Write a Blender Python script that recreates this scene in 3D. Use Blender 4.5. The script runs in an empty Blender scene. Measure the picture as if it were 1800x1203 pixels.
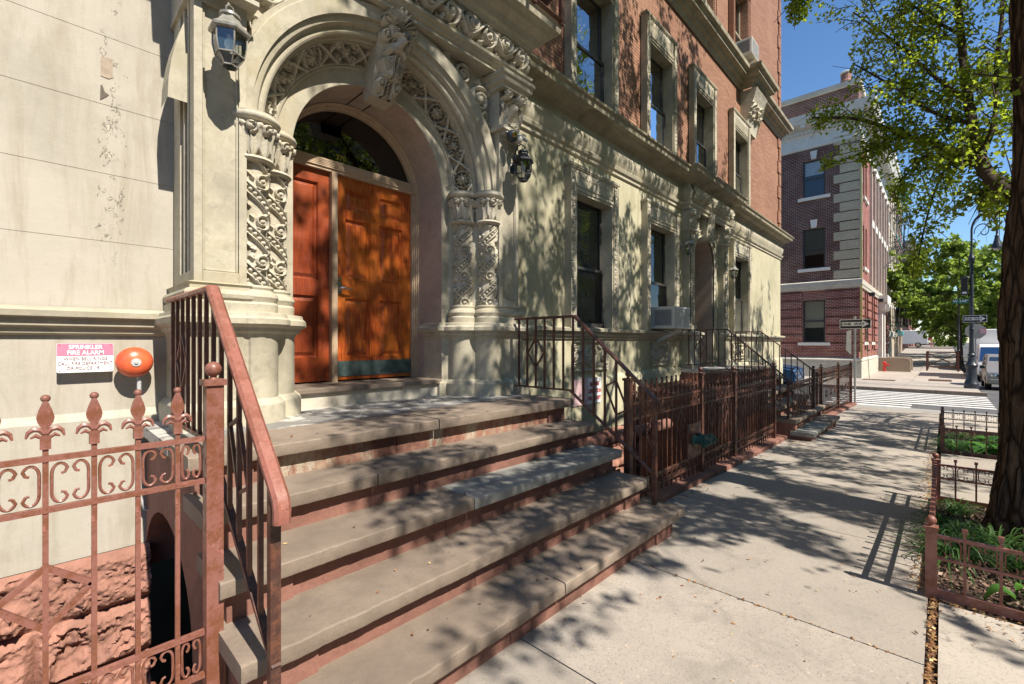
import bpy, bmesh, math, random
import numpy as np
from mathutils import Vector, Matrix
R = math.radians
scene = bpy.context.scene
C = scene.collection
rng = np.random.default_rng(7)
random.seed(7)

# ------------------------------------------------------------ camera, sky, sun, exposure
cam_d = bpy.data.cameras.new("camera"); cam = bpy.data.objects.new("camera", cam_d); C.objects.link(cam)
cam.location = (0, 0, 1.54); cam.rotation_euler = (R(90), 0, R(-46.6))
cam_d.sensor_width = 36; cam_d.lens = 16.0; cam_d.shift_y = 0.0006
cam_d.clip_start = .05; cam_d.clip_end = 3000
scene.camera = cam
world = bpy.data.worlds.new("World"); scene.world = world; world.use_nodes = True
wn = world.node_tree.nodes; wl = world.node_tree.links
sky = wn.new("ShaderNodeTexSky"); sky.sky_type = 'NISHITA'; sky.sun_disc = False
SUN = Vector((.04, 1, -1.17)).normalized()                 # the way the light travels
sky.sun_elevation = math.asin(-SUN.z); sky.sun_rotation = R(182)
sky.air_density = 1.0; sky.dust_density = .1; sky.ozone_density = 4.0; sky.altitude = 0
wn["Background"].inputs[1].default_value = .10
hs = wn.new("ShaderNodeHueSaturation"); hs.inputs["Saturation"].default_value = 1.12
wl.new(sky.outputs[0], hs.inputs["Color"]); wl.new(hs.outputs[0], wn["Background"].inputs[0])
sun_d = bpy.data.lights.new("sun", 'SUN'); sun_d.energy = 5.0; sun_d.angle = R(.5); sun_d.color = (1, .93, .82)
sun = bpy.data.objects.new("sun", sun_d); C.objects.link(sun)
sun.rotation_euler = SUN.to_track_quat('-Z', 'Y').to_euler(); sun.location = (0, -20, 30)
scene.view_settings.view_transform = 'Standard'; scene.view_settings.look = 'None'
scene.view_settings.exposure = .88; scene.view_settings.gamma = 1.0
scene.cycles.max_bounces = 8; scene.cycles.transparent_max_bounces = 12
scene.cycles.use_denoising = True

# ------------------------------------------------------------ materials
class Mat:
    def __init__(s, name, rough=.8, metal=0, spec=.5):
        s.m = bpy.data.materials.new(name); s.m.use_nodes = True
        s.n = s.m.node_tree.nodes; s.l = s.m.node_tree.links; s.b = s.n["Principled BSDF"]
        s.b.inputs["Roughness"].default_value = rough; s.b.inputs["Metallic"].default_value = metal
        s.b.inputs["Specular IOR Level"].default_value = spec
        s.tc = s.n.new("ShaderNodeTexCoord"); s.co = s.tc.outputs["Object"]; s.bumps = None
    def mapping(s, scale=(1, 1, 1), rot=(0, 0, 0), co=None):
        m = s.n.new("ShaderNodeMapping"); m.inputs["Scale"].default_value = scale; m.inputs["Rotation"].default_value = rot
        s.l.new(co or s.co, m.inputs["Vector"]); return m.outputs[0]
    def noise(s, scale, detail=4, rough=.6, co=None, dist=0):
        t = s.n.new("ShaderNodeTexNoise"); t.inputs["Scale"].default_value = scale; t.inputs["Detail"].default_value = detail
        t.inputs["Roughness"].default_value = rough; t.inputs["Distortion"].default_value = dist
        s.l.new(co or s.co, t.inputs["Vector"]); return t.outputs["Fac"]
    def voro(s, scale, feature='F1', out="Distance", co=None, rnd=1):
        t = s.n.new("ShaderNodeTexVoronoi"); t.inputs["Scale"].default_value = scale; t.feature = feature
        t.inputs["Randomness"].default_value = rnd
        s.l.new(co or s.co, t.inputs["Vector"]); return t.outputs[out]
    def ramp(s, fac, stops):
        r = s.n.new("ShaderNodeValToRGB"); e = r.color_ramp.elements
        while len(e) < len(stops): e.new(.5)
        for i, (p, c) in enumerate(stops):
            e[i].position = p; e[i].color = (c, c, c, 1) if not isinstance(c, tuple) else (*c, 1)
        s.l.new(fac, r.inputs[0]); return r.outputs[0]
    def mix(s, fac, a, b, mode='MIX'):
        m = s.n.new("ShaderNodeMix"); m.data_type = 'RGBA'; m.blend_type = mode
        for sock, v in ((m.inputs[0], fac), (m.inputs[6], a), (m.inputs[7], b)):
            if isinstance(v, (int, float)): sock.default_value = v if sock.type == 'VALUE' else (v, v, v, 1)
            elif isinstance(v, tuple): sock.default_value = (*v, 1)
            else: s.l.new(v, sock)
        return m.outputs[2]
    def math(s, op, a, b=0.0):
        m = s.n.new("ShaderNodeMath"); m.operation = op
        for sock, v in ((m.inputs[0], a), (m.inputs[1], b)):
            if isinstance(v, (int, float)): sock.default_value = v
            else: s.l.new(v, sock)
        return m.outputs[0]
    def sep(s, co=None):
        t = s.n.new("ShaderNodeSeparateXYZ"); s.l.new(co or s.co, t.inputs[0]); return t.outputs
    def comb(s, x, y, z):
        t = s.n.new("ShaderNodeCombineXYZ")
        for i, v in enumerate((x, y, z)):
            if isinstance(v, (int, float)): t.inputs[i].default_value = v
            else: s.l.new(v, t.inputs[i])
        return t.outputs[0]
    def col(s, v):
        if isinstance(v, tuple): s.b.inputs["Base Color"].default_value = (*v, 1)
        else: s.l.new(v, s.b.inputs["Base Color"])
        return s
    def rough(s, v): s.l.new(v, s.b.inputs["Roughness"]); return s
    def bump(s, h, strength=.4, dist=.01):
        b = s.n.new("ShaderNodeBump"); b.inputs["Strength"].default_value = strength; b.inputs["Distance"].default_value = dist
        s.l.new(h, b.inputs["Height"])
        if s.bumps: s.l.new(s.bumps, b.inputs["Normal"])
        s.bumps = b.outputs[0]; s.l.new(s.bumps, s.b.inputs["Normal"]); return s

def speckled(name, base, var=.25, scale=3, fine=60, rough=.85, bumps=.3, dirt=None, bd=.004, spec=.3):
    m = Mat(name, rough, spec=spec)
    d = tuple(c*(1-var) for c in base); l = tuple(min(1, c*(1+var*.6)) for c in base)
    c = m.ramp(m.noise(scale, 6, .65), [(.3, d), (.55, base), (.75, l)])
    c = m.mix(m.ramp(m.noise(fine, 3, .7), [(.35, 0.0), (.7, .35)]), c, d)
    c = m.mix(m.ramp(m.noise(scale*4.5, 8, .75, dist=.8), [(.50, 0.0), (.64, .45)]), c, tuple(k*.55 for k in base))
    if dirt: c = m.mix(m.ramp(m.noise(scale*.6, 8, .7, dist=.6), [(.52, 0.0), (.68, .75)]), c, dirt)
    m.col(c); m.bump(m.noise(fine*.7, 6, .7), bumps, bd); m.bump(m.noise(scale*2.2, 3), bumps*.6, bd*2)
    return m.m

M = {}
# painted stucco, olive cream, with worn flakes and rain streaks
def stucco(name, base, flaky):
    m = Mat(name, .8, spec=.25)
    b2 = tuple(c*.82 for c in base); b3 = (base[0]*1.1, base[1]*1.08, base[2]*1.12)
    c = m.ramp(m.noise(1.3, 7, .65), [(.3, b2), (.5, base), (.72, b3)])
    st = m.noise(2.2, 6, .75, m.mapping((3.5, 3.5, .5)), .5)
    c = m.mix(m.ramp(st, [(.46, 0.0), (.72, .55)]), c, (base[0]*.62, base[1]*.57, base[2]*.47))
    c = m.mix(m.ramp(m.noise(.8, 8, .7, m.mapping((1.5, 1.5, .8)), 1.2), [(.55, 0.0), (.62, .4), (.75, .15)]), c, (base[0]*.7, base[1]*.68, base[2]*.6))
    pit = m.ramp(m.voro(38), [(.05, 1.0), (.12, 0.0)])
    c = m.mix(m.math('MULTIPLY', pit, m.ramp(m.noise(9, 2), [(.55, 0.0), (.62, .7)])), c, (.16, .13, .09))
    if flaky:
        x, y, z = m.sep()
        wob = m.math('MULTIPLY', m.math('SUBTRACT', m.noise(3, 3), .5), .25)
        near = m.math('SUBTRACT', 1.0, m.math('MULTIPLY', m.math('ABSOLUTE', m.math('SUBTRACT', m.math('ADD', x, wob), .36-8.0)), 10.0))
        near = m.math('SUBTRACT', near, m.math('MULTIPLY', m.math('LESS_THAN', z, 2.05), 2.0))
        nz = m.noise(26, 6, .7, m.mapping((1, 1, .6)), dist=.9)
        fl = m.ramp(m.math('MULTIPLY_ADD', near, .26) if False else m.math('ADD', nz, m.math('MULTIPLY', m.math('MAXIMUM', near, -.4), .16)), [(.715, 0.0), (.745, 1.0)])
        m.bump(fl, .9, .012)
        rim = m.ramp(m.math('ADD', nz, m.math('MULTIPLY', m.math('MAXIMUM', near, -.4), .16)), [(.715, 0.0), (.725, 1.0), (.74, 0.0)])
        c = m.mix(m.math('MULTIPLY', rim, .4), c, (.22, .18, .13))
        c = m.mix(m.math('MULTIPLY', fl, .25), c, (.62, .54, .42))
    m.col(c)
    m.bump(m.noise(70, 5, .7), .22, .004); m.bump(m.noise(7, 4, .6), .25, .012)
    return m.m
M['stucco'] = stucco('painted stucco', (.43, .40, .28), False)
M['stucco_flaky'] = stucco('flaking stucco', (.405, .372, .31), True)
M['trim'] = speckled('painted stone trim', (.435, .395, .30), .3, 2.5, 45, .75, .3, (.34, .29, .17))
M['carved'] = speckled('carved painted stone', (.475, .435, .345), .25, 5, 70, .8, .35, (.36, .30, .19))
M['trim_worn'] = speckled('weather stained stone trim', (.33, .29, .205), .35, 2.5, 45, .8, .4, (.12, .095, .06))
M['trim_olive'] = speckled('dull olive stone trim', (.33, .29, .205), .3, 3, 45, .75, .3, (.18, .145, .09))
M['reveal'] = speckled('pinkish painted reveal', (.46, .36, .29), .2, 2, 40, .7, .25, (.33, .25, .19))
M['frame_wood'] = speckled('tan painted wood', (.50, .37, .25), .15, 3, 60, .55, .15)
M['tread'] = speckled('bluestone tread', (.25, .197, .153), .42, 1.3, 90, .8, .6, (.11, .085, .07))
M['tread_grey'] = speckled('grey bluestone tread', (.28, .275, .25), .25, 1.6, 90, .75, .25, (.21, .20, .17))
M['brownstone'] = speckled('painted brownstone', (.245, .118, .088), .38, 2.2, 50, .85, .6, (.13, .065, .05), .008)
M['brownstone_rock'] = speckled('rock faced brownstone', (.37, .185, .135), .3, 4, 40, .9, .8, (.22, .115, .085), .015)
m = Mat('spalled riser', .9)
c = m.ramp(m.noise(5, 6, .7, m.mapping((1, 1, .35))), [(.38, (.15, .065, .045)), (.48, (.27, .13, .09)), (.55, (.30, .20, .14)), (.62, (.40, .34, .26)), (.70, (.22, .10, .07))])
m.col(c); m.bump(m.noise(14, 6, .7), .8, .02); M['riser_spalled'] = m.m

def iron(name, base, rust):
    m = Mat(name, .42, spec=.5)
    c = m.mix(m.ramp(m.noise(11, 8, .8), [(.47, 0.0), (.56, 1.0)]), base, rust)
    c = m.mix(m.ramp(m.noise(23, 6, .8, dist=.5), [(.6, 0.0), (.64, .6)]), c, tuple(min(1, v*1.7) for v in base))
    c = m.mix(m.ramp(m.noise(60, 4, .7), [(.6, 0.0), (.72, .8)]), c, tuple(v*.35 for v in rust))
    m.col(c); m.rough(m.ramp(m.noise(16, 5), [(.45, .38), (.65, .75)])); m.bump(m.noise(90, 4), .3, .002)
    return m.m
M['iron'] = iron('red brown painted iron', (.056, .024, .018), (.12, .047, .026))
M['iron_pale'] = iron('pale pink brown iron', (.215, .088, .067), (.16, .058, .03))  # paler mix of the iron paint, on the near fence and tree guard
M['iron_dark'] = iron('dark brown iron', (.085, .035, .026), (.13, .05, .03))
M['rail_cap'] = iron('worn rail cap', (.26, .098, .072), (.20, .072, .045))

def bricks(name, c1, c2, mortar, bw, bh, msz, axis='x', blot=None):
    m = Mat(name, .85, spec=.2)
    x, y, z = m.sep()
    v = m.comb(x if axis == 'x' else y, z, 0.0)
    b = m.n.new("ShaderNodeTexBrick"); m.l.new(v, b.inputs["Vector"]); b.inputs["Scale"].default_value = 1
    b.inputs["Brick Width"].default_value = bw; b.inputs["Row Height"].default_value = bh
    b.inputs["Mortar Size"].default_value = msz; b.inputs["Color1"].default_value = (*c1, 1); b.inputs["Color2"].default_value = (*c2, 1)
    b.inputs["Mortar"].default_value = (*mortar, 1); b.inputs["Mortar Smooth"].default_value = .3; b.inputs["Bias"].default_value = 0
    c = m.mix(m.ramp(m.noise(1.1, 6, .65), [(.35, .55), (.6, 0.0)]), b.outputs["Color"], tuple(k*.7 for k in c1))
    c = m.mix(m.ramp(m.noise(40, 4, .7), [(.4, 0.0), (.75, .35)]), c, tuple(k*.6 for k in c2))
    if blot: c = m.mix(m.ramp(m.noise(.5, 6, .7), [(.5, 0.0), (.7, .5)]), c, blot)
    m.col(c); m.bump(m.math('SUBTRACT', 1.0, b.outputs["Fac"]), .6, .008); m.bump(m.noise(60, 4), .3, .003)
    return m.m
M['brick'] = bricks('salmon roman brick', (.375, .20, .128), (.265, .13, .085), (.14, .082, .06), .30, .058, .009, 'x', (.38, .215, .135))
M['brick_side'] = bricks('salmon roman brick side', (.385, .195, .105), (.29, .135, .075), (.17, .09, .06), .30, .056, .008, 'y')
M['brick_red'] = bricks('red school brick', (.28, .075, .055), (.17, .04, .032), (.46, .34, .29), .22, .085, .013, 'x')
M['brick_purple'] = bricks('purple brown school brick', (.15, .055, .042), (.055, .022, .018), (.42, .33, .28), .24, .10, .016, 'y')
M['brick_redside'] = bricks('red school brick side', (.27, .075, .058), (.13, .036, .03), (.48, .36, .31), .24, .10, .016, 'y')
M['brick_white_y'] = bricks('cream glazed brick', (.66, .55, .37), (.56, .46, .31), (.36, .31, .23), .26, .10, .010, 'y')
M['brick_white_x'] = bricks('cream glazed brick front', (.56, .52, .45), (.48, .44, .38), (.42, .38, .32), .26, .075, .007, 'x')
M['limestone'] = speckled('pale limestone', (.52, .48, .40), .15, 2, 40, .8, .2, (.36, .32, .25))
M['limestone_white'] = speckled('white limestone', (.66, .64, .58), .1, 2, 40, .8, .2)
M['granite'] = speckled('tan granite', (.36, .29, .22), .3, 14, 90, .7, .2)
M['cream_brick'] = bricks('cream tenement brick', (.48, .41, .32), (.40, .33, .25), (.38, .33, .27), .22, .075, .008, 'x')
M['tan_brick'] = bricks('tan tenement brick', (.36, .26, .18), (.30, .20, .14), (.33, .28, .22), .22, .075, .008, 'x')

def concrete(name, base, slabs):
    m = Mat(name, .88, spec=.25)
    c = m.ramp(m.noise(.9, 7, .65), [(.3, tuple(k*.78 for k in base)), (.52, base), (.75, tuple(min(1, k*1.15) for k in base))])
    fine = m.voro(150, out="Color"); fr = m.ramp(fine, [(.12, .0), (.3, 1.0)])
    c = m.mix(m.math('MULTIPLY', m.math('SUBTRACT', 1.0, fr), .55), c, tuple(k*.42 for k in base))
    c = m.mix(m.ramp(m.voro(95, out="Color"), [(.86, 0.0), (.93, .55)]), c, (.55, .42, .32))
    gum = m.ramp(m.voro(1.7), [(.045, 1.0), (.06, 0.0)])
    c = m.mix(m.math('MULTIPLY', gum, .85), c, (.10, .09, .085))
    gum2 = m.ramp(m.voro(3.1, co=m.mapping((1, 1.4, 1))), [(.04, 1.0), (.06, 0.0)])
    c = m.mix(m.math('MULTIPLY', gum2, m.ramp(m.noise(2.3, 2), [(.5, 0.0), (.56, .6)])), c, (.20, .18, .16))
    c = m.mix(m.ramp(m.noise(3.2, 8, .75, dist=1.0), [(.53, 0.0), (.66, .5)]), c, tuple(k*.58 for k in base))
    isl = m.n.new('ShaderNodeNewGeometry').outputs['Random Per Island']
    c = m.mix(m.math('MULTIPLY', isl, .5), c, tuple(k*.66 for k in base))
    wc = m.n.new('ShaderNodeVectorMath'); wc.operation = 'ADD'; nv = m.n.new('ShaderNodeTexNoise'); nv.inputs['Scale'].default_value = 2.2; nv.inputs['Detail'].default_value = 6
    m.l.new(m.co, nv.inputs['Vector']); m.l.new(m.co, wc.inputs[0]); m.l.new(nv.outputs['Color'], wc.inputs[1])
    ck = m.ramp(m.voro(.42, 'DISTANCE_TO_EDGE', co=wc.outputs[0]), [(.0015, 1.0), (.004, 0.0)])
    ck = m.math('MULTIPLY', ck, m.ramp(m.noise(.45, 2), [(.60, 0.0), (.64, .55)])); c = m.mix(ck, c, (.05, .045, .04))
    m.col(c); m.bump(m.noise(160, 3, .7), .35, .003); m.bump(m.noise(3, 5), .2, .01)
    return m.m
M['concrete'] = concrete('sidewalk concrete', (.345, .305, .262), True)
M['concrete_pale'] = concrete('pale sidewalk concrete', (.39, .345, .295), True)
M['concrete_grey'] = concrete('grey patched concrete', (.30, .29, .27), True)
m = Mat('flaking landing', .8)
c = m.mix(m.ramp(m.noise(2.0, 9, .72, dist=1.3), [(.52, 0.0), (.535, 1.0)]), (.19, .18, .165), (.46, .44, .40))
c = m.mix(m.ramp(m.noise(9, 6, .7), [(.4, 0.0), (.8, .5)]), c, (.28, .25, .22)); m.col(c); m.bump(m.noise(40, 5), .3, .004); M['landing'] = m.m
m = Mat('asphalt', .9, spec=.25)
c = m.ramp(m.noise(.7, 7, .7), [(.3, (.075, .075, .078)), (.6, (.105, .104, .105)), (.8, (.135, .13, .125))])
c = m.mix(m.ramp(m.voro(120, out="Color"), [(.75, 0.0), (.95, .4)]), c, (.25, .24, .22)); m.col(c); m.bump(m.noise(120, 4), .5, .005); M['asphalt'] = m.m
m = Mat('worn crosswalk paint', .75)
c = m.mix(m.ramp(m.noise(3.5, 9, .75), [(.36, 1.0), (.46, 0.0)]), (.66, .64, .60), (.16, .155, .15)); m.col(c); M['roadpaint'] = m.m
M['kerb'] = speckled('kerb stone', (.36, .28, .23), .25, 3, 70, .85, .3)
M['soil'] = speckled('dark mulch', (.055, .034, .024), .5, 9, 60, .95, .9, (.11, .065, .045), .03)
m = Mat('mulch chip', .9)
oi = m.n.new("ShaderNodeNewGeometry").outputs["Random Per Island"]
m.col(m.ramp(oi, [(0, (.035, .02, .014)), (.5, (.10, .055, .036)), (.85, (.20, .12, .08)), (1, (.36, .26, .20))])); M['chip'] = m.m
m = Mat('leaf litter', .8)
oi = m.n.new("ShaderNodeNewGeometry").outputs["Random Per Island"]
m.col(m.ramp(oi, [(0, (.06, .03, .015)), (.45, (.20, .085, .03)), (.8, (.36, .18, .06)), (1, (.55, .42, .20))])); M['litter'] = m.m

# varnished wood
def wood(name, a, b, d):
    m = Mat(name, .32, spec=.5)
    g = m.noise(9, 9, .7, m.mapping((14, 14, .5)), dist=.25)
    c = m.ramp(g, [(.28, d), (.45, a), (.62, b), (.8, a)])
    c = m.mix(m.ramp(m.noise(1.7, 5, .6), [(.44, 0.0), (.60, .9)]), c, b)
    x, y, z = m.sep()
    sc = m.ramp(m.noise(30, 6, .7, m.mapping((1, 1, .12))), [(.55, 0.0), (.7, .7)])
    low = m.ramp(m.math('SUBTRACT', z, 1.15), [(.06, 1.0), (.75, 0.0)])
    c = m.mix(m.math('MULTIPLY', sc, low), c, (.10, .04, .018))
    m.col(c); m.rough(m.ramp(m.noise(12, 5), [(.3, .25), (.7, .48)])); m.bump(g, .15, .003)
    m.b.inputs["Coat Weight"].default_value = .25; m.b.inputs["Coat Roughness"].default_value = .10
    return m.m
M['door'] = wood('orange varnished wood', (.29, .038, .009), (.55, .15, .020), (.11, .015, .006))
M['door_red'] = wood('red varnished wood', (.20, .034, .013), (.30, .06, .016), (.09, .016, .008))
m = Mat('tarnished kick plate', .42, .6)
m.col(m.ramp(m.noise(5, 7, .7), [(.35, (.07, .11, .11)), (.55, (.13, .19, .18)), (.75, (.22, .27, .25))])); m.rough(m.ramp(m.noise(9, 5), [(.3, .35), (.7, .65)])); M['kick'] = m.m
def plain(name, col, rough=.5, metal=0, spec=.5, var=.12, scale=20):
    m = Mat(name, rough, metal, spec); d = tuple(k*(1-var) for k in col)
    m.col(m.ramp(m.noise(scale, 4, .6), [(.35, d), (.65, col)])); return m.m
M['nickel'] = plain('worn nickel', (.62, .60, .55), .28, 1)
M['brass'] = plain('brass', (.62, .45, .16), .3, 1)
M['black'] = plain('black enamel', (.02, .021, .024), .4)
M['black_sash'] = plain('dark bronze sash', (.05, .047, .042), .45)
M['sash_tan'] = plain('tan painted sash', (.34, .29, .20), .5)
M['white'] = plain('white paint', (.78, .78, .76), .45)
M['offwhite'] = plain('off white enamel', (.62, .60, .55), .5, var=.2, scale=6)
M['galv'] = speckled('galvanised steel', (.48, .48, .47), .2, 9, 70, .45, .1)
M['dark'] = plain('dark interior', (.012, .012, .012), .9, spec=.1)
M['dark_room'] = plain('dim room wall', (.05, .05, .05), .9, spec=.1)
M['blind'] = plain('grey window blind', (.33, .37, .36), .7)
M['bell'] = Mat('faded red bell paint', .35); m = M['bell']
c = m.ramp(m.noise(6, 6, .65), [(.3, (.50, .05, .02)), (.55, (.68, .12, .045)), (.8, (.74, .20, .075))])
c = m.mix(m.ramp(m.noise(17, 7, .75, dist=1.2), [(.63, 0.0), (.67, .9)]), c, (.14, .04, .02)); m.col(c); M['bell'] = m.m
M['sign_pink'] = plain('faded pink sign', (.80, .20, .30), .45, var=.1)
M['sign_pale'] = plain('bleached pink sign', (.72, .50, .50), .5, var=.25, scale=9)
M['sign_white'] = plain('white sign enamel', (.82, .82, .82), .4, var=.05)
M['ink_red'] = plain('faded red ink', (.22, .11, .13), .6)
M['ink_sign'] = plain('dark red ink', (.42, .06, .06), .6)
M['ink_black'] = plain('black ink', (.015, .015, .015), .6)
M['sign_green'] = plain('street sign green', (.01, .20, .12), .45)
M['alu'] = plain('bare aluminium sign back', (.50, .48, .43), .5, .2)
M['copper_green'] = speckled('green painted brass', (.03, .095, .075), .35, 12, 60, .5, .3, (.30, .22, .10))
M['lamp_iron'] = plain('blue black lamp paint', (.035, .043, .055), .38, var=.4, scale=8)
M['dirt'] = plain('grime', (.12, .10, .08), .9)
M['lantern_metal'] = plain('weathered lantern metal', (.36, .34, .29), .38, .2, var=.5, scale=14)
M['redpaint'] = plain('red standpipe paint', (.5, .03, .02), .4)
M['teal'] = plain('teal painted metal', (.03, .28, .27), .5)
M['terracotta'] = plain('terracotta', (.24, .11, .075), .7)
M['rubber'] = plain('tyre rubber', (.02, .02, .02), .8)
M['car_silver'] = plain('silver car paint', (.30, .27, .24), .3, .4, var=.05)
M['car_white'] = plain('white vehicle paint', (.76, .76, .75), .3, var=.06)
M['car_blue'] = plain('blue car paint', (.025, .07, .15), .25, .2, var=.1)
M['car_glass'] = plain('vehicle glass', (.02, .035, .06), .06, spec=.9)
M['car_glass_blue'] = plain('tinted windscreen', (.02, .06, .17), .06, spec=.9)
M['chrome'] = plain('chrome', (.7, .7, .7), .12, 1)
M['taillight'] = plain('red lens', (.45, .02, .02), .2)
M['orange'] = plain('orange lens', (.7, .2, .03), .2)

def pane_mat(name, tint, alpha=.55, wav=.0):
    m = Mat(name, .03); nt = m.n
    gl = nt.new("ShaderNodeBsdfGlossy"); gl.inputs["Roughness"].default_value = .02; gl.inputs["Color"].default_value = (.95, .97, 1, 1)
    tr = nt.new("ShaderNodeBsdfTransparent"); tr.inputs["Color"].default_value = (*tint, 1)
    fr = nt.new("ShaderNodeFresnel"); fr.inputs["IOR"].default_value = 1.65
    if wav:
        bp = nt.new("ShaderNodeBump"); bp.inputs["Strength"].default_value = wav; bp.inputs["Distance"].default_value = .02
        m.l.new(m.noise(2.4, 2, .5), bp.inputs["Height"]); m.l.new(bp.outputs[0], gl.inputs["Normal"])
    ad = m.math('MAXIMUM', fr.outputs[0], alpha)
    mx = nt.new("ShaderNodeMixShader"); m.l.new(ad, mx.inputs[0]); m.l.new(tr.outputs[0], mx.inputs[1]); m.l.new(gl.outputs[0], mx.inputs[2])
    m.l.new(mx.outputs[0], nt["Material Output"].inputs[0]); return m.m
M['pane'] = pane_mat('window glass', (.8, .84, .84), .08, .25)
M['pane_up'] = pane_mat('wavy old window glass', (.5, .55, .6), .45, .35)
M['pane_lunette'] = pane_mat('dark fanlight glass', (.2, .2, .2), .09, .05)
M['pane_lamp'] = pane_mat('lantern glass', (.75, .78, .76), .12)

def leaf_mat(name, dark, mid, light, tr):
    m = Mat(name, .5, spec=.35); nt = m.n
    oi = nt.new("ShaderNodeNewGeometry").outputs["Random Per Island"]
    c = m.ramp(oi, [(0, dark), (.5, mid), (1, light)])
    c = m.mix(m.ramp(m.noise(.9, 3), [(.4, 0.0), (.65, .6)]), c, light)
    m.col(c)
    t = nt.new("ShaderNodeBsdfTranslucent"); m.l.new(m.mix(.75, c, tr), t.inputs[0])
    mx = nt.new("ShaderNodeMixShader"); mx.inputs[0].default_value = .5
    m.l.new(m.b.outputs[0], mx.inputs[1]); m.l.new(t.outputs[0], mx.inputs[2]); m.l.new(mx.outputs[0], nt["Material Output"].inputs[0])
    return m.m
M['ginkgo'] = leaf_mat('ginkgo leaf', (.05, .10, .012), (.10, .18, .018), (.17, .25, .025), (.58, .72, .06))
M['maple'] = leaf_mat('plane tree leaf', (.06, .11, .022), (.10, .17, .032), (.16, .24, .045), (.42, .56, .09))
M['grassy'] = leaf_mat('strap leaf', (.025, .07, .018), (.05, .12, .03), (.11, .20, .06), (.12, .26, .05))
M['hosta'] = leaf_mat('broad leaf', (.03, .10, .02), (.06, .17, .03), (.10, .25, .045), (.16, .38, .06))
m = Mat('ridged bark', .95, spec=.15)
bz = m.mapping((7, 7, 1.1)); v = m.voro(1.6, 'DISTANCE_TO_EDGE', co=m.mapping((9, 9, 1.5))); nz = m.noise(3.2, 8, .75, bz, .6)
c = m.ramp(nz, [(.35, (.05, .033, .022)), (.52, (.12, .08, .053)), (.7, (.22, .155, .105))])
c = m.mix(m.ramp(v, [(.02, .8), (.12, 0.0)]), c, (.015, .01, .007)); m.col(c)
m.bump(m.ramp(v, [(.0, 0.0), (.2, 1.0)]), 1.0, .03); m.bump(nz, .9, .03); M['bark'] = m.m
M['twig'] = plain('twig bark', (.05, .033, .022), .9)

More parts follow.
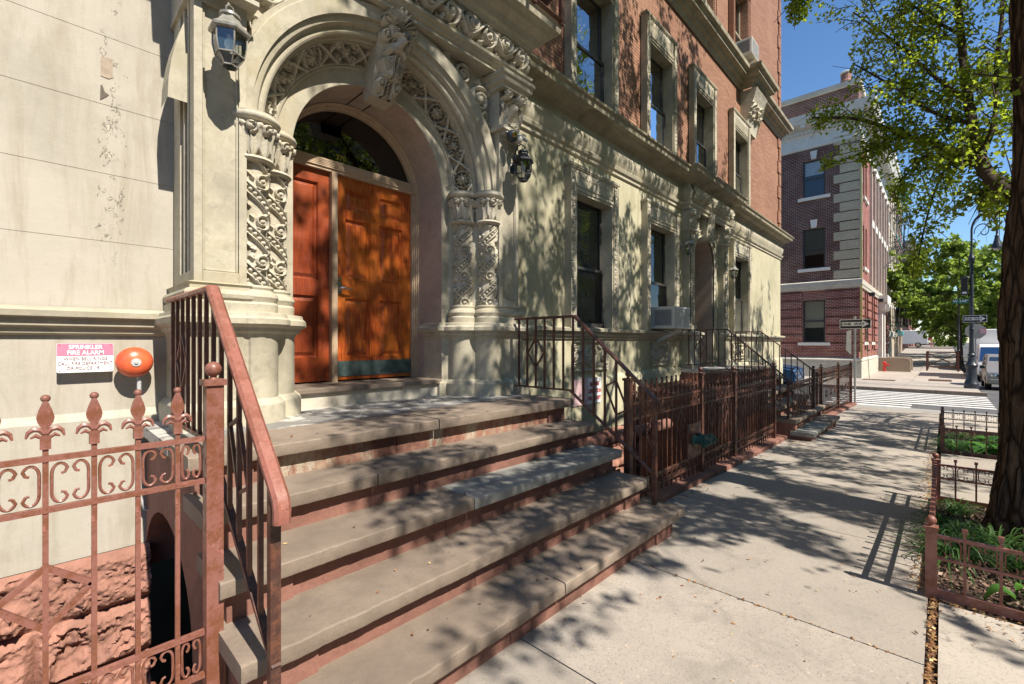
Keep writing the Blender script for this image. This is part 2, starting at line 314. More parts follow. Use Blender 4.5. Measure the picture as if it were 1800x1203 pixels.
# ------------------------------------------------------------ mesh helpers
class MB:
    def __init__(s): s.v = []; s.f = []
    def add(s, vs, fs):
        o = len(s.v); s.v += [tuple(map(float, p)) for p in vs]; s.f += [tuple(i+o for i in f) for f in fs]; return s
    def box(s, x0, x1, y0, y1, z0, z1):
        return s.add([(x0,y0,z0),(x1,y0,z0),(x1,y1,z0),(x0,y1,z0),(x0,y0,z1),(x1,y0,z1),(x1,y1,z1),(x0,y1,z1)],
                     [(0,3,2,1),(4,5,6,7),(0,1,5,4),(1,2,6,5),(2,3,7,6),(3,0,4,7)])
    def prism(s, poly, a0, a1, axis='z'):            # poly in the two other axes, in order (x,y),(x,z) or (y,z)
        n = len(poly)
        def P(p, a): return (p[0], p[1], a) if axis == 'z' else (p[0], a, p[1]) if axis == 'y' else (a, p[0], p[1])
        vs = [P(p, a0) for p in poly]+[P(p, a1) for p in poly]
        fs = [tuple(range(n))[::-1], tuple(range(n, 2*n))]+[(i, (i+1) % n, n+(i+1) % n, n+i) for i in range(n)]
        return s.add(vs, fs)
    def bar(s, p, q, w, h=None, up=(0, 0, 1)):       # rectangular bar
        h = h or w; p = Vector(p); q = Vector(q); d = (q-p).normalized(); u = Vector(up)
        if abs(d.dot(u)) > .99: u = Vector((0, 1, 0))
        a = d.cross(u).normalized(); b = a.cross(d)
        vs = []
        for c in (p, q):
            for i, j in ((-1,-1),(1,-1),(1,1),(-1,1)): vs.append(c+a*(i*w/2)+b*(j*h/2))
        return s.add(vs, [(3,2,1,0),(4,5,6,7),(0,1,5,4),(1,2,6,5),(2,3,7,6),(3,0,4,7)])
    def tube(s, pts, r, n=8, caps=True):
        pts = [Vector(p) for p in pts]; m = len(pts); rs = r if isinstance(r, (list, tuple)) else [r]*m
        vs = []; prev = None
        for i, p in enumerate(pts):
            d = (pts[min(i+1, m-1)]-pts[max(i-1, 0)]).normalized()
            if prev is None:
                u = Vector((0, 0, 1)) if abs(d.z) < .9 else Vector((1, 0, 0)); a = d.cross(u).normalized()
            else:
                a = (prev-d*prev.dot(d)).normalized()
            prev = a; b = d.cross(a)
            for k in range(n):
                t = 2*math.pi*k/n; vs.append(p+a*(math.cos(t)*rs[i])+b*(math.sin(t)*rs[i]))
        fs = []
        for i in range(m-1):
            for k in range(n):
                fs.append((i*n+k, i*n+(k+1) % n, (i+1)*n+(k+1) % n, (i+1)*n+k))
        if caps: fs += [tuple(range(n))[::-1], tuple(range((m-1)*n, m*n))]
        return s.add(vs, fs)
    def lathe(s, prof, c, n=24, axis='z', a0=0, a1=None, sx=1, sy=1):   # prof (r, h)
        full = a1 is None; a1 = 2*math.pi if full else a1; k = n if full else n+1
        vs = []
        for r, h in prof:
            for i in range(k):
                t = a0+(a1-a0)*i/n; x, y = r*math.cos(t)*sx, r*math.sin(t)*sy
                vs.append((c[0]+x, c[1]+y, c[2]+h) if axis == 'z' else (c[0]+x, c[1]+h, c[2]+y) if axis == 'y' else (c[0]+h, c[1]+x, c[2]+y))
        fs = []
        for j in range(len(prof)-1):
            for i in range(n):
                i2 = (i+1) % k; fs.append((j*k+i, j*k+i2, (j+1)*k+i2, (j+1)*k+i))
        if full:
            if prof[0][0] > 1e-4: fs.append(tuple(range(k))[::-1])
            if prof[-1][0] > 1e-4: fs.append(tuple(range((len(prof)-1)*k, len(prof)*k)))
        return s.add(vs, fs)
    def sphere(s, c, r, n=14, sx=1, sy=1, sz=1):
        m = max(6, n//2)
        prof = [(max(1e-5, math.sin(math.pi*i/m)), -math.cos(math.pi*i/m)) for i in range(m+1)]
        vs = []; 
        for a, h in prof:
            for i in range(n):
                t = 2*math.pi*i/n; vs.append((c[0]+r*sx*a*math.cos(t), c[1]+r*sy*a*math.sin(t), c[2]+r*sz*h))
        return s.add(vs, [(j*n+i, j*n+(i+1) % n, (j+1)*n+(i+1) % n, (j+1)*n+i) for j in range(m) for i in range(n)])
    def sweep(s, path, prof, closed=False, cap_top=False, ends=False):   # plan path (x,y), prof (out,z); out is to the right of travel
        P = [Vector((p[0], p[1])) for p in path]; n = len(P); vs = []
        for i in range(n):
            d1 = (P[i]-P[i-1]) if (i or closed) else None
            d2 = (P[(i+1) % n]-P[i]) if (i < n-1 or closed) else None
            N = [Vector((d.y, -d.x)).normalized() for d in (d1, d2) if d is not None and d.length > 1e-6]
            nn = N[0] if len(N) == 1 else (N[0]+N[1])
            if len(N) == 2:
                if nn.length < .2: nn = N[0]
                nn = nn.normalized(); nn = nn/max(.45, nn.dot(N[0]))
            for o, z in prof: vs.append((P[i].x+nn.x*o, P[i].y+nn.y*o, z))
        k = len(prof); fs = []
        for i in range(n if closed else n-1):
            j = (i+1) % n
            for a in range(k-1): fs.append((i*k+a, j*k+a, j*k+a+1, i*k+a+1))
        if cap_top: fs.append(tuple(i*k+k-1 for i in range(n)))
        if ends: fs += [tuple(range(k)), tuple(range((n-1)*k, n*k))[::-1]]
        return s.add(vs, fs)
    def arch(s, prof, cx, cz, n=48, a0=0, a1=math.pi):                   # prof (r, y): swept about an axis along Y
        k = len(prof); vs = []
        for i in range(n+1):
            t = a0+(a1-a0)*i/n
            for r, y in prof: vs.append((cx+r*math.cos(t), y, cz+r*math.sin(t)))
        return s.add(vs, [(i*k+a, i*k+a+1, (i+1)*k+a+1, (i+1)*k+a) for i in range(n) for a in range(k-1)])
    def grid(s, P, mask=None):                                           # P (a,b,3) array
        a, b = P.shape[:2]; o = len(s.v); s.v += [tuple(p) for p in P.reshape(-1, 3).tolist()]
        for i in range(a-1):
            for j in range(b-1):
                if mask is None or mask[i, j]: s.f.append((o+i*b+j, o+(i+1)*b+j, o+(i+1)*b+j+1, o+i*b+j+1))
        return s
    def mirror(s, cx):
        s.v = [(2*cx-x, y, z) for x, y, z in s.v]; s.f = [f[::-1] for f in s.f]; return s
    def shift(s, dx, dy, dz): s.v = [(x+dx, y+dy, z+dz) for x, y, z in s.v]; return s

def root_loc(p):
    l = Vector((0, 0, 0))
    while p is not None: l = l+p.location; p = p.parent
    return l
def part(name, mb, mat, parent=None, label=None, smooth=25, bevel=0, recalc=True):
    l = root_loc(parent)
    me = bpy.data.meshes.new(name)
    me.from_pydata([(x-l.x, y-l.y, z-l.z) for x, y, z in mb.v], [], mb.f)
    if recalc:
        bm = bmesh.new(); bm.from_mesh(me); bmesh.ops.remove_doubles(bm, verts=bm.verts, dist=1e-5)
        bmesh.ops.recalc_face_normals(bm, faces=bm.faces); bm.to_mesh(me); bm.free()
    me.materials.append(M[mat] if isinstance(mat, str) else mat)
    o = bpy.data.objects.new(name, me); C.objects.link(o)
    if parent is not None: o.parent = parent
    if smooth: me.shade_smooth(); me.set_sharp_from_angle(angle=R(smooth))
    if bevel:
        b = o.modifiers.new("bevel", 'BEVEL'); b.width = bevel; b.segments = 2; b.limit_method = 'ANGLE'; b.angle_limit = R(50)
    if label: o['label'] = label
    return o
def tag(o, label, cat, group=None):
    o['label'] = label; o['category'] = cat
    if group: o['group'] = group
    return o
def thing(name, label, cat, loc=(0, 0, 0), group=None):
    o = bpy.data.objects.new(name, None); C.objects.link(o); o.location = loc; o.empty_display_size = .2
    return tag(o, label, cat, group)
def solo(name, mb, mat, label, cat, group=None, **k): return tag(part(name, mb, mat, **k), label, cat, group)
def struct(name, mb, mat, kind='structure', **k):
    o = part(name, mb, mat, **k); o['kind'] = kind; return o
def dup(root, loc, label=None, group=None, rotz=None):
    r = root.copy(); C.objects.link(r); r.location = loc
    if rotz is not None: r.rotation_euler = (0, 0, rotz)
    if label: r['label'] = label
    if group: r['group'] = group
    for ch in list(root.children): dup_child(ch, r)
    return r
def dup_child(ch, r):
    c = ch.copy(); C.objects.link(c); c.parent = r
    for g in list(ch.children): dup_child(g, c)
    return c
def raw_mesh(name, V, F, mat, n=4):                 # fast: equal-size faces from numpy
    me = bpy.data.meshes.new(name); V = np.asarray(V, np.float32); F = np.asarray(F, np.int32)
    me.vertices.add(len(V)); me.vertices.foreach_set("co", V.ravel())
    me.loops.add(F.size); me.loops.foreach_set("vertex_index", F.ravel())
    me.polygons.add(len(F)); me.polygons.foreach_set("loop_start", np.arange(0, F.size, n, dtype=np.int32))
    me.update(calc_edges=True); me.validate(); me.materials.append(M[mat])
    o = bpy.data.objects.new(name, me); C.objects.link(o); return o
def text(s, size, mat, parent, origin, xdir, nrm, name='lettering', align='CENTER', depth=.0015, sx=1.0, bold=0.0, label=None):
    cu = bpy.data.curves.new(name, 'FONT'); cu.body = s; cu.size = size; cu.align_x = align; cu.align_y = 'CENTER'
    cu.extrude = depth; cu.resolution_u = 3; cu.offset = bold
    t = bpy.data.objects.new(name, cu); C.objects.link(t)
    dg = bpy.context.evaluated_depsgraph_get(); me = bpy.data.meshes.new_from_object(t.evaluated_get(dg))
    bpy.data.objects.remove(t)
    x = Vector(xdir).normalized(); z = Vector(nrm).normalized(); y = z.cross(x)
    mat4 = Matrix((x, y, z)).transposed().to_4x4(); mat4.translation = Vector(origin)-root_loc(parent)
    me.transform(Matrix.Diagonal((sx, 1, 1, 1))); me.transform(mat4); me.materials.clear(); me.materials.append(M[mat])
    o = bpy.data.objects.new(name, me); C.objects.link(o); o.parent = parent
    return o

# ------------------------------------------------------------ carved relief as real height
class Rel:
    def __init__(s, L, W, res):
        s.L, s.W = L, W; s.nu, s.nv = max(3, int(L/res)), max(3, int(W/res))
        s.u = np.linspace(0, L, s.nu); s.w = np.linspace(0, W, s.nv); s.H = np.zeros((s.nu, s.nv))
    def _win(s, x0, x1, y0, y1):
        i0, i1 = np.searchsorted(s.u, [x0, x1]); j0, j1 = np.searchsorted(s.w, [y0, y1])
        if i1 <= i0 or j1 <= j0: return None
        U, W = np.meshgrid(s.u[i0:i1], s.w[j0:j1], indexing='ij'); return (slice(i0, i1), slice(j0, j1)), U, W
    def _put(s, sl, h): s.H[sl] = np.maximum(s.H[sl], h)
    def stroke(s, pts, w, h):
        for (ax, ay), (bx, by) in zip(pts[:-1], pts[1:]):
            r = s._win(min(ax, bx)-w, max(ax, bx)+w, min(ay, by)-w, max(ay, by)+w)
            if r is None: continue
            sl, U, W = r; dx, dy = bx-ax, by-ay; l2 = dx*dx+dy*dy+1e-12
            t = np.clip(((U-ax)*dx+(W-ay)*dy)/l2, 0, 1); d = np.hypot(U-ax-t*dx, W-ay-t*dy)
            s._put(sl, h*np.sqrt(np.clip(1-(d/w)**2, 0, 1)))
    def dome(s, cx, cy, r, h, base=0):
        q = s._win(cx-r, cx+r, cy-r, cy+r)
        if q is None: return
        sl, U, W = q; d = np.hypot(U-cx, W-cy)/r; s._put(sl, np.where(d < 1, base+h*np.sqrt(np.clip(1-d*d, 0, 1)), 0))
    def leaf(s, cx, cy, ang, l, w, h):
        q = s._win(cx-l, cx+l, cy-l, cy+l)
        if q is None: return
        sl, U, W = q; c, n = math.cos(ang), math.sin(ang); a = (U-cx)*c+(W-cy)*n; b = -(U-cx)*n+(W-cy)*c
        t = np.clip(a/l, 0, 1); ww = w*np.sin(np.pi*np.clip(t, .0, 1)**.8)+1e-6
        hh = h*np.clip(1-(b/ww)**2, 0, 1)**.5*(.75+.25*np.cos(b/ww*6.3)); s._put(sl, np.where((a > 0) & (a < l), hh, 0))
    def flower(s, cx, cy, r, n, h):
        for k in range(n): s.leaf(cx, cy, 2*math.pi*k/n, r, r*.9/n*2.2, h*.85)
        s.dome(cx, cy, r*.26, h*.5, h*.55)
    def spiral(s, cx, cy, r, turns, a0, d, w, h, n=26):
        pts = []
        for i in range(n+1):
            t = i/n; rr = r*(1-t)**.8; a = a0+d*turns*2*math.pi*t; pts.append((cx+rr*math.cos(a), cy+rr*math.sin(a)))
        s.stroke(pts, w, h); s.dome(cx, cy, w*1.3, h*.4, h*.7)
    def ring(s, cx, cy, r, w, h):
        s.stroke([(cx+r*math.cos(i*math.pi/8), cy+r*math.sin(i*math.pi/8)) for i in range(17)], w, h)
    def gauss(s, cx, cy, rx, ry, h):
        U, W = np.meshgrid(s.u, s.w, indexing='ij'); s.H += h*np.exp(-((U-cx)/rx)**2-((W-cy)/ry)**2)
    def rough(s, a): s.H += rng.normal(0, a, s.H.shape)
    def mb(s, fn, mask=None):
        U, W = np.meshgrid(s.u, s.w, indexing='ij'); return MB().grid(np.stack(fn(U, W, s.H), -1), mask)
    def undercut(s, k=.8, lo=.12):                       # drill the ground deep behind the ornament
        mx = np.percentile(s.H, 98); s.H = s.H+k*mx*(np.clip(s.H/(lo*mx+1e-9), 0, 1)-1)
def scrollwork(r, h, x0, x1, y0, y1, pitch=None):
    q = np.random.default_rng(int(x1*100)); W = y1-y0
    for k in range(int((x1-x0)/W*16)): r.leaf(q.uniform(x0, x1), q.uniform(y0+.05*W, y1-.05*W), q.uniform(0, 6.28), W*q.uniform(.16, .3), W*.055, h*q.uniform(.55, .8))       # running rinceau: alternating spirals with leaves
    W = y1-y0; pitch = pitch or W*.95; n = max(1, round((x1-x0)/pitch)); p = (x1-x0)/n; mid = (y0+y1)/2
    pts = []
    for i in range(n*12+1):
        t = i/12; pts.append((x0+t*p, mid+W*.30*math.sin(math.pi*t)*(1)))
    r.stroke(pts, W*.055, h)
    for k in range(n):
        sg = 1 if k % 2 == 0 else -1; cx = x0+(k+.5)*p; cy = mid-sg*W*.06
        r.spiral(cx, cy, W*.34, 1.5, -math.pi/2*sg, sg, W*.05, h)
        r.flower(cx, cy, W*.14, 6, h)
        for a in (.6, 1.5, 2.5, 3.8, 5.2): r.leaf(cx+.3*W*math.cos(a), cy+.3*W*math.sin(a), a+.5*sg, W*.24, W*.07, h*.9)
        r.leaf(x0+k*p, mid+sg*W*.34, 0.4*sg, W*.3, W*.08, h*.8); r.leaf(x0+k*p, mid-sg*W*.3, -0.5*sg, W*.3, W*.08, h*.8)
def rosette_panel(L, H, depth, res=.008):
    r = Rel(L, H, res)
    fr = min(L, H)*.05
    for a in ((0, 0, L, 0), (0, H, L, H), (0, 0, 0, H), (L, 0, L, H)): r.stroke([(a[0], a[1]), (a[2], a[3])], fr, depth)
    cx, cy = L/2, H/2; k = min(L, H)
    r.ring(cx, cy, k*.34, k*.03, depth); r.flower(cx, cy, k*.28, 8, depth); r.ring(cx, cy, k*.13, k*.025, depth)
    for sx in (-1, 1):
        for sy in (-1, 1):
            r.spiral(cx+sx*(L/2-k*.17), cy+sy*(H/2-k*.17), k*.13, 1.4, .5*sx, sx*sy, k*.025, depth)
            for a in (.2, 1.3, 2.4): r.leaf(cx+sx*L*.25, cy+sy*H*.27, a*sx*sy, k*.16, k*.045, depth)
        if L > H*1.2: r.flower(cx+sx*(L/2-k*.3), cy, k*.16, 6, depth); r.ring(cx+sx*(L/2-k*.3), cy, k*.19, k*.02, depth)
    return r
def guilloche(L, W, h, res=.007):
    r = Rel(L, W, res); n = max(2, round(L/(W*.8))); p = L/n
    for i in range(n): r.ring((i+.5)*p, W/2, W*.27, W*.075, h); r.dome((i+.5)*p, W/2, W*.12, h)
    r.stroke([(0, W*.04), (L, W*.04)], W*.07, h); r.stroke([(0, W*.96), (L, W*.96)], W*.07, h)
    return r
def gz(x):                                               # the pavement falls away down the avenue
    xs = [-40, 3.5, 17.8, 27, 36, 52, 70, 90, 400]; zs = [.05, 0, -.43, -.46, -.72, -.72, -.12, .85, 1.6]
    return float(np.interp(x, xs, zs))

# ------------------------------------------------------------ ground
def sheet(name, mat, x0, x1, y0, y1, dz, xs=None, holes=()):
    X = sorted(set([x0, x1]+[x for x in (3.5, 17.8, 27, 36, 52, 70, 90) if x0 < x < x1]+[h[0] for h in holes]+[h[1] for h in holes]))
    Y = sorted(set([y0, y1]+[h[2] for h in holes]+[h[3] for h in holes])); mb = MB()
    for a, b in zip(X[:-1], X[1:]):
        for c, d in zip(Y[:-1], Y[1:]):
            if any(h[0] <= a and b <= h[1] and h[2] <= c and d <= h[3] for h in holes): continue
            mb.add([(a, c, gz(a)+dz), (b, c, gz(b)+dz), (b, d, gz(b)+dz), (a, d, gz(a)+dz)], [(0, 1, 2, 3)])
    return struct(name, mb, mat, smooth=0)
KERB = -1.3
AREA = [(-6, 17.6, 2.2, 4.6)]
struct('ground', MB().add([(-900, -900, -2.2), (1200, -900, -2.2), (1200, 900, -2.2), (-900, 900, -2.2)], [(0, 1, 2, 3)]), 'asphalt', smooth=0)
sheet('avenue', 'asphalt', -40, 400, -16, 30, -.14, holes=[(-40, 18.3, KERB, 30), (26, 400, KERB, 30)])
# near pavement: slabs with open joints over a bed
sheet('pavement_bed', 'soil', -40, 18.3, KERB, 4.6, -.035, holes=[(-6, 17.6, 2.2, 4.6)])
PITS = [(3.78, 6.42, -1.12, .06), (9.85, 13.1, -1.12, .03)]
mb = MB(); mb2 = MB()
def slab(mb, x0, x1, y0, y1, g=.006):
    x0 += g; x1 -= g; y0 += g; y1 -= g
    mb.add([(x0, y0, gz(x0)), (x1, y0, gz(x1)), (x1, y1, gz(x1)), (x0, y1, gz(x0)), (x0, y0, gz(x0)-.03), (x1, y0, gz(x1)-.03), (x1, y1, gz(x1)-.03), (x0, y1, gz(x0)-.03)],
           [(0, 1, 2, 3), (0, 4, 5, 1), (1, 5, 6, 2), (2, 6, 7, 3), (3, 7, 4, 0)])
for a, b in zip([-8, -4.6, -2.2, .2, 1.75, 2.93, 4.6, 6.3, 8.2, 10.1, 12.0, 13.9, 15.9], [-4.6, -2.2, .2, 1.75, 2.93, 4.6, 6.3, 8.2, 10.1, 12.0, 13.9, 15.9, 17.35]):
    slab(mb, a, b, .06, 2.2, .004)
for a, b in zip([-8, -4, -1.5, .6, 2.05, 6.48, 8.2, 13.15, 15], [-4, -1.5, .6, 2.05, 3.72, 8.2, 9.78, 15, 17.35]):
    slab(mb2, a, b, KERB+.16, .02, .005)
for x0, x1, y0, y1 in PITS: slab(mb2, x0, x1, KERB+.16, y0-.01, .003)
struct('pavement', mb, 'concrete', smooth=0); struct('kerbside_pavement', mb2, 'concrete_pale', smooth=0)
mb = MB()
for a, b in zip(np.arange(-8, 16, 2.), np.arange(-6, 18, 2.)):
    mb.add([(a+.01, KERB, gz(a)), (b-.01, KERB, gz(b)), (b-.01, KERB+.16, gz(b)), (a+.01, KERB+.16, gz(a)), (a+.01, KERB-.02, gz(a)-.2), (b-.01, KERB-.02, gz(b)-.2)], [(0, 1, 2, 3), (0, 4, 5, 1)])
struct('kerb', mb, 'kerb', smooth=0)
sheet('corner_ramp', 'concrete_grey', 17.36, 18.3, KERB, 2.2, -.012); sheet('side_pavement', 'concrete_grey', 17.6, 18.3, 2.2, 30, -.012)
# far corner
mb = MB()
xs = [26.2, 28, 30, 32, 34, 36, 39, 42, 45, 48, 52, 56, 60, 65, 70, 78, 86, 95, 110, 130]
for a, b in zip(xs[:-1], xs[1:]):
    slab(mb, a, b, KERB+.15, 1.3, .012); slab(mb, a, b, 1.3, 3.9, .012)
slab(mb, 26.2, 31, 3.9, 16, .012); slab(mb, 31, 36.1, 3.9, 16, .012)
struct('far_pavement', mb, 'concrete_pale', smooth=0)
sheet('far_pavement_bed', 'soil', 26.1, 400, KERB+.1, 30, -.035)
mb = MB()
for y0, y1 in [(-1.3, .2), (.2, 2.2), (2.2, 5), (5, 16)]: mb.box(26.0, 26.19, y0+.01, y1-.01, gz(26)-.16, gz(26)+.003)
mb.box(26.2, 130, KERB, KERB+.14, gz(40)-1, gz(40)-.99)
struct('far_kerb', mb, 'kerb', smooth=0)
mb = MB(); x = 18.75; k = 0
while x < 25.8:
    y0, y1 = -1.25, 3.0
    if 18 < x < 20.6: y0 = .75
    mb.add([(x, y0, gz(x)-.132), (x+.34, y0, gz(x+.34)-.132), (x+.34, y1+.2*math.sin(k*3), gz(x+.34)-.132), (x, y1+.2*math.sin(k*3), gz(x)-.132)], [(0, 1, 2, 3)]); x += .72; k += 1
struct('crosswalk_stripes', mb, 'roadpaint', smooth=0)
mb = MB(); mb.add([(18.6, -1.2, gz(18.6)-.128), (20.9, -1.2, gz(20.9)-.128), (20.9, .62, gz(20.9)-.128), (18.6, .62, gz(18.6)-.128)], [(0, 1, 2, 3)])
struct('asphalt_patch', mb, M['asphalt'], smooth=0)

# ------------------------------------------------------------ the corner apartment house
YW = 4.0
H1 = thing('apartment_building', 'old corner apartment house, olive cream stucco ground floor with carved doorways below salmon brick floors', 'building', (8, 4.3, 0))
def holed_wall(mb, x0, x1, z0, z1, holes, y, depth):
    X = sorted(set([x0, x1]+[v for h in holes for v in h[:2]])); Z = sorted(set([z0, z1]+[v for h in holes for v in h[2:4]]))
    for a, b in zip(X[:-1], X[1:]):
        for c, d in zip(Z[:-1], Z[1:]):
            if any(h[0] <= a and b <= h[1] and h[2] <= c and d <= h[3] for h in holes): continue
            mb.add([(a, y, c), (b, y, c), (b, y, d), (a, y, d)], [(0, 1, 2, 3)])
    for a, b, c, d in holes:
        mb.add([(a, y, c), (b, y, c), (b, y, d), (a, y, d), (a, y+depth, c), (b, y+depth, c), (b, y+depth, d), (a, y+depth, d)],
               [(0, 4, 7, 3), (1, 2, 6, 5), (3, 7, 6, 2), (0, 1, 5, 4)])
    return mb
GW = [(5.48, 6.52, 1.76, 3.77), (7.81, 8.90, 1.76, 3.77), (12.5, 13.7, 1.76, 3.82)]
UW = [(5.48, 6.52, 5.25, 7.1), (7.80, 8.80, 5.25, 7.1), (9.95, 11.02, 5.25, 7.1), (12.5, 13.62, 5.25, 7.1)]
TW = [(9.95, 11.02, 9.0, 11.2), (12.5, 13.62, 9.0, 11.0)]
W2 = (10.02, 11.2); C2 = 10.61
# left flaking wall: courses cut by fine grooves
prof = [(-.0, .17), (.0, 1.04), (-.03, 1.09), (-.03, 1.60)]
for z in (2.208, 2.654, 3.108, 3.56, 4.0): prof += [(-.03, z-.0018), (-.033, z-.0008), (-.033, z+.0008), (-.03, z+.0018)]
prof += [(-.03, 5.0)]
part('wall', MB().sweep([(-8, YW-.02), (.9, YW-.02)], prof), 'stucco_flaky', H1, smooth=20)
part('belt_course', MB().sweep([(-8, YW), (.8, YW)], [(0, 1.585), (.025, 1.60), (.03, 1.63), (.06, 1.645), (.065, 1.69), (.10, 1.70), (.105, 1.735), (.07, 1.75), (.0, 1.765)]), 'trim', H1)
# a lost flake of stucco
mb = MB(); a = [(.315, 3.29), (.355, 3.285), (.374, 3.30), (.374, 3.42), (.35, 3.425), (.316, 3.415)]
mb.prism(a, YW+.006, YW+.012, 'y'); part('bare_patch', mb, 'granite', H1, label='bare sandy patch where the stucco has fallen off')
mb = MB().prism([(.312, 3.13), (.345, 3.165), (.355, 3.18), (.335, 3.19), (.322, 3.235), (.314, 3.225)], YW+.006, YW+.012, 'y'); part('stucco_chip', mb, 'dirt', H1, label='dark hole where a flake of stucco has lifted', smooth=0)
# right stucco wall with openings
hw = holed_wall(MB(), 3.3, 17.5, .15, 5.0, GW+[(W2[0], W2[1], 1.0, 3.955)], YW, .3)
# arched head of the second doorway
part('wall', hw, 'stucco', H1, smooth=20)
part('wall', MB().add([(17.5, YW, -.8), (17.5, 14, -.8), (17.5, 14, 5.0), (17.5, YW, 5.0)], [(0, 1, 2, 3)]), 'stucco', H1, smooth=0)
holes = [h for h in UW+TW]
part('brick_wall', holed_wall(MB(), -8, 17.5, 5.0, 15, holes, YW+.02, .26), 'brick', H1, smooth=0)
part('brick_wall', MB().add([(17.5, YW+.02, 5.0), (17.5, 14, 5.0), (17.5, 14, 15), (17.5, YW+.02, 15)], [(0, 1, 2, 3)]), 'brick_side', H1, smooth=0)
part('roof', MB().box(-8, 17.49, YW+.03, 14, 14.6, 14.98), 'asphalt', H1, smooth=0)
part('back_wall', MB().box(-8, 17.49, 13.7, 14, -1.5, 14.6).box(-8, -7.9, 4.1, 13.6, -1.5, 14.6), 'brick', H1, smooth=0)
part('room_wall', MB().box(4.5, 17.3, YW+.9, YW+.95, .9, 14.5).box(4.5, 17.3, YW+.32, YW+.9, 4.3, 4.6).box(4.5, 17.3, YW+.32, YW+.9, 8.0, 8.1), 'dark', H1, smooth=0)
q = MB(); z = 5.15; i = 0
while z < 14.5:
    w = .34 if i % 2 else .22
    if not 8.4 < z+.2 < 8.95: q.box(17.52-w, 17.53, YW-.02, YW+.3+.1*(i % 2), z, z+.39)
    z += .42; i += 1
part('quoin', q, 'brick', H1, label='stepped brick quoins up the corner', bevel=.006)
# rock faced base
def fnoise(nu, nv, seed, octs=(4, 8, 16, 32, 64), per=.55):
    g = np.random.default_rng(seed); out = np.zeros((nu, nv)); amp = 1
    for o in octs:
        ku, kv = max(2, min(nu, int(o*max(1, nu/nv)))), max(2, min(nv, o)); r = g.normal(0, 1, (ku+1, kv+1))
        x = np.linspace(0, ku-1e-6, nu); y = np.linspace(0, kv-1e-6, nv); i = x.astype(int); j = y.astype(int)
        fx = (x-i)[:, None]; fy = (y-j)[None]; fx = fx*fx*(3-2*fx); fy = fy*fy*(3-2*fy)
        out += amp*((r[i][:, j]*(1-fx)+r[i+1][:, j]*fx)*(1-fy)+(r[i][:, j+1]*(1-fx)+r[i+1][:, j+1]*fx)*fy); amp *= per
    return out
def rockface(x0, x1, z0, zt, y, seed, res, bl=1.5, ch=.36):
    nu, nv = int((x1-x0)/res), int((zt-z0)/res); U = np.linspace(x0, x1, nu); Z = np.linspace(z0, zt, nv)
    h = fnoise(nu, nv, seed); r2 = np.random.default_rng(seed+5)
    row = np.floor((zt-Z)/ch).astype(int); fz = ((zt-Z)/ch) % 1; off = r2.uniform(0, 1, 60)
    fu = ((U[:, None]/bl+off[row][None]) % 1)
    edge = np.minimum(np.minimum(fz, 1-fz)[None]*ch, np.minimum(fu, 1-fu)*bl)
    e = np.clip(edge/.05, 0, 1); ledge = np.where(fz[None] > .45, .035*np.sin((fz[None]-.45)*5.7), 0)
    h2 = fnoise(nu, nv, seed+9, (6, 12, 24, 48, 96), .62); rg = 1-np.abs(np.tanh(h2*1.2)); out = .035*e**.6+e*(.018*h+.038*rg**2+.016*np.sign(h2)*np.abs(h2)**.4+.006*fnoise(nu, nv, seed+2, (80, 160), .8))+ledge*e*(.6+.5*np.tanh(h)); out = np.maximum(out, 0)
    P = np.stack([np.repeat(U[:, None], nv, 1), y-out, np.repeat(Z[None], nu, 0)], -1); return MB().grid(P)
part('foundation', rockface(-1.5, .56, -1.3, .17, YW-.03, 3, .010), 'brownstone_rock', H1, label='rock faced brownstone foundation blocks', smooth=60)
part('foundation', rockface(3.5, 9.5, -1.4, .17, YW-.03, 11, .022, 1.1), 'brownstone_rock', H1, label='rock faced brownstone foundation blocks behind the fence', smooth=60)
part('foundation', rockface(11.6, 17.5, -1.4, .15, YW-.03, 12, .04, 1.1), 'brownstone_rock', H1, smooth=60)
# belt course and plinth on the right
bp = [(0, 1.585), (.03, 1.60), (.035, 1.63), (.07, 1.65), (.075, 1.70), (.12, 1.71), (.125, 1.75), (.08, 1.765), (.0, 1.775)]
part('belt_course', MB().sweep([(3.72, YW), (9.42, YW)], bp), 'trim', H1)
part('belt_course', MB().sweep([(11.9, YW), (17.5, YW), (17.5, 14)], bp), 'trim', H1)
pp = [(.06, .15), (.06, .95), (.045, .99), (.02, 1.02), (0, 1.03)]
part('plinth', MB().sweep([(3.7, YW), (9.4, YW)], pp), 'stucco', H1); part('plinth', MB().sweep([(11.95, YW), (17.5, YW), (17.5, 14)], pp), 'stucco', H1)
for x0, x1 in [(5.5, 6.5), (8.0, 8.8), (12.6, 13.6)]:
    r = rosette_panel(x1-x0, .44, .03, .011); r.undercut(.8); r.rough(.0006)
    part('carved_panel', r.mb(lambda U, W, Hh: (x0+U, YW-.01-Hh, 1.11+W)), 'carved', H1, label='carved scrollwork panel under a window', smooth=60)
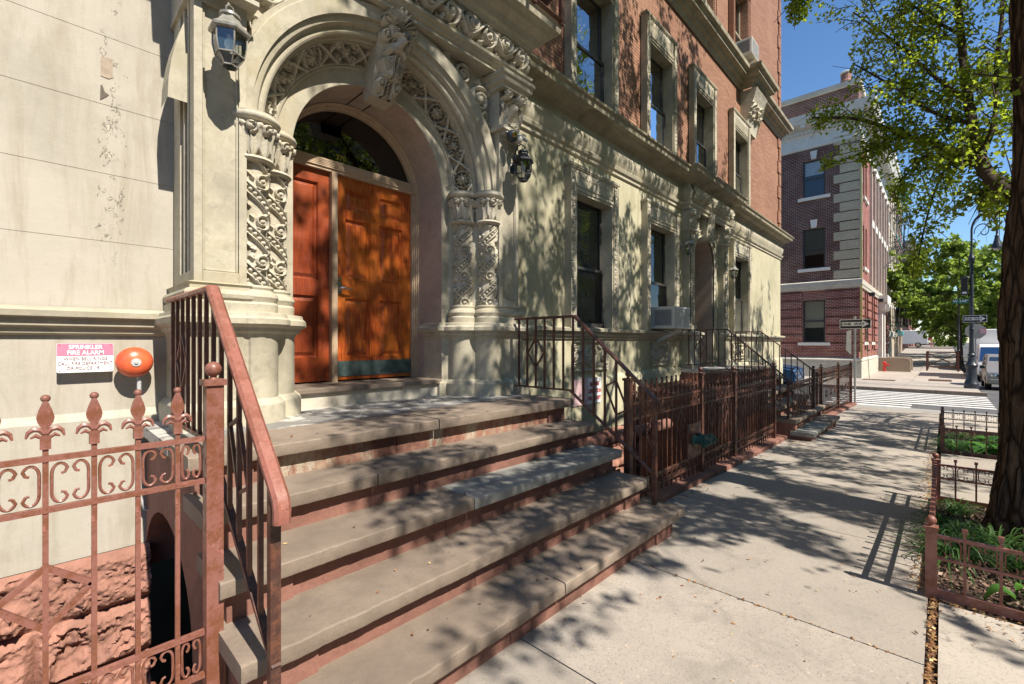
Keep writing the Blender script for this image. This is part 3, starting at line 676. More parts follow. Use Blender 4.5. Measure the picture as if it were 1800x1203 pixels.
# string courses: the lower one breaks out over both doorways
corn = [(0, 4.33), (.03, 4.35), (.03, 4.40), (.06, 4.42), (.075, 4.47), (.04, 4.49), (.03, 4.51),
        (.055, 4.56), (.075, 4.64), (.07, 4.72), (.045, 4.79), (.03, 4.82), (.03, 4.84), (.10, 4.87), (.11, 4.90), (.22, 4.93), (.24, 4.96),
        (.30, 4.98), (.31, 5.05), (.34, 5.07), (.345, 5.10), (.10, 5.13), (0, 5.14)]
cpath = [(3.84, YW), (9.42, YW), (9.42, 3.84), (11.92, 3.84), (11.92, YW), (17.5, YW), (17.5, 14)]
part('string_course', MB().sweep(cpath, [p for p in corn if p[1] <= 4.85]), 'trim', H1, label='moulded ground floor course with rounded frieze')
part('string_course', MB().sweep(cpath, [p for p in corn if p[1] >= 4.83]), 'trim_worn', H1, label='weather stained projecting cornice of the ground floor')
up = [(0, 8.40), (.03, 8.42), (.05, 8.50), (.12, 8.54), (.14, 8.60), (.24, 8.64), (.25, 8.72), (.32, 8.75), (.33, 8.84), (.1, 8.88), (0, 8.89)]
part('string_course', MB().sweep([(-8, YW), (13.3, YW), (13.3, 3.72), (14.4, 3.72), (14.4, YW), (17.5, YW), (17.5, 14)], up), 'trim_worn', H1, label='upper brick cornice')
r = Rel(1.0, 1.0, .03); scrollwork(r, .10, .05, .95, .3, .7, .4); r.rough(.004)
def corb(U, W, Hh):
    t = W; return (13.35+U, 3.98-(.08+.30*t**1.6)-Hh, 7.4+t)
mb = r.mb(corb); mb.add([(13.35, 4.02, 7.4), (13.35, 3.9, 7.4), (13.35, 3.6, 8.4), (13.35, 4.02, 8.4), (14.35, 4.02, 7.4), (14.35, 3.9, 7.4), (14.35, 3.6, 8.4), (14.35, 4.02, 8.4)], [(0, 1, 2, 3), (4, 7, 6, 5), (0, 4, 5, 1)])
part('corbel', mb, 'carved', H1, label='carved stone corbel under the upper cornice', smooth=50)
# carved bracket round the far corner
mb = MB()
for z, r_ in [(3.42, .17), (3.22, .22), (3.0, .16), (2.8, .2), (2.55, .14), (2.35, .16), (2.18, .09)]:
    mb.lathe([(.02, -.16), (r_*.6, -.16), (r_, -.1), (r_, .1), (r_*.6, .16), (.02, .16)], (17.58, 4.35, z), 12, 'y')
    mb.sphere((17.62+r_*.5, 4.2, z), r_*.45, 8)
part('corner_bracket', mb, 'carved', H1, label='carved scroll bracket on the side street corner', smooth=40)

def window(x0, x1, z0, z1, head, mats, blind=0, pane='pane', res=.012, carve=True, y=YW, bars=()):
    fw = .14; w = x1-x0; cas = MB()
    cas.box(x0-fw, x0, y-.105, y, z0, z1+head).box(x1, x1+fw, y-.105, y, z0, z1+head).box(x0, x1, y-.105, y, z1, z1+head)
    cas.box(x0-fw-.0, x0-fw+.02, y-.125, y-.105, z0, z1+head).box(x1+fw-.02, x1+fw, y-.125, y-.105, z0, z1+head).box(x0-fw+.02, x1+fw-.02, y-.125, y-.105, z1+head-.02, z1+head)
    cas.box(x0-fw-.03, x1+fw+.03, y-.135, y, z1+head+.001, z1+head+.04)
    cas.box(x0+.0, x1-.0, y-.118, y-.105, z1+.01, z1+.045).box(x0, x1, y-.118, y-.105, z1+.075, z1+.10)
    cas.box(x0-.02, x0-.002, y-.12, y-.105, z0, z1).box(x1+.002, x1+.02, y-.12, y-.105, z0, z1)
    cas.box(x0+.001, x0+.03, y-.104, y+.10, z0, z1).box(x1-.03, x1-.001, y-.104, y+.10, z0, z1).box(x0+.03, x1-.03, y-.104, y+.10, z1-.03, z1-.001)
    wd = part('window', cas, mats[0], H1, smooth=0)
    if carve:
        cs = MB()
        for xx in (x0-.12, x1+.02):
            r = guilloche(z1+head-.03-z0, .10, .022, res); cs.grid(np.stack(np.broadcast_arrays(xx+np.meshgrid(r.u, r.w, indexing='ij')[1], y-.106-r.H, z0+np.meshgrid(r.u, r.w, indexing='ij')[0]), -1))
        r = Rel(w-.04, .11, res); scrollwork(r, .016, 0, w-.04, 0, .11); U, W = np.meshgrid(r.u, r.w, indexing='ij')
        cs.grid(np.stack([x0+.02+U, y-.106-r.H, z1+head-.135+W], -1))
        part('carved_surround', cs, 'carved', wd, smooth=60)
    s = MB(); t = .055; ys = y+.05
    zm = z0+(z1-z0)*.46
    def leaf(za, zb, yy):
        s.box(x0+.02, x0+.02+t, yy, yy+.045, za, zb).box(x1-.02-t, x1-.02, yy, yy+.045, za, zb)
        s.box(x0+.02+t, x1-.02-t, yy, yy+.045, za, za+t).box(x0+.02+t, x1-.02-t, yy, yy+.045, zb-t*.8, zb)
    leaf(z0+.03, zm+.03, ys); leaf(zm-.02, z1, ys+.05)
    s.box(x0, x0+.02, ys-.03, ys+.12, z0, z1).box(x1-.02, x1, ys-.03, ys+.12, z0, z1).box(x0+.02, x1-.02, ys-.04, ys+.12, z0, z0+.03)
    part('sash', s, mats[1], wd, smooth=0)
    p = MB().add([(x0+.05, ys+.02, z0+.06), (x1-.05, ys+.02, z0+.06), (x1-.05, ys+.02, zm), (x0+.05, ys+.02, zm),
                  (x0+.05, ys+.07, zm), (x1-.05, ys+.07, zm), (x1-.05, ys+.07, z1-.03), (x0+.05, ys+.07, z1-.03)], [(0, 1, 2, 3), (4, 5, 6, 7)])
    part('pane', p, pane, wd, smooth=0)
    if blind:
        b = MB(); zz = z1-.03
        while zz > z1-(z1-z0)*blind: b.box(x0+.05, x1-.05, ys+.105, ys+.11, zz-.03, zz-.006); zz -= .031
        part('blind', b, 'blind', wd, smooth=0)
    return wd
gm = ('trim', 'black_sash')
w1 = window(*GW[0], .34, gm, .6); window(*GW[1], .34, gm, .62, res=.016); window(*GW[2], .36, gm, 0, res=.025)
part('blind', MB().box(5.56, 6.45, YW+.19, YW+.2, 1.8, 2.64), 'blind', w1, label='pale lowered shade behind the lower sash', smooth=0)
um = ('trim_olive', 'black_sash')
for h in UW: window(*h, .42, um, .0, pane='pane_up', res=.016 if h[0] < 9 else .025)
for h in TW: window(*h, .05, ('brick', 'sash_tan'), .5, pane='pane_up', carve=False)

# ------------------------------------------------------------ main doorway
CX, CZ, RI = 2.2, 3.11, .752
def both(name, mk, mat, label=None, **k):
    for s in (0, 1):
        mb = mk()
        if s: mb.mirror(CX)
        part(name, mb, mat, H1, label, **k)
both('jamb_wall', lambda: MB().prism([(1.448, 3.8), (1.448, 4.5), (.92, 4.5), (.92, 3.62), (.99, 3.46), (1.05, 3.46), (1.36, 3.8)], 1.0, CZ), 'trim', smooth=0)
both('reveal', lambda: MB().box(1.4485, 1.452, 3.803, 4.24, 1.0, CZ), 'reveal', smooth=0)
part('reveal', MB().arch([(RI, 3.803), (RI, 4.24)], CX, CZ), 'reveal', H1, label='pinkish plastered arch soffit')
mb = MB()
for a in (97, 84):                                         # joints of the keystone on the soffit
    t = R(a); p = (CX+(RI-.003)*math.cos(t), 3.81, CZ+(RI-.003)*math.sin(t)); mb.bar(p, (p[0], 4.22, p[2]), .008, .008)
part('soffit_joint', mb, 'dark_room', H1, smooth=0)
part('archivolt', MB().arch([(RI, 3.85), (RI, 3.803), (RI+.004, 3.80), (.884, 3.80), (.886, 3.785), (.898, 3.78), (.905, 3.785), (.905, 3.82)], CX, CZ, 64), 'trim', H1, label='plain inner arch ring')
roll = [(1.075+.032*math.cos(a), 3.562+.032*math.sin(a)) for a in np.linspace(R(110), R(300), 8)]
part('archivolt', MB().arch([(1.036, 3.70), (1.036, 3.63), (1.04, 3.60), (1.048, 3.595)]+roll+[(1.10, 3.53), (1.10, 3.515), (1.112, 3.49), (1.14, 3.478), (1.156, 3.476), (1.156, 3.45), (1.262, 3.44), (1.27, 3.447), (1.272, 3.55)], CX, CZ, 72), 'trim', H1, label='moulded outer arch rings')
L = math.pi*.97; Wd = .19
r = Rel(L, Wd, .0055); h = .042; n = 9; p = L/n
r.stroke([(0, .008), (L, .008)], .010, h); r.stroke([(0, Wd-.008), (L, Wd-.008)], .010, h)
for k in range(n):
    cx = (k+.5)*p
    if k % 2 == 0:
        r.flower(cx, Wd/2, .075, 9, h*1.3); r.ring(cx, Wd/2, .083, .007, h)
    else:
        r.flower(cx, Wd/2, .05, 6, h*1.2)
        for sx in (-1, 1):
            for sy in (-1, 1): r.spiral(cx+sx*.07, Wd/2+sy*.045, .034, 1.2, 1.5*sx, sx*sy, .008, h)
    for q_ in range(5): r.leaf(rng.uniform(k*p, k*p+p), rng.uniform(.02, Wd-.02), rng.uniform(0, 6.28), .05, .014, h*.75)
    for s in (-1, 1):
        r.stroke([(k*p-.10, Wd/2-s*.085), (k*p-.03, Wd/2-s*.03), (k*p+.03, Wd/2+s*.03), (k*p+.10, Wd/2+s*.085)], .015, h)
    for a in (.9, 2.2, 4.0, 5.4): r.leaf(cx+.09*math.cos(a), Wd/2+.06*math.sin(a), a, .055, .017, h)
r.undercut(.8); r.rough(.0008)
def fn(U, W, Hh):
    t = np.pi*(U/L); rr = .906+W/Wd*.132; yy = 3.79-W/Wd*.155; k = (Hh-.034)*.707; rr = rr-k; yy = yy-k
    return CX+rr*np.cos(t), yy, CZ+rr*np.sin(t)
part('carved_arch_band', r.mb(fn), 'carved', H1, label='arch band carved with flowers and interlaced straps', smooth=70)

# columns
def shaft_mesh(cx, cy, mirror):
    r0 = .088; Cc = 2*math.pi*r0; z0, z1 = 1.925, 2.80; r = Rel(Cc, z1-z0, .0052); h = .022; m = 2; pt = Cc/m
    for k in range(-8, 10):
        o = k*pt
        def ln(off): return [(0, o+off), (Cc, o+off+Cc)]
        for off in (-.034, .034): r.stroke(ln(off), .0075, h)
        d = .027*math.sqrt(2)
        u = 0
        while u < Cc: r.dome(u, o+u, .0155, h*1.05); u += d*.72
        u = .02
        while u < Cc:
            cu, cv = u, o+u+pt*.5; r.spiral(cu, cv, .058, 1.7, -1.0, 1 if int(u/.14) % 2 else -1, .0085, h)
            for a in (.2, 2.0, 3.5, 4.8): r.leaf(cu+.05*math.cos(a), cv+.05*math.sin(a), a+.6, .045, .012, h*.9)
            u += .145
    for q_ in range(50): r.leaf(rng.uniform(0, Cc), rng.uniform(0, z1-z0), rng.uniform(0, 6.28), .045, .011, h*.55)
    r.H[-1] = r.H[0]; r.undercut(.3); r.rough(.0005); r.H[-1] = r.H[0]
    def fn(U, W, Hh):
        a = U/Cc*2*np.pi*(-1 if mirror else 1)+2.3; rr = r0-.004+Hh; return cx+rr*np.cos(a), cy+rr*np.sin(a), z0+W
    return r.mb(fn)
def capital_mesh(cx, cy):
    z0, z1 = 2.80, 3.05; Cc = .8; r = Rel(Cc, z1-z0, .0075); h = .03; n = 8
    for k in range(n):
        x = (k+.5)*Cc/n
        r.leaf(x, .0, math.pi/2, .15, .045, h); r.leaf(x+Cc/n/2, .05, math.pi/2, .17, .04, h*.8)
        r.spiral(x, .195, .036, 1.4, -1.6, 1 if k % 2 else -1, .010, h*1.2)
        r.dome(x+Cc/n/2, .21, .022, h)
    r.H[-1] = r.H[0]; r.undercut(.4); r.rough(.0006); r.H[-1] = r.H[0]
    def fn(U, W, Hh):
        a = U/Cc*2*np.pi; rr = .098+.05*(W/.25)**1.7+Hh*.9; return cx+rr*np.cos(a), cy+rr*np.sin(a), z0+W
    mb = r.mb(fn)
    mb.lathe([(.10, 2.775), (.125, 2.78), (.135, 2.795), (.125, 2.812), (.10, 2.82)], (cx, cy, 0), 28)
    mb.lathe([(.12, 3.045), (.155, 3.048), (.168, 3.06), (.172, 3.075), (.165, 3.09), (.15, 3.095), (.15, 3.108), (.02, 3.109)], (cx, cy, 0), 28)
    return mb
for s, (dx, y) in [(0, (1.13, 3.50)), (0, (.945, 3.69)), (1, (1.13, 3.50)), (1, (.945, 3.69))]:
    x = CX+dx*(1 if s else -1)
    col = part('column', shaft_mesh(x, y, not s), 'carved', H1, label='spirally carved column shaft with bead rows', smooth=70)
    part('capital', capital_mesh(x, y), 'carved', col, smooth=60)
    part('column_base', MB().lathe([(.15, 1.735), (.155, 1.80), (.145, 1.815), (.15, 1.83), (.158, 1.85), (.15, 1.875), (.128, 1.885), (.122, 1.90), (.128, 1.915), (.122, 1.93), (.09, 1.935)], (x, y, 0), 28), 'trim', col)
def ped_path(o=0):
    P = [(.66-o, 4.2), (.66-o, 3.37-o), (1.0, 3.37-o)]
    P += [(1.07+(.155+o)*math.cos(a), 3.5+(.155+o)*math.sin(a)) for a in np.linspace(R(-112), R(12), 9)]
    P += [(1.255+(.155+o)*math.cos(a), 3.69+(.155+o)*math.sin(a)) for a in np.linspace(R(-78), R(20), 8)]
    return P+[(1.458, 3.79), (1.458, 4.1)]
pedp = [(.045, .97), (.045, 1.09), (.04, 1.12), (.015, 1.15), (0, 1.16), (0, 1.57), (.012, 1.60), (.035, 1.615), (.04, 1.64), (.07, 1.655), (.078, 1.665), (.078, 1.70), (.06, 1.715), (.055, 1.74), (.0, 1.748)]
both('pedestal', lambda: MB().sweep(ped_path(), pedp, cap_top=True), 'trim')
both('base_moulding', lambda: MB().sweep([(.675, 4.1), (.675, 3.385), (1.015, 3.385), (1.015, 3.8)], [(.03, 1.745), (.03, 1.80), (.015, 1.815), (.03, 1.83), (.035, 1.855), (.025, 1.875), (.0, 1.885), (-.0, 1.905), (.012, 1.92), (-.02, 1.932)], cap_top=True), 'trim')
def pilaster():
    m = MB().box(.72, 1.0, 3.425, 4.3, 1.92, 3.82)
    m.box(.70, .748, 3.40, 3.425, 1.925, 3.80).box(.952, 1.0, 3.40, 3.425, 1.925, 3.80).box(.748, .952, 3.40, 3.425, 1.925, 2.0).box(.748, .952, 3.40, 3.425, 3.70, 3.80)
    m.box(.750, .762, 3.41, 3.425, 2.002, 3.698).box(.938, .950, 3.41, 3.425, 2.002, 3.698).box(.763, .937, 3.41, 3.425, 2.002, 2.016)
    m.box(.70, .72, 3.427, 3.50, 1.925, 3.80).box(.70, .72, 3.78, 3.97, 1.925, 3.80).box(.70, .72, 3.50, 3.78, 1.925, 2.0).box(.705, .72, 3.56, 3.60, 2.0, 3.8).box(.705, .72, 3.68, 3.72, 2.0, 3.8)
    return m
both('pilaster', pilaster, 'trim', smooth=0, bevel=.004)
# console capitals with a face between volutes
def console():
    r = Rel(.32, .42, .0068); g = r.gauss
    g(.16, .22, .055, .085, .075); g(.16, .22, .04, .06, .02); g(.16, .215, .011, .03, .025); g(.16, .19, .014, .012, .018)      # head, face, nose
    g(.142, .235, .010, .007, -.016); g(.178, .235, .010, .007, -.016); g(.16, .165, .02, .006, .012); g(.16, .155, .018, .004, -.008); g(.16, .14, .02, .014, .014)
    for a in np.linspace(.2, 2.95, 9): r.leaf(.16+.045*math.cos(a), .25+.04*math.sin(a), a, .055, .016, .075)
    for sx in (-1, 1):
        r.spiral(.16+sx*.105, .345, .062, 1.8, 1.2*sx, -sx, .016, .10); r.dome(.16+sx*.11, .335, .05, .07)
        for k in range(6): r.leaf(.16+sx*.06, .29-.045*k, -1.2 if sx > 0 else -1.94, .10, .022, .045)
        r.leaf(.16+sx*.13, .27, -math.pi/2+sx*.3, .2, .03, .05); r.spiral(.16+sx*.05, .07, .04, 1.4, 0, sx, .011, .045)
    r.flower(.16, .05, .04, 7, .045); r.rough(.0008)
    b = 3.365
    mb = r.mb(lambda U, W, Hh: (.69+U, b+.03-.02*(W/.42)-Hh, 3.81+W))
    mb.box(.69, 1.01, 3.395, 4.2, 3.812, 4.23)
    mb.box(.682, 1.045, 3.30, 4.0, 3.77, 3.80).box(.688, 1.03, 3.33, 4.0, 3.80, 3.815)
    return mb
both('console', console, 'carved', 'console carved with a face between leafy volutes', smooth=50)
both('impost_block', lambda: MB().sweep([(.69, 4.1), (.69, 3.33), (1.01, 3.33), (1.01, 3.7)], [(-.02, 4.19), (.03, 4.20), (.035, 4.235), (.065, 4.255), (.07, 4.30), (.09, 4.315), (.09, 4.35), (.0, 4.362)], cap_top=True), 'trim')
# spandrels
for s in (0, 1):
    x0, x1 = (.995, 2.05) if not s else (2.35, 3.405)
    r = Rel(x1-x0, 1.26, .0085); hh = .03
    for k in range(26):
        a = rng.uniform(0, 6.28); u = rng.uniform(0, x1-x0); v = rng.uniform(0, 1.26)
        r.leaf(u, v, a, .10, .028, hh*.9)
    for (u, v, q) in [(.16, .98, .13), (.40, 1.14, .10), (.10, .68, .08), (.62, 1.2, .06), (.08, .45, .05)]:
        u = u if not s else x1-x0-u
        r.spiral(u, v, q, 1.8, 1.0, 1 if s else -1, .016, hh*1.15); r.flower(u, v, q*.5, 7, hh*1.1)
    U, W = np.meshgrid(r.u, r.w, indexing='ij'); rr = np.hypot(x0+U-CX, W); mk = (rr > 1.315)[:-1, :-1]; r.undercut(.9); r.rough(.0008)
    part('spandrel', r.mb(lambda U, W, Hh: (x0+U, 3.53-Hh, CZ+W), mk), 'carved', H1, label='carved foliage in the corner above the arch', smooth=70)
fr = MB().arch([(1.272, 3.55), (1.272, 3.47), (1.30, 3.465), (1.312, 3.50), (1.312, 3.55)], CX, CZ, 60)
part('arch_fillet', fr, 'trim', H1)
mb = MB(); outer = [(1.0, 4.4), (3.4, 4.4)]
mb.arch([(1.06, 3.80), (1.06, 3.59), (1.6, 3.59), (1.6, 3.8)], CX, CZ, 40); part('backing_wall', mb, 'trim', H1, smooth=0)
# keystone mask
r = Rel(.32, .66, .0062); g = r.gauss; c0 = .16
g(c0, .40, .085, .13, .09); g(c0, .33, .05, .07, .03)
g(c0, .385, .020, .05, .075); g(c0, .352, .032, .018, .055); g(c0-.045, .44, .04, .013, .06); g(c0+.045, .44, .04, .013, .06); g(c0, .47, .06, .03, .02)
for sx in (-1, 1):
    g(c0+sx*.044, .412, .022, .013, -.065); r.dome(c0+sx*.042, .412, .010, .02, .075); g(c0+sx*.06, .36, .03, .03, .02)
    r.stroke([(c0+sx*.01, .335), (c0+sx*.045, .325), (c0+sx*.075, .30), (c0+sx*.095, .315)], .015, .13)
    for k in range(5): r.stroke([(c0+sx*(.03+.018*k), .49), (c0+sx*(.02+.016*k), .46), (c0+sx*(.012+.014*k), .43)], .006, .115)
    for k, a in enumerate(np.linspace(.25, 1.75, 6)): r.leaf(c0+sx*.05*math.cos(a), .50+.05*math.sin(a), a if sx > 0 else math.pi-a, .12, .028, .10)
    r.spiral(c0+sx*.115, .43, .042, 1.6, 0, sx, .012, .085); r.spiral(c0+sx*.12, .53, .04, 1.5, 1, -sx, .012, .08)
    for k in range(6): r.stroke([(c0+sx*(.015+.013*k), .30-.005*k), (c0+sx*(.03+.018*k), .25), (c0+sx*(.012+.015*k), .19), (c0+sx*(.02+.010*k), .14)], .010, .11-.006*k)
    r.spiral(c0+sx*.10, .09, .055, 1.6, 1.5, sx, .016, .07); r.stroke([(c0+sx*.06, .16), (c0+sx*.055, .05), (c0+sx*.06, .0)], .02, .055)
g(c0, .30, .03, .012, -.03); g(c0, .285, .03, .012, .03)
for k in range(5): r.dome(c0, .02+k*.028, .014, .06)
r.rough(.001)
def fn(U, W, Hh):
    w = .70+.40*np.clip(W/.66, 0, 1); return CX+(U-.16)*w*1.02, 3.695-.24*np.clip(W/.62, 0, 1)**.85-Hh*1.15, 3.745+W
mb = r.mb(fn)
n_ = 9
for q_ in range(n_):
    t0, t1 = q_/n_, (q_+1)/n_
    Y0, Y1 = 3.69-.24*t0**.85, 3.69-.24*t1**.85; a0, a1 = .108+.05*t0, .108+.05*t1; z0_, z1_ = 3.745+.62*t0, 3.745+.62*t1
    mb.add([(CX-a0, Y0, z0_), (CX+a0, Y0, z0_), (CX+a1, Y1, z1_), (CX-a1, Y1, z1_), (CX-a0, 3.85, z0_), (CX+a0, 3.85, z0_), (CX+a1, 3.85, z1_), (CX-a1, 3.85, z1_)], [(0, 3, 7, 4), (1, 5, 6, 2)]+([(0, 4, 5, 1)] if q_ == 0 else []))
part('keystone', mb, 'carved', H1, label='keystone carved as a bearded grotesque head', smooth=45)
# entablature
mb = MB().box(.63, 3.77, 3.39, 4.6, 4.37, 5.09); part('entablature_block', mb, 'trim', H1, smooth=0)
ep = [(.62, 4.02), (.62, 3.38), (3.78, 3.38), (3.78, 4.02)]
part('architrave', MB().sweep(ep, [(-.06, 4.362), (.0, 4.364), (.0, 4.40), (.025, 4.41), (.03, 4.43), (.06, 4.45), (.065, 4.475), (.0, 4.485)]), 'trim', H1)
r = Rel(3.16, .30, .0078); scrollwork(r, .05, .02, 3.14, .0, .30, .24); 
for k in range(13): r.dome(.12+k*.243, .15, .03, .05)
r.undercut(.8); r.rough(.001)
part('carved_frieze', r.mb(lambda U, W, Hh: (.62+U, 3.385-.075*np.sin(W/.30*np.pi)-Hh*1.2+.02, 4.475+W)), 'carved', H1, label='swelling frieze carved with open scrolls', smooth=70)
for x, s in ((.62, -1), (3.78, 1)):
    rr = .135; r = Rel(.27, .27, .007); r.ring(.135, .135, .12, .012, .02); r.spiral(.135, .135, .085, 1.6, 0, 1, .014, .02); r.flower(.135, .135, .05, 6, .02)
    U, W = np.meshgrid(r.u, r.w, indexing='ij'); mk = (np.hypot(U-.135, W-.135) < .134)[:-1, :-1]
    mb = r.mb(lambda U, W, Hh: (x+s*(.025+Hh), 3.32+U, 4.49+W), mk)
    mb.lathe([(.134, -.12), (.134, .025)] if s > 0 else [(.134, -.025), (.134, .12)], (x, 3.455, 4.625), 28, 'x'); part('frieze_scroll_end', mb, 'carved', H1, smooth=50)
part('cornice', MB().sweep(ep, [(.0, 4.76), (.05, 4.775), (.055, 4.81), (.09, 4.83), (.10, 4.87), (.11, 4.90), (.20, 4.93), (.22, 4.96), (.28, 4.98), (.29, 5.05), (.32, 5.07), (.325, 5.10), (.08, 5.13), (-.3, 5.14)], cap_top=True), 'trim', H1, label='moulded cornice over the main doorway')

# door, casing, fanlight
cas = MB().arch([(.752, 4.32), (.752, 4.215), (.742, 4.205), (.728, 4.21), (.722, 4.225), (.712, 4.225), (.708, 4.245), (.695, 4.25), (.693, 4.30)], CX, CZ, 56)
for s in (-1, 1):
    X = [CX+s*v for v in (.752, .735, .72, .70, .688)]
    for (a, b), y in zip(zip(X[:-1], X[1:]), (4.205, 4.22, 4.235, 4.25)): cas.box(min(a, b), max(a, b), y, 4.33, 1.16, 3.17 if y < 4.25 else 3.17)
    cas.box(min(X[0], X[4])-.0, max(X[0], X[4]), 4.20, 4.33, 3.172, 3.28)
cas.box(1.968, 2.024, 4.215, 4.34, 1.16, 3.17).box(1.975, 2.017, 4.205, 4.214, 1.16, 3.17)
frm = part('door_frame', cas, 'frame_wood', H1, smooth=40)
tb = MB().box(1.512, 2.888, 4.235, 4.34, 3.172, 3.195)
for k in range(5): tb.box(1.512, 2.888, 4.222, 4.33, 3.199+k*.0155, 3.199+k*.0155+.011)
tb.box(1.512, 2.888, 4.228, 4.34, 3.195, 3.279); part('transom_bar', tb, 'frame_wood', frm, smooth=0)
mb = MB(); n = 40; vs = [(CX, 4.29, CZ)]+[(CX+.70*math.cos(math.pi*i/n), 4.29, CZ+.70*math.sin(math.pi*i/n)) for i in range(n+1)]
mb.add(vs, [(0, i+1, i+2) for i in range(n)]); fl = part('fanlight', mb, 'pane_lunette', H1, smooth=0, label='dark half round fanlight above the doors')
text('370', .068, 'brass', fl, (2.09, 4.284, 3.345), (1, 0, 0), (0, -1, 0), name='house_number', bold=.002)
part('hall_wall', MB().box(1.0, 3.4, 5.2, 5.25, .9, 4.1).box(1.0, 3.4, 4.36, 5.2, 4.0, 4.05).box(1.4, 1.44, 4.36, 5.2, .9, 4.0).box(2.96, 3.0, 4.36, 5.2, .9, 4.0), 'dark', H1, smooth=0)
def leaf(x0, x1, cols, rows, st):
    m = MB(); yf = 4.275; z0, z1 = 1.175, 3.168
    xs = [x0]; 
    for a, b in cols: xs += [a, b]
    xs.append(x1)
    for a, b in zip(xs[0::2], xs[1::2]): m.box(a, b, yf, yf+.045, z0, z1)
    zs = [z0]
    for a, b in rows: zs += [a, b]
    zs.append(z1)
    for a, b in cols:
        for c, d in zip(zs[0::2], zs[1::2]): m.box(a, b, yf, yf+.045, c, d)
        for c, d in rows:
            g = .022
            o = [(a, yf+.004, c), (b, yf+.004, c), (b, yf+.004, d), (a, yf+.004, d)]
            i1 = [(a+.010, yf+.022, c+.010), (b-.010, yf+.022, c+.010), (b-.010, yf+.022, d-.010), (a+.010, yf+.022, d-.010)]
            i2 = [(a+g, yf+.024, c+g), (b-g, yf+.024, c+g), (b-g, yf+.024, d-g), (a+g, yf+.024, d-g)]
            i3 = [(a+g*2.4, yf+.008, c+g*2.4), (b-g*2.4, yf+.008, c+g*2.4), (b-g*2.4, yf+.008, d-g*2.4), (a+g*2.4, yf+.008, d-g*2.4)]
            f = []
            for k in range(3): f += [(k*4+j, k*4+(j+1) % 4, (k+1)*4+(j+1) % 4, (k+1)*4+j) for j in range(4)]
            m.add(o+i1+i2+i3, f+[(12, 13, 14, 15)])
    return m
rows = [(1.40, 1.98), (2.17, 2.76), (2.85, 3.05)]
d1 = part('door', leaf(2.028, 2.884, [(2.13, 2.40), (2.51, 2.78)], rows, .1), 'door', H1, smooth=0, label='orange varnished six panel door')
part('door', leaf(1.513, 1.964, [(1.60, 1.86)], [(1.40, 1.98), (2.13, 3.05)], .1), 'door_red', H1, smooth=0, label='narrow red brown fixed side door')
kp = part('kick_plate', MB().box(2.032, 2.88, 4.268, 4.274, 1.21, 1.36), 'kick', d1, smooth=0)
hd = MB().box(2.045, 2.085, 4.262, 4.274, 2.02, 2.18); part('lock_plate', hd, 'nickel', d1, smooth=0)
part('lock_cylinder', MB().lathe([(.0155, -.012), (.014, 0), (.002, .0)][::-1], (2.065, 4.262, 2.145), 14, 'y').lathe([(.001, -.016), (.013, -.014), (.016, 0)], (2.065, 4.262, 2.145), 14, 'y'), 'brass', d1)
part('handle', MB().tube([(2.065, 4.27, 2.07), (2.065, 4.225, 2.07), (2.085, 4.215, 2.072), (2.14, 4.215, 2.068), (2.18, 4.225, 2.055)], [.012, .012, .012, .009, .006], 10), 'nickel', d1)
sl = MB().box(1.47, 2.94, 3.775, 4.34, 1.115, 1.16)
part('door_sill', sl, 'tread', H1, bevel=.008, smooth=0); part('sill_riser', MB().box(1.458, 2.942, 3.81, 4.3, .98, 1.115), 'limestone', H1, smooth=0)

# ------------------------------------------------------------ second doorway
R2 = .59; cx, cz = C2, 3.36
mb = MB().arch([(R2, YW+.0), (R2, 4.75)], cx, cz, 32); mb.box(W2[0], W2[0]+.004, YW+.002, 4.75, .95, cz).box(W2[1]-.004, W2[1], YW+.002, 4.75, .95, cz)
part('reveal', mb, 'reveal', H1, label='brown pink plastered reveal of the far doorway')
# wall above the arch
mb = MB(); n = 24
vs = []; 
for i in range(n+1):
    t = math.pi*i/n; vs += [(cx+R2*math.cos(t), YW-.001, cz+R2*math.sin(t)), (cx+R2*math.cos(t), YW-.001, 4.4)]
mb.add(vs, [(2*i, 2*i+2, 2*i+3, 2*i+1) for i in range(n)]); part('arch_wall', mb, 'stucco', H1, smooth=0)
r = Rel(math.pi*.69, .15, .014); n = 10
for k in range(n): r.flower((k+.5)*r.L/n, .075, .06, 7, .03)
for o in (.01, .14): r.stroke([(0, o), (r.L, o)], .014, .03)
def fn(U, W, Hh):
    t = U/r.L*np.pi; rr = .60+W; return cx+rr*np.cos(t), YW-.02-Hh, cz+rr*np.sin(t)
mb = r.mb(fn)
for s in (-1, 1):
    r2 = Rel(1.55, .15, .016); k = 0
    for k in range(11): r2.flower(.07+k*.14, .075, .06, 6, .03); 
    for o in (.01, .14): r2.stroke([(0, o), (1.55, o)], .014, .03)
    U, W = np.meshgrid(r2.u, r2.w, indexing='ij'); mb.grid(np.stack([cx+s*(.60+W), YW-.02-r2.H, 1.80+U], -1))
part('carved_arch_band', mb, 'carved', H1, label='arch band carved with rosettes round the far doorway', smooth=60)
mb = MB()
for x0 in (9.47, 11.56):
    mb.box(x0, x0+.3, 3.853, YW+.05, 1.9, 3.92).box(x0-.03, x0+.33, 3.82, YW+.05, 1.78, 1.9)
part('pilaster', mb, 'trim', H1, smooth=0, bevel=.006)
for x0 in (9.47, 11.56):
    r = guilloche(1.9, .2, .025, .016); U, W = np.meshgrid(r.u, r.w, indexing='ij'); part('carved_strip', MB().grid(np.stack([x0+.05+W, 3.852-r.H, 1.95+U], -1)), 'carved', H1, smooth=60)
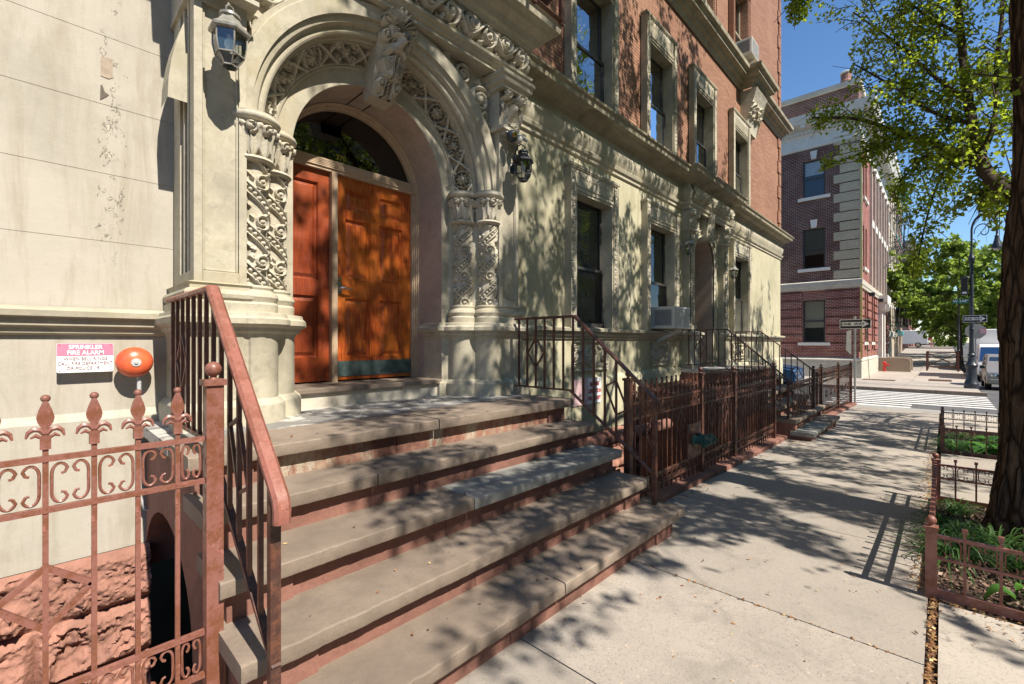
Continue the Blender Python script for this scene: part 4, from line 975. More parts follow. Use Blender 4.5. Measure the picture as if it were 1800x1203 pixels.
for x0 in (9.47, 11.56):
    r = Rel(.36, .42, .013)
    for sx in (-1, 1): r.spiral(.18+sx*.1, .33, .08, 1.6, 1.2*sx, -sx, .022, .09); r.leaf(.18+sx*.06, .28, -1.57+sx*.3, .24, .05, .06)
    for k in range(5): r.leaf(.18, .04, 1.57+(k-2)*.5, .2, .045, .06)
    mb = r.mb(lambda U, W, Hh: (x0-.03+U, 3.84-.06*W-Hh, 3.92+W)); mb.box(x0-.02, x0+.32, 3.83, 4.0, 3.92, 4.36)
    mb.box(x0-.04, x0+.34, 3.78, 4.0, 3.90, 3.93); part('console', mb, 'carved', H1, smooth=50)
    part('pedestal', MB().sweep([(x0-.05, YW+.1), (x0-.05, 3.80), (x0+.35, 3.80), (x0+.35, YW+.1)], [(.04, .95), (.04, 1.1), (0, 1.13), (0, 1.58), (.03, 1.61), (.06, 1.65), (.07, 1.70), (.10, 1.71), (.10, 1.75), (.0, 1.78)], cap_top=True), 'trim', H1)
r = Rel(2.4, .36, .016); scrollwork(r, .05, .02, 2.38, .0, .36, .3); r.dome(1.2, .18, .13, .09)
part('carved_frieze', r.mb(lambda U, W, Hh: (9.49+U, 3.79-.05*np.sin(W/.36*np.pi)-Hh, 4.50+W)), 'carved', H1, label='scroll carved frieze over the far doorway', smooth=70)
r = Rel(.3, .62, .014)
for k in range(5): r.leaf(.15, .6-.1*k, -1.57+.25*(k % 2-.5), .3, .09, .10)
for sx in (-1, 1): r.spiral(.15+sx*.07, .08, .06, 1.5, 0, sx, .02, .10)
mb = r.mb(lambda U, W, Hh: (cx-.15*(.8+.4*W)+U*(.8+.4*W), 3.87-.10*W-Hh, 3.86+W)); mb.box(cx-.14, cx+.14, 3.86, 4.1, 3.84, 4.40); part('keystone', mb, 'carved', H1, smooth=50)
for x0, x1 in ((9.79, 10.35), (10.87, 11.54)):
    r = Rel(x1-x0, .95, .016)
    for k in range(14): r.leaf(rng.uniform(0, .6), rng.uniform(.1, .9), rng.uniform(0, 6.28), .13, .04, .035)
    for (u, v, q) in ((.15, .75, .12), (.42, .82, .1), (.3, .5, .08)): r.spiral(u if x0 < 10.5 else x1-x0-u, v, q, 1.6, 0, 1, .02, .04)
    U, W = np.meshgrid(r.u, r.w, indexing='ij'); mk = (np.hypot(x0+U-cx, W) > .78)[:-1, :-1]
    part('spandrel', r.mb(lambda U, W, Hh: (x0+U, YW-.015-Hh, cz+W), mk), 'carved', H1, smooth=60)
mb = MB().box(W2[0], W2[1], 4.7, 4.75, 1.0, 4.0); part('door', mb, 'door_red', H1, smooth=0, label='red brown door deep in the far doorway')
mb = MB().box(W2[0]+.005, W2[0]+.08, 4.62, 4.7, 1.15, 3.9).box(W2[1]-.08, W2[1]-.005, 4.62, 4.7, 1.15, 3.9).box(W2[0]+.08, W2[1]-.08, 4.62, 4.7, 3.2, 3.3); part('door_frame', mb, 'frame_wood', H1, smooth=0)
part('door_sill', MB().box(W2[0]+.006, W2[1]-.006, 3.93, 4.7, 1.08, 1.15).box(W2[0]+.006, W2[1]-.006, 3.97, 4.7, .95, 1.08), 'tread', H1, smooth=0, bevel=.006)

# ------------------------------------------------------------ areaway
mb = MB()
for a, b in ((-8, .5), (3.6, 9.3), (11.9, 17.6)): mb.add([(a, 2.1, -1.25), (b, 2.1, -1.25), (b, 4.1, -1.35), (a, 4.1, -1.35)], [(0, 1, 2, 3)])
struct('areaway_floor', mb, 'concrete_grey', smooth=0)
def coping(x0, x1, y0, y1, label):
    mb = MB(); xs = list(np.arange(x0, x1-.3, 1.02))+[x1]
    for a, b in zip(xs[:-1], xs[1:]):
        o = rng.uniform(-.012, .012, 2)
        mb.add([(a+.004, y0+o[0], gz(a)-.1), (b-.004, y0+o[1], gz(b)-.1), (b-.004, y1, gz(b)-1.3), (a+.004, y1, gz(a)-1.3),
                (a+.004, y0+o[0], gz(a)+.06), (b-.004, y0+o[1], gz(b)+.06), (b-.004, y1, gz(b)+.075), (a+.004, y1, gz(a)+.075)],
               [(0, 3, 2, 1), (4, 5, 6, 7), (0, 1, 5, 4), (1, 2, 6, 5), (2, 3, 7, 6), (3, 0, 4, 7)])
    return solo('areaway_coping', mb, 'brownstone', label, 'kerb wall', smooth=0, bevel=.012)
coping(3.62, 9.2, 1.98, 2.26, 'pinkish brownstone coping under the long fence between the two stoops')
coping(12.0, 18.2, 1.98, 2.26, 'pinkish brownstone coping under the fence past the far stoop')
coping(-8, .46, 2.02, 2.25, 'brownstone coping under the pale near fence')

# ------------------------------------------------------------ stoops
def stone_slab(x0, x1, y0, y1, z0, z1):                  # slab with a worn, slightly chipped front edge
    n = max(8, int((x1-x0)/.018)); xs = np.linspace(x0, x1, n); a = fnoise(n, 8, int(abs(x0*97+z1*991+y0*37))+1, (3, 8, 24, 60), .75)
    w = .0018*a[:, 0]; chip = np.clip(a[:, 3]-1.7, 0, 1)*.012+np.clip(np.abs(a[:, 5])-2.5, 0, 1)*.02; dip = .003*np.sin((xs-x0)/(x1-x0)*math.pi)
    rows = []
    prof = [(y1, z1, 0), (y0+.10, z1, .3), (y0+.022, z1-.0005, .6), (y0+.007, z1-.002, 1), (y0+.001, z1-.008, 1), (y0, z1-.020, .8), (y0+.001, z0+.012, .5), (y0+.004, z0+.003, .6), (y0+.010, z0, .5), (y1, z0, 0)]
    P = np.zeros((n, len(prof), 3))
    for k, (yy, zz, m) in enumerate(prof):
        P[:, k, 0] = xs; P[:, k, 1] = yy+m*(w+(chip if 2 <= k <= 5 else 0)); P[:, k, 2] = zz-(dip if 1 <= k <= 5 else 0)-(chip*.6 if k in (2, 3) else 0)
    mb = MB().grid(P); L = len(prof); mb.f += [tuple(range(L)), tuple(range((n-1)*L, n*L))[::-1]]; return mb
def stoop(x0, x1, zs, ys, yback, label, joints, mats, loc, first_ext=0, risers=None, arch=True, landing_back=None):
    S = thing('stoop', label, 'stoop', loc)
    n = len(zs); th = .072
    for i, (z, y) in enumerate(zip(zs, ys)):
        a, b = x0, x1+(first_ext if i == 0 else 0)
        yb = ys[i+1]+.10 if i < n-1 else y+.46
        J = [a]+joints[i]+[b]
        for k, (p, q) in enumerate(zip(J[:-1], J[1:])):
            mb = stone_slab(p+.003, q-.003, y+rng.uniform(-.004, .004), yb, z-th, z+rng.uniform(-.002, .002))
            part('tread', mb, mats[i][k], S, smooth=35)
        zl = zs[i-1] if i else gz((x0+x1)/2)-.35
        ra = x0+.045
        mb = MB(); rx = list(np.arange(ra, b-.5, 1.13))+[b-.06]
        for p, q in zip(rx[:-1], rx[1:]): mb.box(p, q-.002, y+.068+rng.uniform(0, .008), y+.25, zl-.02, z-th-.002)
        part('riser', mb, (risers or {}).get(i, 'brownstone'), S, smooth=0, bevel=.006)
    z = zs[-1]
    part('landing', MB().box(x0, x1, ys[-1]+.462, yback, z-th, z-.006), 'landing', S, smooth=0)
    # side walls with an arched passage under the landing
    zb = -1.3
    def cheek(xa, xb):
        P = [(ys[0]+.06, zb)]
        for i in range(n):
            P.append((ys[i]+.055, (zs[i]-th-.003)))
            if i < n-1: P.append((ys[i+1]+.055, zs[i]-th-.003))
        P.append((yback-.05, z-th-.003)); P.append((yback-.05, zb))
        if arch:
            yc, rr = (ys[-1]+yback)/2+.03, (yback-ys[-1])/2-.06
            P = [P[0]]+P[1:-1]+[(yback-.05, .0)]+[(yc+rr*math.cos(a), -.03+rr*.80*math.sin(a)) for a in np.linspace(0.05, math.pi, 16)]+[(yc-rr-.02, zb)]
        return MB().prism(P, xa, xb, 'x')
    part('cheek_wall', cheek(x0+.04, x0+.30), 'brownstone', S, smooth=0, label='brownstone side wall of the stoop with an arched passage' if arch else None)
    part('cheek_wall', cheek(x1-.30, x1-.06), 'brownstone', S, smooth=0)
    return S
zs1 = [.2, .4, .6, .8, 1.0]; ys1 = [1.526, 1.79, 2.052, 2.315, 2.577]
stoop(.505, 3.575, zs1, ys1, 4.05, 'wide near stoop of five stone steps leading to the double orange doors', [[2.05], [1.94], [1.84], [1.35, ], [1.98]],
      [('tread', 'tread'), ('tread', 'tread'), ('tread', 'tread_grey'), ('tread', 'tread'), ('tread', 'tread')], (2, 2, 0), .09, {4: 'riser_spalled'})
zs2 = [-.03, .175, .38, .585, .79, 1.0]; ys2 = [1.60, 1.86, 2.12, 2.38, 2.64, 2.90]
stoop(9.25, 11.95, zs2, ys2, 4.05, 'smaller far stoop with a railed landing before the narrow arched doorway', [[10.6], [10.4], [], [], [10.7], []],
      [('tread_grey', 'tread')]+[('tread', 'tread')]*5, (10.6, 2, 0), 0, None, arch=False)

# ------------------------------------------------------------ handrails
def handrail(x, yw, yb, yf, zt, zf, zland, ztread, label, side, curl, group='stoop handrails', cap='iron', w=.046):
    T = thing('handrail', label, 'handrail', (x, yf, ztread), group)
    m = MB()
    pts = [Vector((x, yw, zt)), Vector((x, yb, zt)), Vector((x, yf, zf))]
    def rail(m, P, w, h, dz):                       # moulded cap: flat strip with rounded top
        prof = [(-w/2, -h/2), (w/2, -h/2), (w/2, h*.1), (w*.30, h/2), (-w*.30, h/2), (-w/2, h*.1)]
        vs = []; n = len(P)
        for i, p in enumerate(P):
            d1 = (P[i]-P[i-1]).normalized() if i else None; d2 = (P[i+1]-P[i]).normalized() if i < n-1 else None
            d = (d1+d2).normalized() if d1 is not None and d2 is not None else (d1 or d2)
            up = d.cross(Vector((1, 0, 0))); up = up if up.z > 0 or abs(up.z) < .2 else -up
            up.normalize(); k = 1/max(.5, d.dot(d1 or d2))
            for a, b in prof: vs.append(p+Vector((a, 0, 0))+up*(b*k)+Vector((0, 0, dz)))
        q = len(prof); fs = [(i*q+a, i*q+(a+1) % q, (i+1)*q+(a+1) % q, (i+1)*q+a) for i in range(n-1) for a in range(q)]
        fs += [tuple(range(q)), tuple(range((n-1)*q, n*q))[::-1]]
        m.add(vs, fs)
    P = list(pts)
    if curl == 'drop':
        P += [Vector((x, yf-.035, zf-.035)), Vector((x, yf-.048, zf-.075)), Vector((x, yf-.042, zf-.115))]
        rail(m, P, w*1.05, .026, 0)
    else:
        rail(m, P, w, .024, 0)
        m.tube([(x, yf+.005-.045*math.sin(a)*(1-a/9), zf-.04+.045*math.cos(a)*(1-a/9)) for a in np.linspace(0, 6.5, 16)], .011, 8)
    part('top_rail', m, cap, T, smooth=40)
    lo = [Vector((x, yw, zland+.085)), Vector((x, yb+.06, zland+.085)), Vector((x, yf+.01, zf-.62))]
    m = MB(); m.bar(lo[0], lo[1], .030, .016).bar(lo[1], lo[2], .030, .016); part('bottom_rail', m, 'iron_dark' if cap == 'iron' else 'iron', T, smooth=0)
    m = MB().bar((x, yf+.03, ztread), (x, yf+.03, zf-.005), .034); part('newel', m, cap if cap == 'iron' else 'iron', T, smooth=0)
    def top(y): return zt if y >= yb else zf+(zt-zf)*(y-yf)/(yb-yf)
    def bot(y): return lo[0].z if y >= lo[1].y else lo[2].z+(lo[1].z-lo[2].z)*(y-lo[2].y)/(lo[1].y-lo[2].y)
    n = round((yw-yf)/.118); bm_ = 'iron_dark' if side == 'near' else 'iron'
    ys = [yw-.05-k*(yw-yf-.09)/(n-1) for k in range(n)]
    dia = [1 if n < 10 else 2, n-4 if n > 8 else n-3]
    for k, y in enumerate(ys):
        m = MB().bar((x, y, bot(y)), (x, y, top(y)-.01), .017); part('baluster', m, bm_, T, smooth=0)
        if k in dia:
            zc = (bot(y)+top(y))/2; s = (ys[0]-ys[1])*.93; hh = .15; sl = 0 if y >= yb-.05 else (zt-zf)/(yb-yf)*s
            q = [(x, y, zc+hh), (x, y+s, zc+sl), (x, y, zc-hh), (x, y-s, zc-sl)]; m = MB()
            for a, b in zip(q, q[1:]+q[:1]): m.bar(a, b, .014)
            part('diamond', m, bm_, T, smooth=0)
    return T
handrail(.573, 3.33, 2.43, 1.635, 1.79, 1.055, 1.0, .2, 'red brown handrail on the left of the near stoop with a drooping end', 'near', 'drop', cap='rail_cap', w=.052)
handrail(3.545, 3.30, 2.53, 1.70, 1.79, 1.05, 1.0, .2, 'brown handrail on the right of the near stoop with a curled end', 'far', 'curl')
handrail(9.33, 3.85, 3.05, 1.98, 1.80, .86, 1.0, -.03, 'thin brown handrail on the left of the far stoop', 'far', 'curl')
handrail(11.87, 3.85, 3.12, 1.98, 1.80, .86, 1.0, -.03, 'thin brown handrail on the right of the far stoop', 'far', 'curl')

# ------------------------------------------------------------ fences
def finial(x, y, z, h=.16, flat=True):
    m = MB()
    m.bar((x, y, z-.02), (x, y, z+.022), .026)
    prof = [(.0, .03), (.008, .045), (.021, .066), (.0245, .082), (.018, .106), (.009, .128), (.0065, .134)]
    prof = [(a*.86, b) for a, b in prof]; P = [(x-a, z+b*h/.16) for a, b in prof]+[(x+a, z+b*h/.16) for a, b in prof[::-1]]
    m.prism(P, y-.006, y+.006, 'y'); m.bar((x, y-.004, z+.03), (x, y-.004, z+.135*h/.16), .009)
    m.sphere((x, y, z+.143*h/.16), .0125, 8)
    for s in (-1, 1):
        m.tube([(x, y, z+.022), (x+s*.012, y, z+.042), (x+s*.027, y, z+.046), (x+s*.039, y, z+.036), (x+s*.044, y, z+.018)], [.006, .009, .0095, .007, .003], 6)
        m.tube([(x+s*.006, y, z+.014), (x+s*.022, y, z+.026), (x+s*.034, y, z+.018)], [.005, .007, .003], 6)
    return m
def post(T, x, y, z0, zt, mat, w=.062):
    m = MB().box(x-w/2, x+w/2, y-w/2, y+w/2, z0, zt-.10).box(x-w*.66, x+w*.66, y-w*.66, y+w*.66, zt-.10, zt-.077)
    m.lathe([(.018, 0), (.012, .008), (.012, .014), (.016, .02)], (x, y, zt-.077), 12).sphere((x, y, zt-.037), .030, 14)
    part('post', m, mat, T, smooth=30)
def scroll(x0, x1, y, z0, z1, mat, T):
    m = MB(); w = (x1-x0)/2-.012; zc = (z0+z1)/2; hh = (z1-z0)/2-.008
    for s in (-1, 1):
        for q in (-1, 1):
            cx = x0+.006 if s < 0 else x1-.006
            d = -s
            pts = [(cx, y, zc), (cx, y, zc+q*hh*.45)]
            c1 = cx+d*w*.52; 
            pts += [(c1-d*w*.52*math.cos(a), y, zc+q*(hh*.45+hh*.53*math.sin(a))) for a in np.linspace(.35, 2.6, 8)]
            pts += [(cx+d*w*.80, y, zc+q*hh*.50), (cx+d*w*.58, y, zc+q*hh*.46)]
            m.tube(pts, .0048, 5)
    part('scroll', m, mat, T, smooth=60)
def fence(label, x0, x1, y, zt, rails, posts, mat, npk, diamonds=(), group='iron areaway fences', picks=True, zpost=None, pw=.062, fin=True, lowscroll=False, dense=False):
    T = thing('iron_fence', label, 'fence', (x0, y, gz(x0)), group)
    for px in posts: post(T, px, y, (zpost if zpost is not None else gz(px)+.06), zt+.10+(gz(px)*0), mat, pw)
    for z in rails: part('rail', MB().bar((x0+.03, y, z), (x1-.03, y, z), .021, .018), mat, T, smooth=0)
    sp = (x1-x0)/(npk+1); proto = None
    for k in range(npk):
        xx = x0+sp*(k+1)
        if proto is None:
            zb = rails[-1]-.10
            proto = part('picket', MB().bar((xx, y, zb), (xx, y, zt-.135), .0145 if x0 < 3 else .0135), mat, T, smooth=0)
            if fin: part('finial', finial(xx, y, zt-.155), mat, proto, smooth=40)
            loc0 = xx
        else:
            c = proto.copy(); C.objects.link(c); c.parent = T; c.location = (xx-loc0, 0, 0)
            for g in proto.children: dup_child(g, c)
    s0 = None
    for k in range(npk+1):
        a = x0+sp*k+(.03 if k == 0 else 0); b = x0+sp*(k+1)-(.03 if k == npk else 0)
        scroll(a+.008, b-.008, y, rails[1]+.01, rails[0]-.01, mat, T)
        if lowscroll: scroll(a+.008, b-.008, y, rails[3]+.01, rails[2]-.01, mat, T)
    for k in diamonds:
        xx = x0+sp*(k+1); zc = (rails[1]+rails[2])/2 if not dense else .62; s = sp*.96; m = MB(); q = [(xx, y-.0, zc+.19), (xx+s, y, zc+.02), (xx, y, zc-.15), (xx-s, y, zc+.02)]
        if not dense: q = [(xx, y, zc+.11), (xx+s, y, zc+.02), (xx, y, zc-.09), (xx-s, y, zc+.02)]; 
        for a, b in zip(q, q[1:]+q[:1]): m.bar(a, b, .013, .018)
        part('diamond', m, mat, T, smooth=0)
    return T
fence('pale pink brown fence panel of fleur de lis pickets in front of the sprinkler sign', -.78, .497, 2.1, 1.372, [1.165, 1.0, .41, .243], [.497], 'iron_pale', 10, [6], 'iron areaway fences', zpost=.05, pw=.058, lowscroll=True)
fence('rusty brown fence section with pickets, right beside the near stoop and before the brown pipe', 3.78, 5.50, 2.1, 1.19, [.965, .825, .215, .105], [3.78], 'iron', 14, [3, 9], lowscroll=True, dense=True, zpost=.1)
fence('rusty brown fence section holding the green hose connection at its left post', 5.50, 6.69, 2.1, 1.16, [.95, .81, .19, .08], [5.50], 'iron', 9, [2, 6], lowscroll=True, dense=True)
fence('rusty brown fence section ending beside the left handrail of the far stoop', 6.69, 8.75, 2.1, 1.12, [.91, .77, .15, .04], [6.69, 8.75], 'iron', 16, [2, 7, 12], lowscroll=True, dense=True)
fence('low brown gate section across the foot of the far stoop between its newels', 9.36, 11.85, 1.97, .96, [.80, .68, .14, .03], [11.3], 'iron', 19, [5, 13], fin=False, zpost=-.03)
fence('brown fence section just past the right handrail of the far stoop', 11.98, 12.95, 2.1, .94, [.73, .60, -.05, -.16], [12.95], 'iron', 7, [3])
fence('sunlit brown fence section between the corner section and the far stoop', 12.95, 15.4, 2.1, .92, [.72, .58, -.06, -.18], [15.4], 'iron', 14, [3, 7, 11])
fence('sunlit brown corner fence section under the pole with the one way sign', 15.4, 17.8, 2.1, .88, [.68, .54, -.10, -.22], [17.8], 'iron', 13, [3, 7, 10])

# ------------------------------------------------------------ things on the left wall
T = thing('alarm_sign', 'small pink and white sprinkler fire alarm notice on the flaking wall', 'sign', (.24, 3.96, 1.44))
yw = YW-.03-.02
def rrect(x0, x1, z0, z1, r, n=5):
    P = []
    for cx, cz, a in ((x1-r, z1-r, 0), (x0+r, z1-r, 90), (x0+r, z0+r, 180), (x1-r, z0+r, 270)):
        P += [(cx+r*math.cos(R(a+90*k/n)), cz+r*math.sin(R(a+90*k/n))) for k in range(n+1)]
    return P
sx0, sx1, sz0, sz1 = .108, .372, 1.353, 1.535
part('plate', MB().prism(rrect(sx0, sx1, sz0, sz1, .012), yw-.006, yw-.001, 'y'), 'sign_white', T, smooth=0)
P = [p for p in rrect(sx0+.001, sx1-.001, sz0+.02, sz1-.001, .012) if p[1] > 1.46]; P = [(sx0+.001, 1.458)]+P[::-1]+[(sx1-.001, 1.458)]
part('header', MB().prism(P[::-1], yw-.0075, yw-.0062, 'y'), 'sign_pink', T, smooth=0)
for s, z, sz, mat, k in (('SPRINKLER', 1.511, .036, 'sign_white', 1.0), ('FIRE ALARM', 1.476, .036, 'sign_white', 1.0), ('WHEN BELL RINGS', 1.438, .028, 'ink_red', .95), ('CALL FIRE DEPARTMENT', 1.409, .028, 'ink_red', .92), ('OR POLICE - 911', 1.379, .028, 'ink_red', .95)):
    text(s, sz, mat, T, (.24, yw-.0085, z), (1, 0, 0), (0, -1, 0), depth=.0006, sx=k*.90, bold=.0009 if mat == 'sign_white' else 0)
for a, b in ((.12, 1.365), (.36, 1.365), (.12, 1.525), (.36, 1.525)): part('rivet', MB().lathe([(.003, -.0085), (.003, -.006)], (a, yw, b), 8, 'y'), 'ink_black', T)
T = thing('alarm_bell', 'weathered orange red fire alarm gong on the flaking wall', 'bell', (.48, 3.9, 1.41))
part('gong', MB().lathe([(.02, -.112), (.038, -.108), (.066, -.098), (.087, -.078), (.098, -.056), (.100, -.043), (.095, -.038), (.08, -.04)], (.475, yw, 1.41), 36, 'y'), 'bell', T)
part('housing', MB().lathe([(.06, -.05), (.06, .01)], (.475, yw, 1.41), 20, 'y'), 'galv', T)
part('hub', MB().lathe([(.004, -.124), (.010, -.123), (.011, -.116), (.026, -.115), (.028, -.107)], (.475, yw, 1.41), 18, 'y'), 'galv', T)
solo('conduit', MB().tube([(.50, yw-.03, 1.36), (.50, yw-.03, .62), (.505, yw-.03, .50), (.53, yw-.03, .42), (.58, yw-.03, .385), (.66, yw-.03, .38)], .0125, 10).tube([(.50, yw-.03, .92), (.50, yw-.03, .95)], .018, 10), 'galv', 'grey metal conduit running down from the alarm gong', 'pipe', smooth=50)

# ------------------------------------------------------------ lanterns, camera
def lantern(x, y, z, s, label, metal='lantern_metal'):
    T = thing('wall_lantern', label, 'lantern', (x, y+.16*s, z), 'wall lanterns by the doorways')
    N = 6; a0 = R(30)
    def ringp(r, h): return [(x+r*s*math.cos(a0+k*math.pi/3), y+r*s*math.sin(a0+k*math.pi/3), z+h*s) for k in range(N)]
    def hexl(prof):
        m = MB(); vs = []
        for r, h in prof: vs += ringp(r, h)
        fs = [(j*N+k, j*N+(k+1) % N, (j+1)*N+(k+1) % N, (j+1)*N+k) for j in range(len(prof)-1) for k in range(N)]
        return m.add(vs, fs+[tuple(range(N))[::-1], tuple(range((len(prof)-1)*N, len(prof)*N))])
    part('roof', hexl([(.105, .04), (.125, .045), (.128, .062), (.115, .072), (.09, .095), (.065, .13), (.055, .15)]), metal, T, smooth=0, bevel=.002)
    part('cap', MB().lathe([(.05, .148), (.062, .155), (.06, .172), (.03, .19), (.012, .195), (.002, .197)], (x, y, z), 18), metal, T) if s == 1 else part('cap', MB().lathe([(.05*s, .148*s), (.062*s, .155*s), (.06*s, .172*s), (.03*s, .19*s), (.002, .197*s)], (x, y, z), 18), metal, T)
    part('glass', hexl([(.045, -.165), (.085, -.10), (.10, -.03), (.10, .04)]), 'pane_lamp', T, smooth=0)
    m = MB()
    prof = [(.045, -.165), (.086, -.10), (.101, -.03), (.101, .04)]
    for k in range(N): m.tube([ringp(r, h)[k] for r, h in prof], .0045*s, 5)
    for r, h in ((.045, -.165), (.086, -.10)):
        q = ringp(r, h)
        for k in range(N): m.bar(q[k], q[(k+1) % N], .008*s)
    part('cage', m, metal, T, smooth=0)
    part('bulb', MB().sphere((x, y, z-.02*s), .032*s, 12, sz=1.25).lathe([(.014*s, .02*s), (.014*s, .06*s)], (x, y, z), 10), 'sign_white', T)
    m = MB().lathe([(.026*s, 0), (.02*s, .02)], (x, y+.165*s, z+.02*s), 14, 'y'); m.sphere((x, y+.17*s, z+.02), .05*s, 12, sy=.4, sz=1.4)
    m.tube([(x, y+.16*s, z+.03*s), (x, y+.14*s, z+.16*s), (x, y+.09*s, z+.25*s), (x, y+.03*s, z+.265*s), (x, y, z+.235*s)], .008*s, 8)
    m.tube([(x+.022*s*math.cos(a), y, z+.215*s+.022*s*math.sin(a)) for a in np.linspace(0, 6.28, 13)], .004*s, 6)
    part('arm', m, metal, T, smooth=50)
lantern(.845, 3.20, 3.40, .94, 'hexagonal glass wall lantern on the left pilaster of the main doorway')
lantern(3.555, 3.20, 3.39, .92, 'dark hexagonal wall lantern below the dome camera', 'black')
lantern(9.30, 3.78, 3.50, .95, 'small wall lantern left of the far arched doorway')
lantern(12.08, 3.80, 3.30, .95, 'small wall lantern right of the far arched doorway')
T = thing('security_camera', 'round dark dome camera under the carved console by the main doorway', 'camera', (3.5, 3.3, 3.72))
part('mount', MB().box(3.42, 3.66, 3.31, 3.40, 3.745, 3.768).bar((3.55, 3.30, 3.755), (3.70, 3.27, 3.72), .03, .018), 'galv', T, smooth=0)
part('housing', MB().sphere((3.46, 3.27, 3.70), .062, 18), 'lamp_iron', T); part('lens', MB().lathe([(.028, 0), (.03, .03)], (3.445, 3.205, 3.695), 16, 'y').lathe([(.002, .0), (.012, .0)], (3.445, 3.202, 3.695), 16, 'y'), 'brass', T)
part('shade', MB().sphere((3.565, 3.28, 3.70), .05, 16, sx=.8), 'alu', T)

# ------------------------------------------------------------ items in the areaway and on the wall to the right
T = thing('hose_connection', 'green twin hose connection on a dark plate fixed to the fence', 'standpipe', (5.36, 2.04, .42))
part('plate', MB().box(5.02, 5.40, 2.055, 2.075, .24, .62), 'iron_dark', T, smooth=0, bevel=.004)
for q, dx in ((-1, .0), (1, .17)):
    m = MB(); c = (5.15+dx, 2.05, .44)
    m.lathe([(.055, 0), (.058, -.02), (.045, -.03), (.042, -.10), (.062, -.105), (.064, -.15), (.05, -.155), (.045, -.18), (.02, -.185), (.02, -.2), (.002, -.2)], c, 18, 'y')
    for k in range(3): a = k*2.1; m.sphere((c[0]+.062*math.cos(a), c[1]-.13, c[2]+.062*math.sin(a)), .014, 8)
    part('inlet', m, 'copper_green', T, smooth=40)
T = thing('connection_sign', 'faded white and pink notice low on the wall behind the right handrail', 'sign', (5.8, 3.94, .8))
part('plate', MB().box(5.43, 5.82, 3.925, 3.932, .60, .99), 'sign_pale', T, smooth=0, label='blank faded pink plate'); part('plate', MB().box(5.83, 6.20, 3.925, 3.932, .60, 1.0), 'sign_white', T, smooth=0)
for s, z in (('SIAMESE', .90), ('CONNECTION', .79), ('FOR FIRE DEPT', .68)): text(s, .085, 'ink_sign', T, (6.015, 3.922, z), (1, 0, 0), (0, -1, 0), sx=.62 if len(s) > 8 else .85, bold=.003)
solo('drain_pipe', MB().tube([(3.6, 3.1, .33), (5.0, 3.1, .31), (6.8, 3.1, .28)], .085, 14).tube([(4.95, 3.1, .31), (5.05, 3.1, .31)], .105, 14), 'brownstone', 'thick red brown pipe running level behind the rusty fence', 'pipe', smooth=40)
T = thing('access_hatch', 'large dark brown metal hatch box behind the fence before the far stoop', 'hatch', (8.2, 2.8, 0))
part('body', MB().box(7.1, 9.2, 2.45, 3.7, -1.2, .60), 'iron_dark', T, smooth=0, bevel=.01); part('lid', MB().prism([(2.38, .64), (2.38, .60), (3.75, .60), (3.75, .80)], 7.05, 9.24, 'x'), 'iron_dark', T, smooth=0)
def aircon(x, y, z, w, d, h, label, brace=True):
    T = thing('air_conditioner', label, 'air conditioner', (x, y, z), 'window air conditioners')
    part('casing', MB().box(x, x+w, y-d, y+.25, z, z+h), 'offwhite', T, smooth=0, bevel=.006)
    m = MB(); k = 0
    while .03+k*.016 < h-.03: m.box(x+.03, x+w-.03, y-d-.006, y-d-.001, z+.03+k*.016, z+.03+k*.016+.006); k += 1
    part('rear_grille', m, 'galv', T, smooth=0)
    m = MB().box(x-.005, x-.001, y-d+.04, y-.04, z+.04, z+h-.04); part('side_vent', m, 'galv', T, smooth=0)
    m = MB(); k = 0
    while .06+k*.02 < d-.08:
        m.box(x-.009, x-.005, y-d+.06+k*.02, y-d+.068+k*.02, z+.06, z+h-.06); k += 1
    part('side_louvre', m, 'dark_room', T, smooth=0)
    if brace: part('brace', MB().bar((x+w*.55, y-d+.05, z-.02), (x+w*.55, y+.28, z-.34), .045, .06), 'offwhite', T, smooth=0)
    return T
aircon(7.95, 3.96, 1.80, .68, .46, .40, 'boxy white window air conditioner propped on a slanted brace', True)
aircon(12.75, 3.98, 9.02, .62, .42, .42, 'small air conditioner in the arched upper window', True)
# fire escape over the main doorway
T = thing('fire_escape', 'red brown steel fire escape platform over the main doorway', 'fire escape', (2.6, 4, 5.4))
m = MB()
for k in range(11): m.box(.9, 4.0, 3.02+k*.09, 3.07+k*.09, 5.42, 5.45)
part('platform', m, 'iron_dark', T, smooth=0)
for x in (.95, 2.2, 3.5, 3.95):
    part('hanger', MB().bar((x, 3.0, 4.98), (x, 3.0, 6.5), .05, .04), 'iron_dark', T, smooth=0)
    part('bracket', MB().bar((x, 3.0, 5.39), (x, 4.0, 5.39), .05).bar((x, 3.05, 5.38), (x, 4.0, 5.0), .035), 'iron_dark', T, smooth=0)
part('edge_rail', MB().bar((.9, 3.0, 5.02), (4.0, 3.0, 5.02), .05, .012).bar((.9, 3.0, 5.45), (4.0, 3.0, 5.45), .05, .05).bar((.9, 3.0, 6.4), (4.0, 3.0, 6.4), .04).bar((3.5, 3.0, 5.6), (3.97, 3.0, 5.25), .03), 'iron_dark', T, smooth=0)

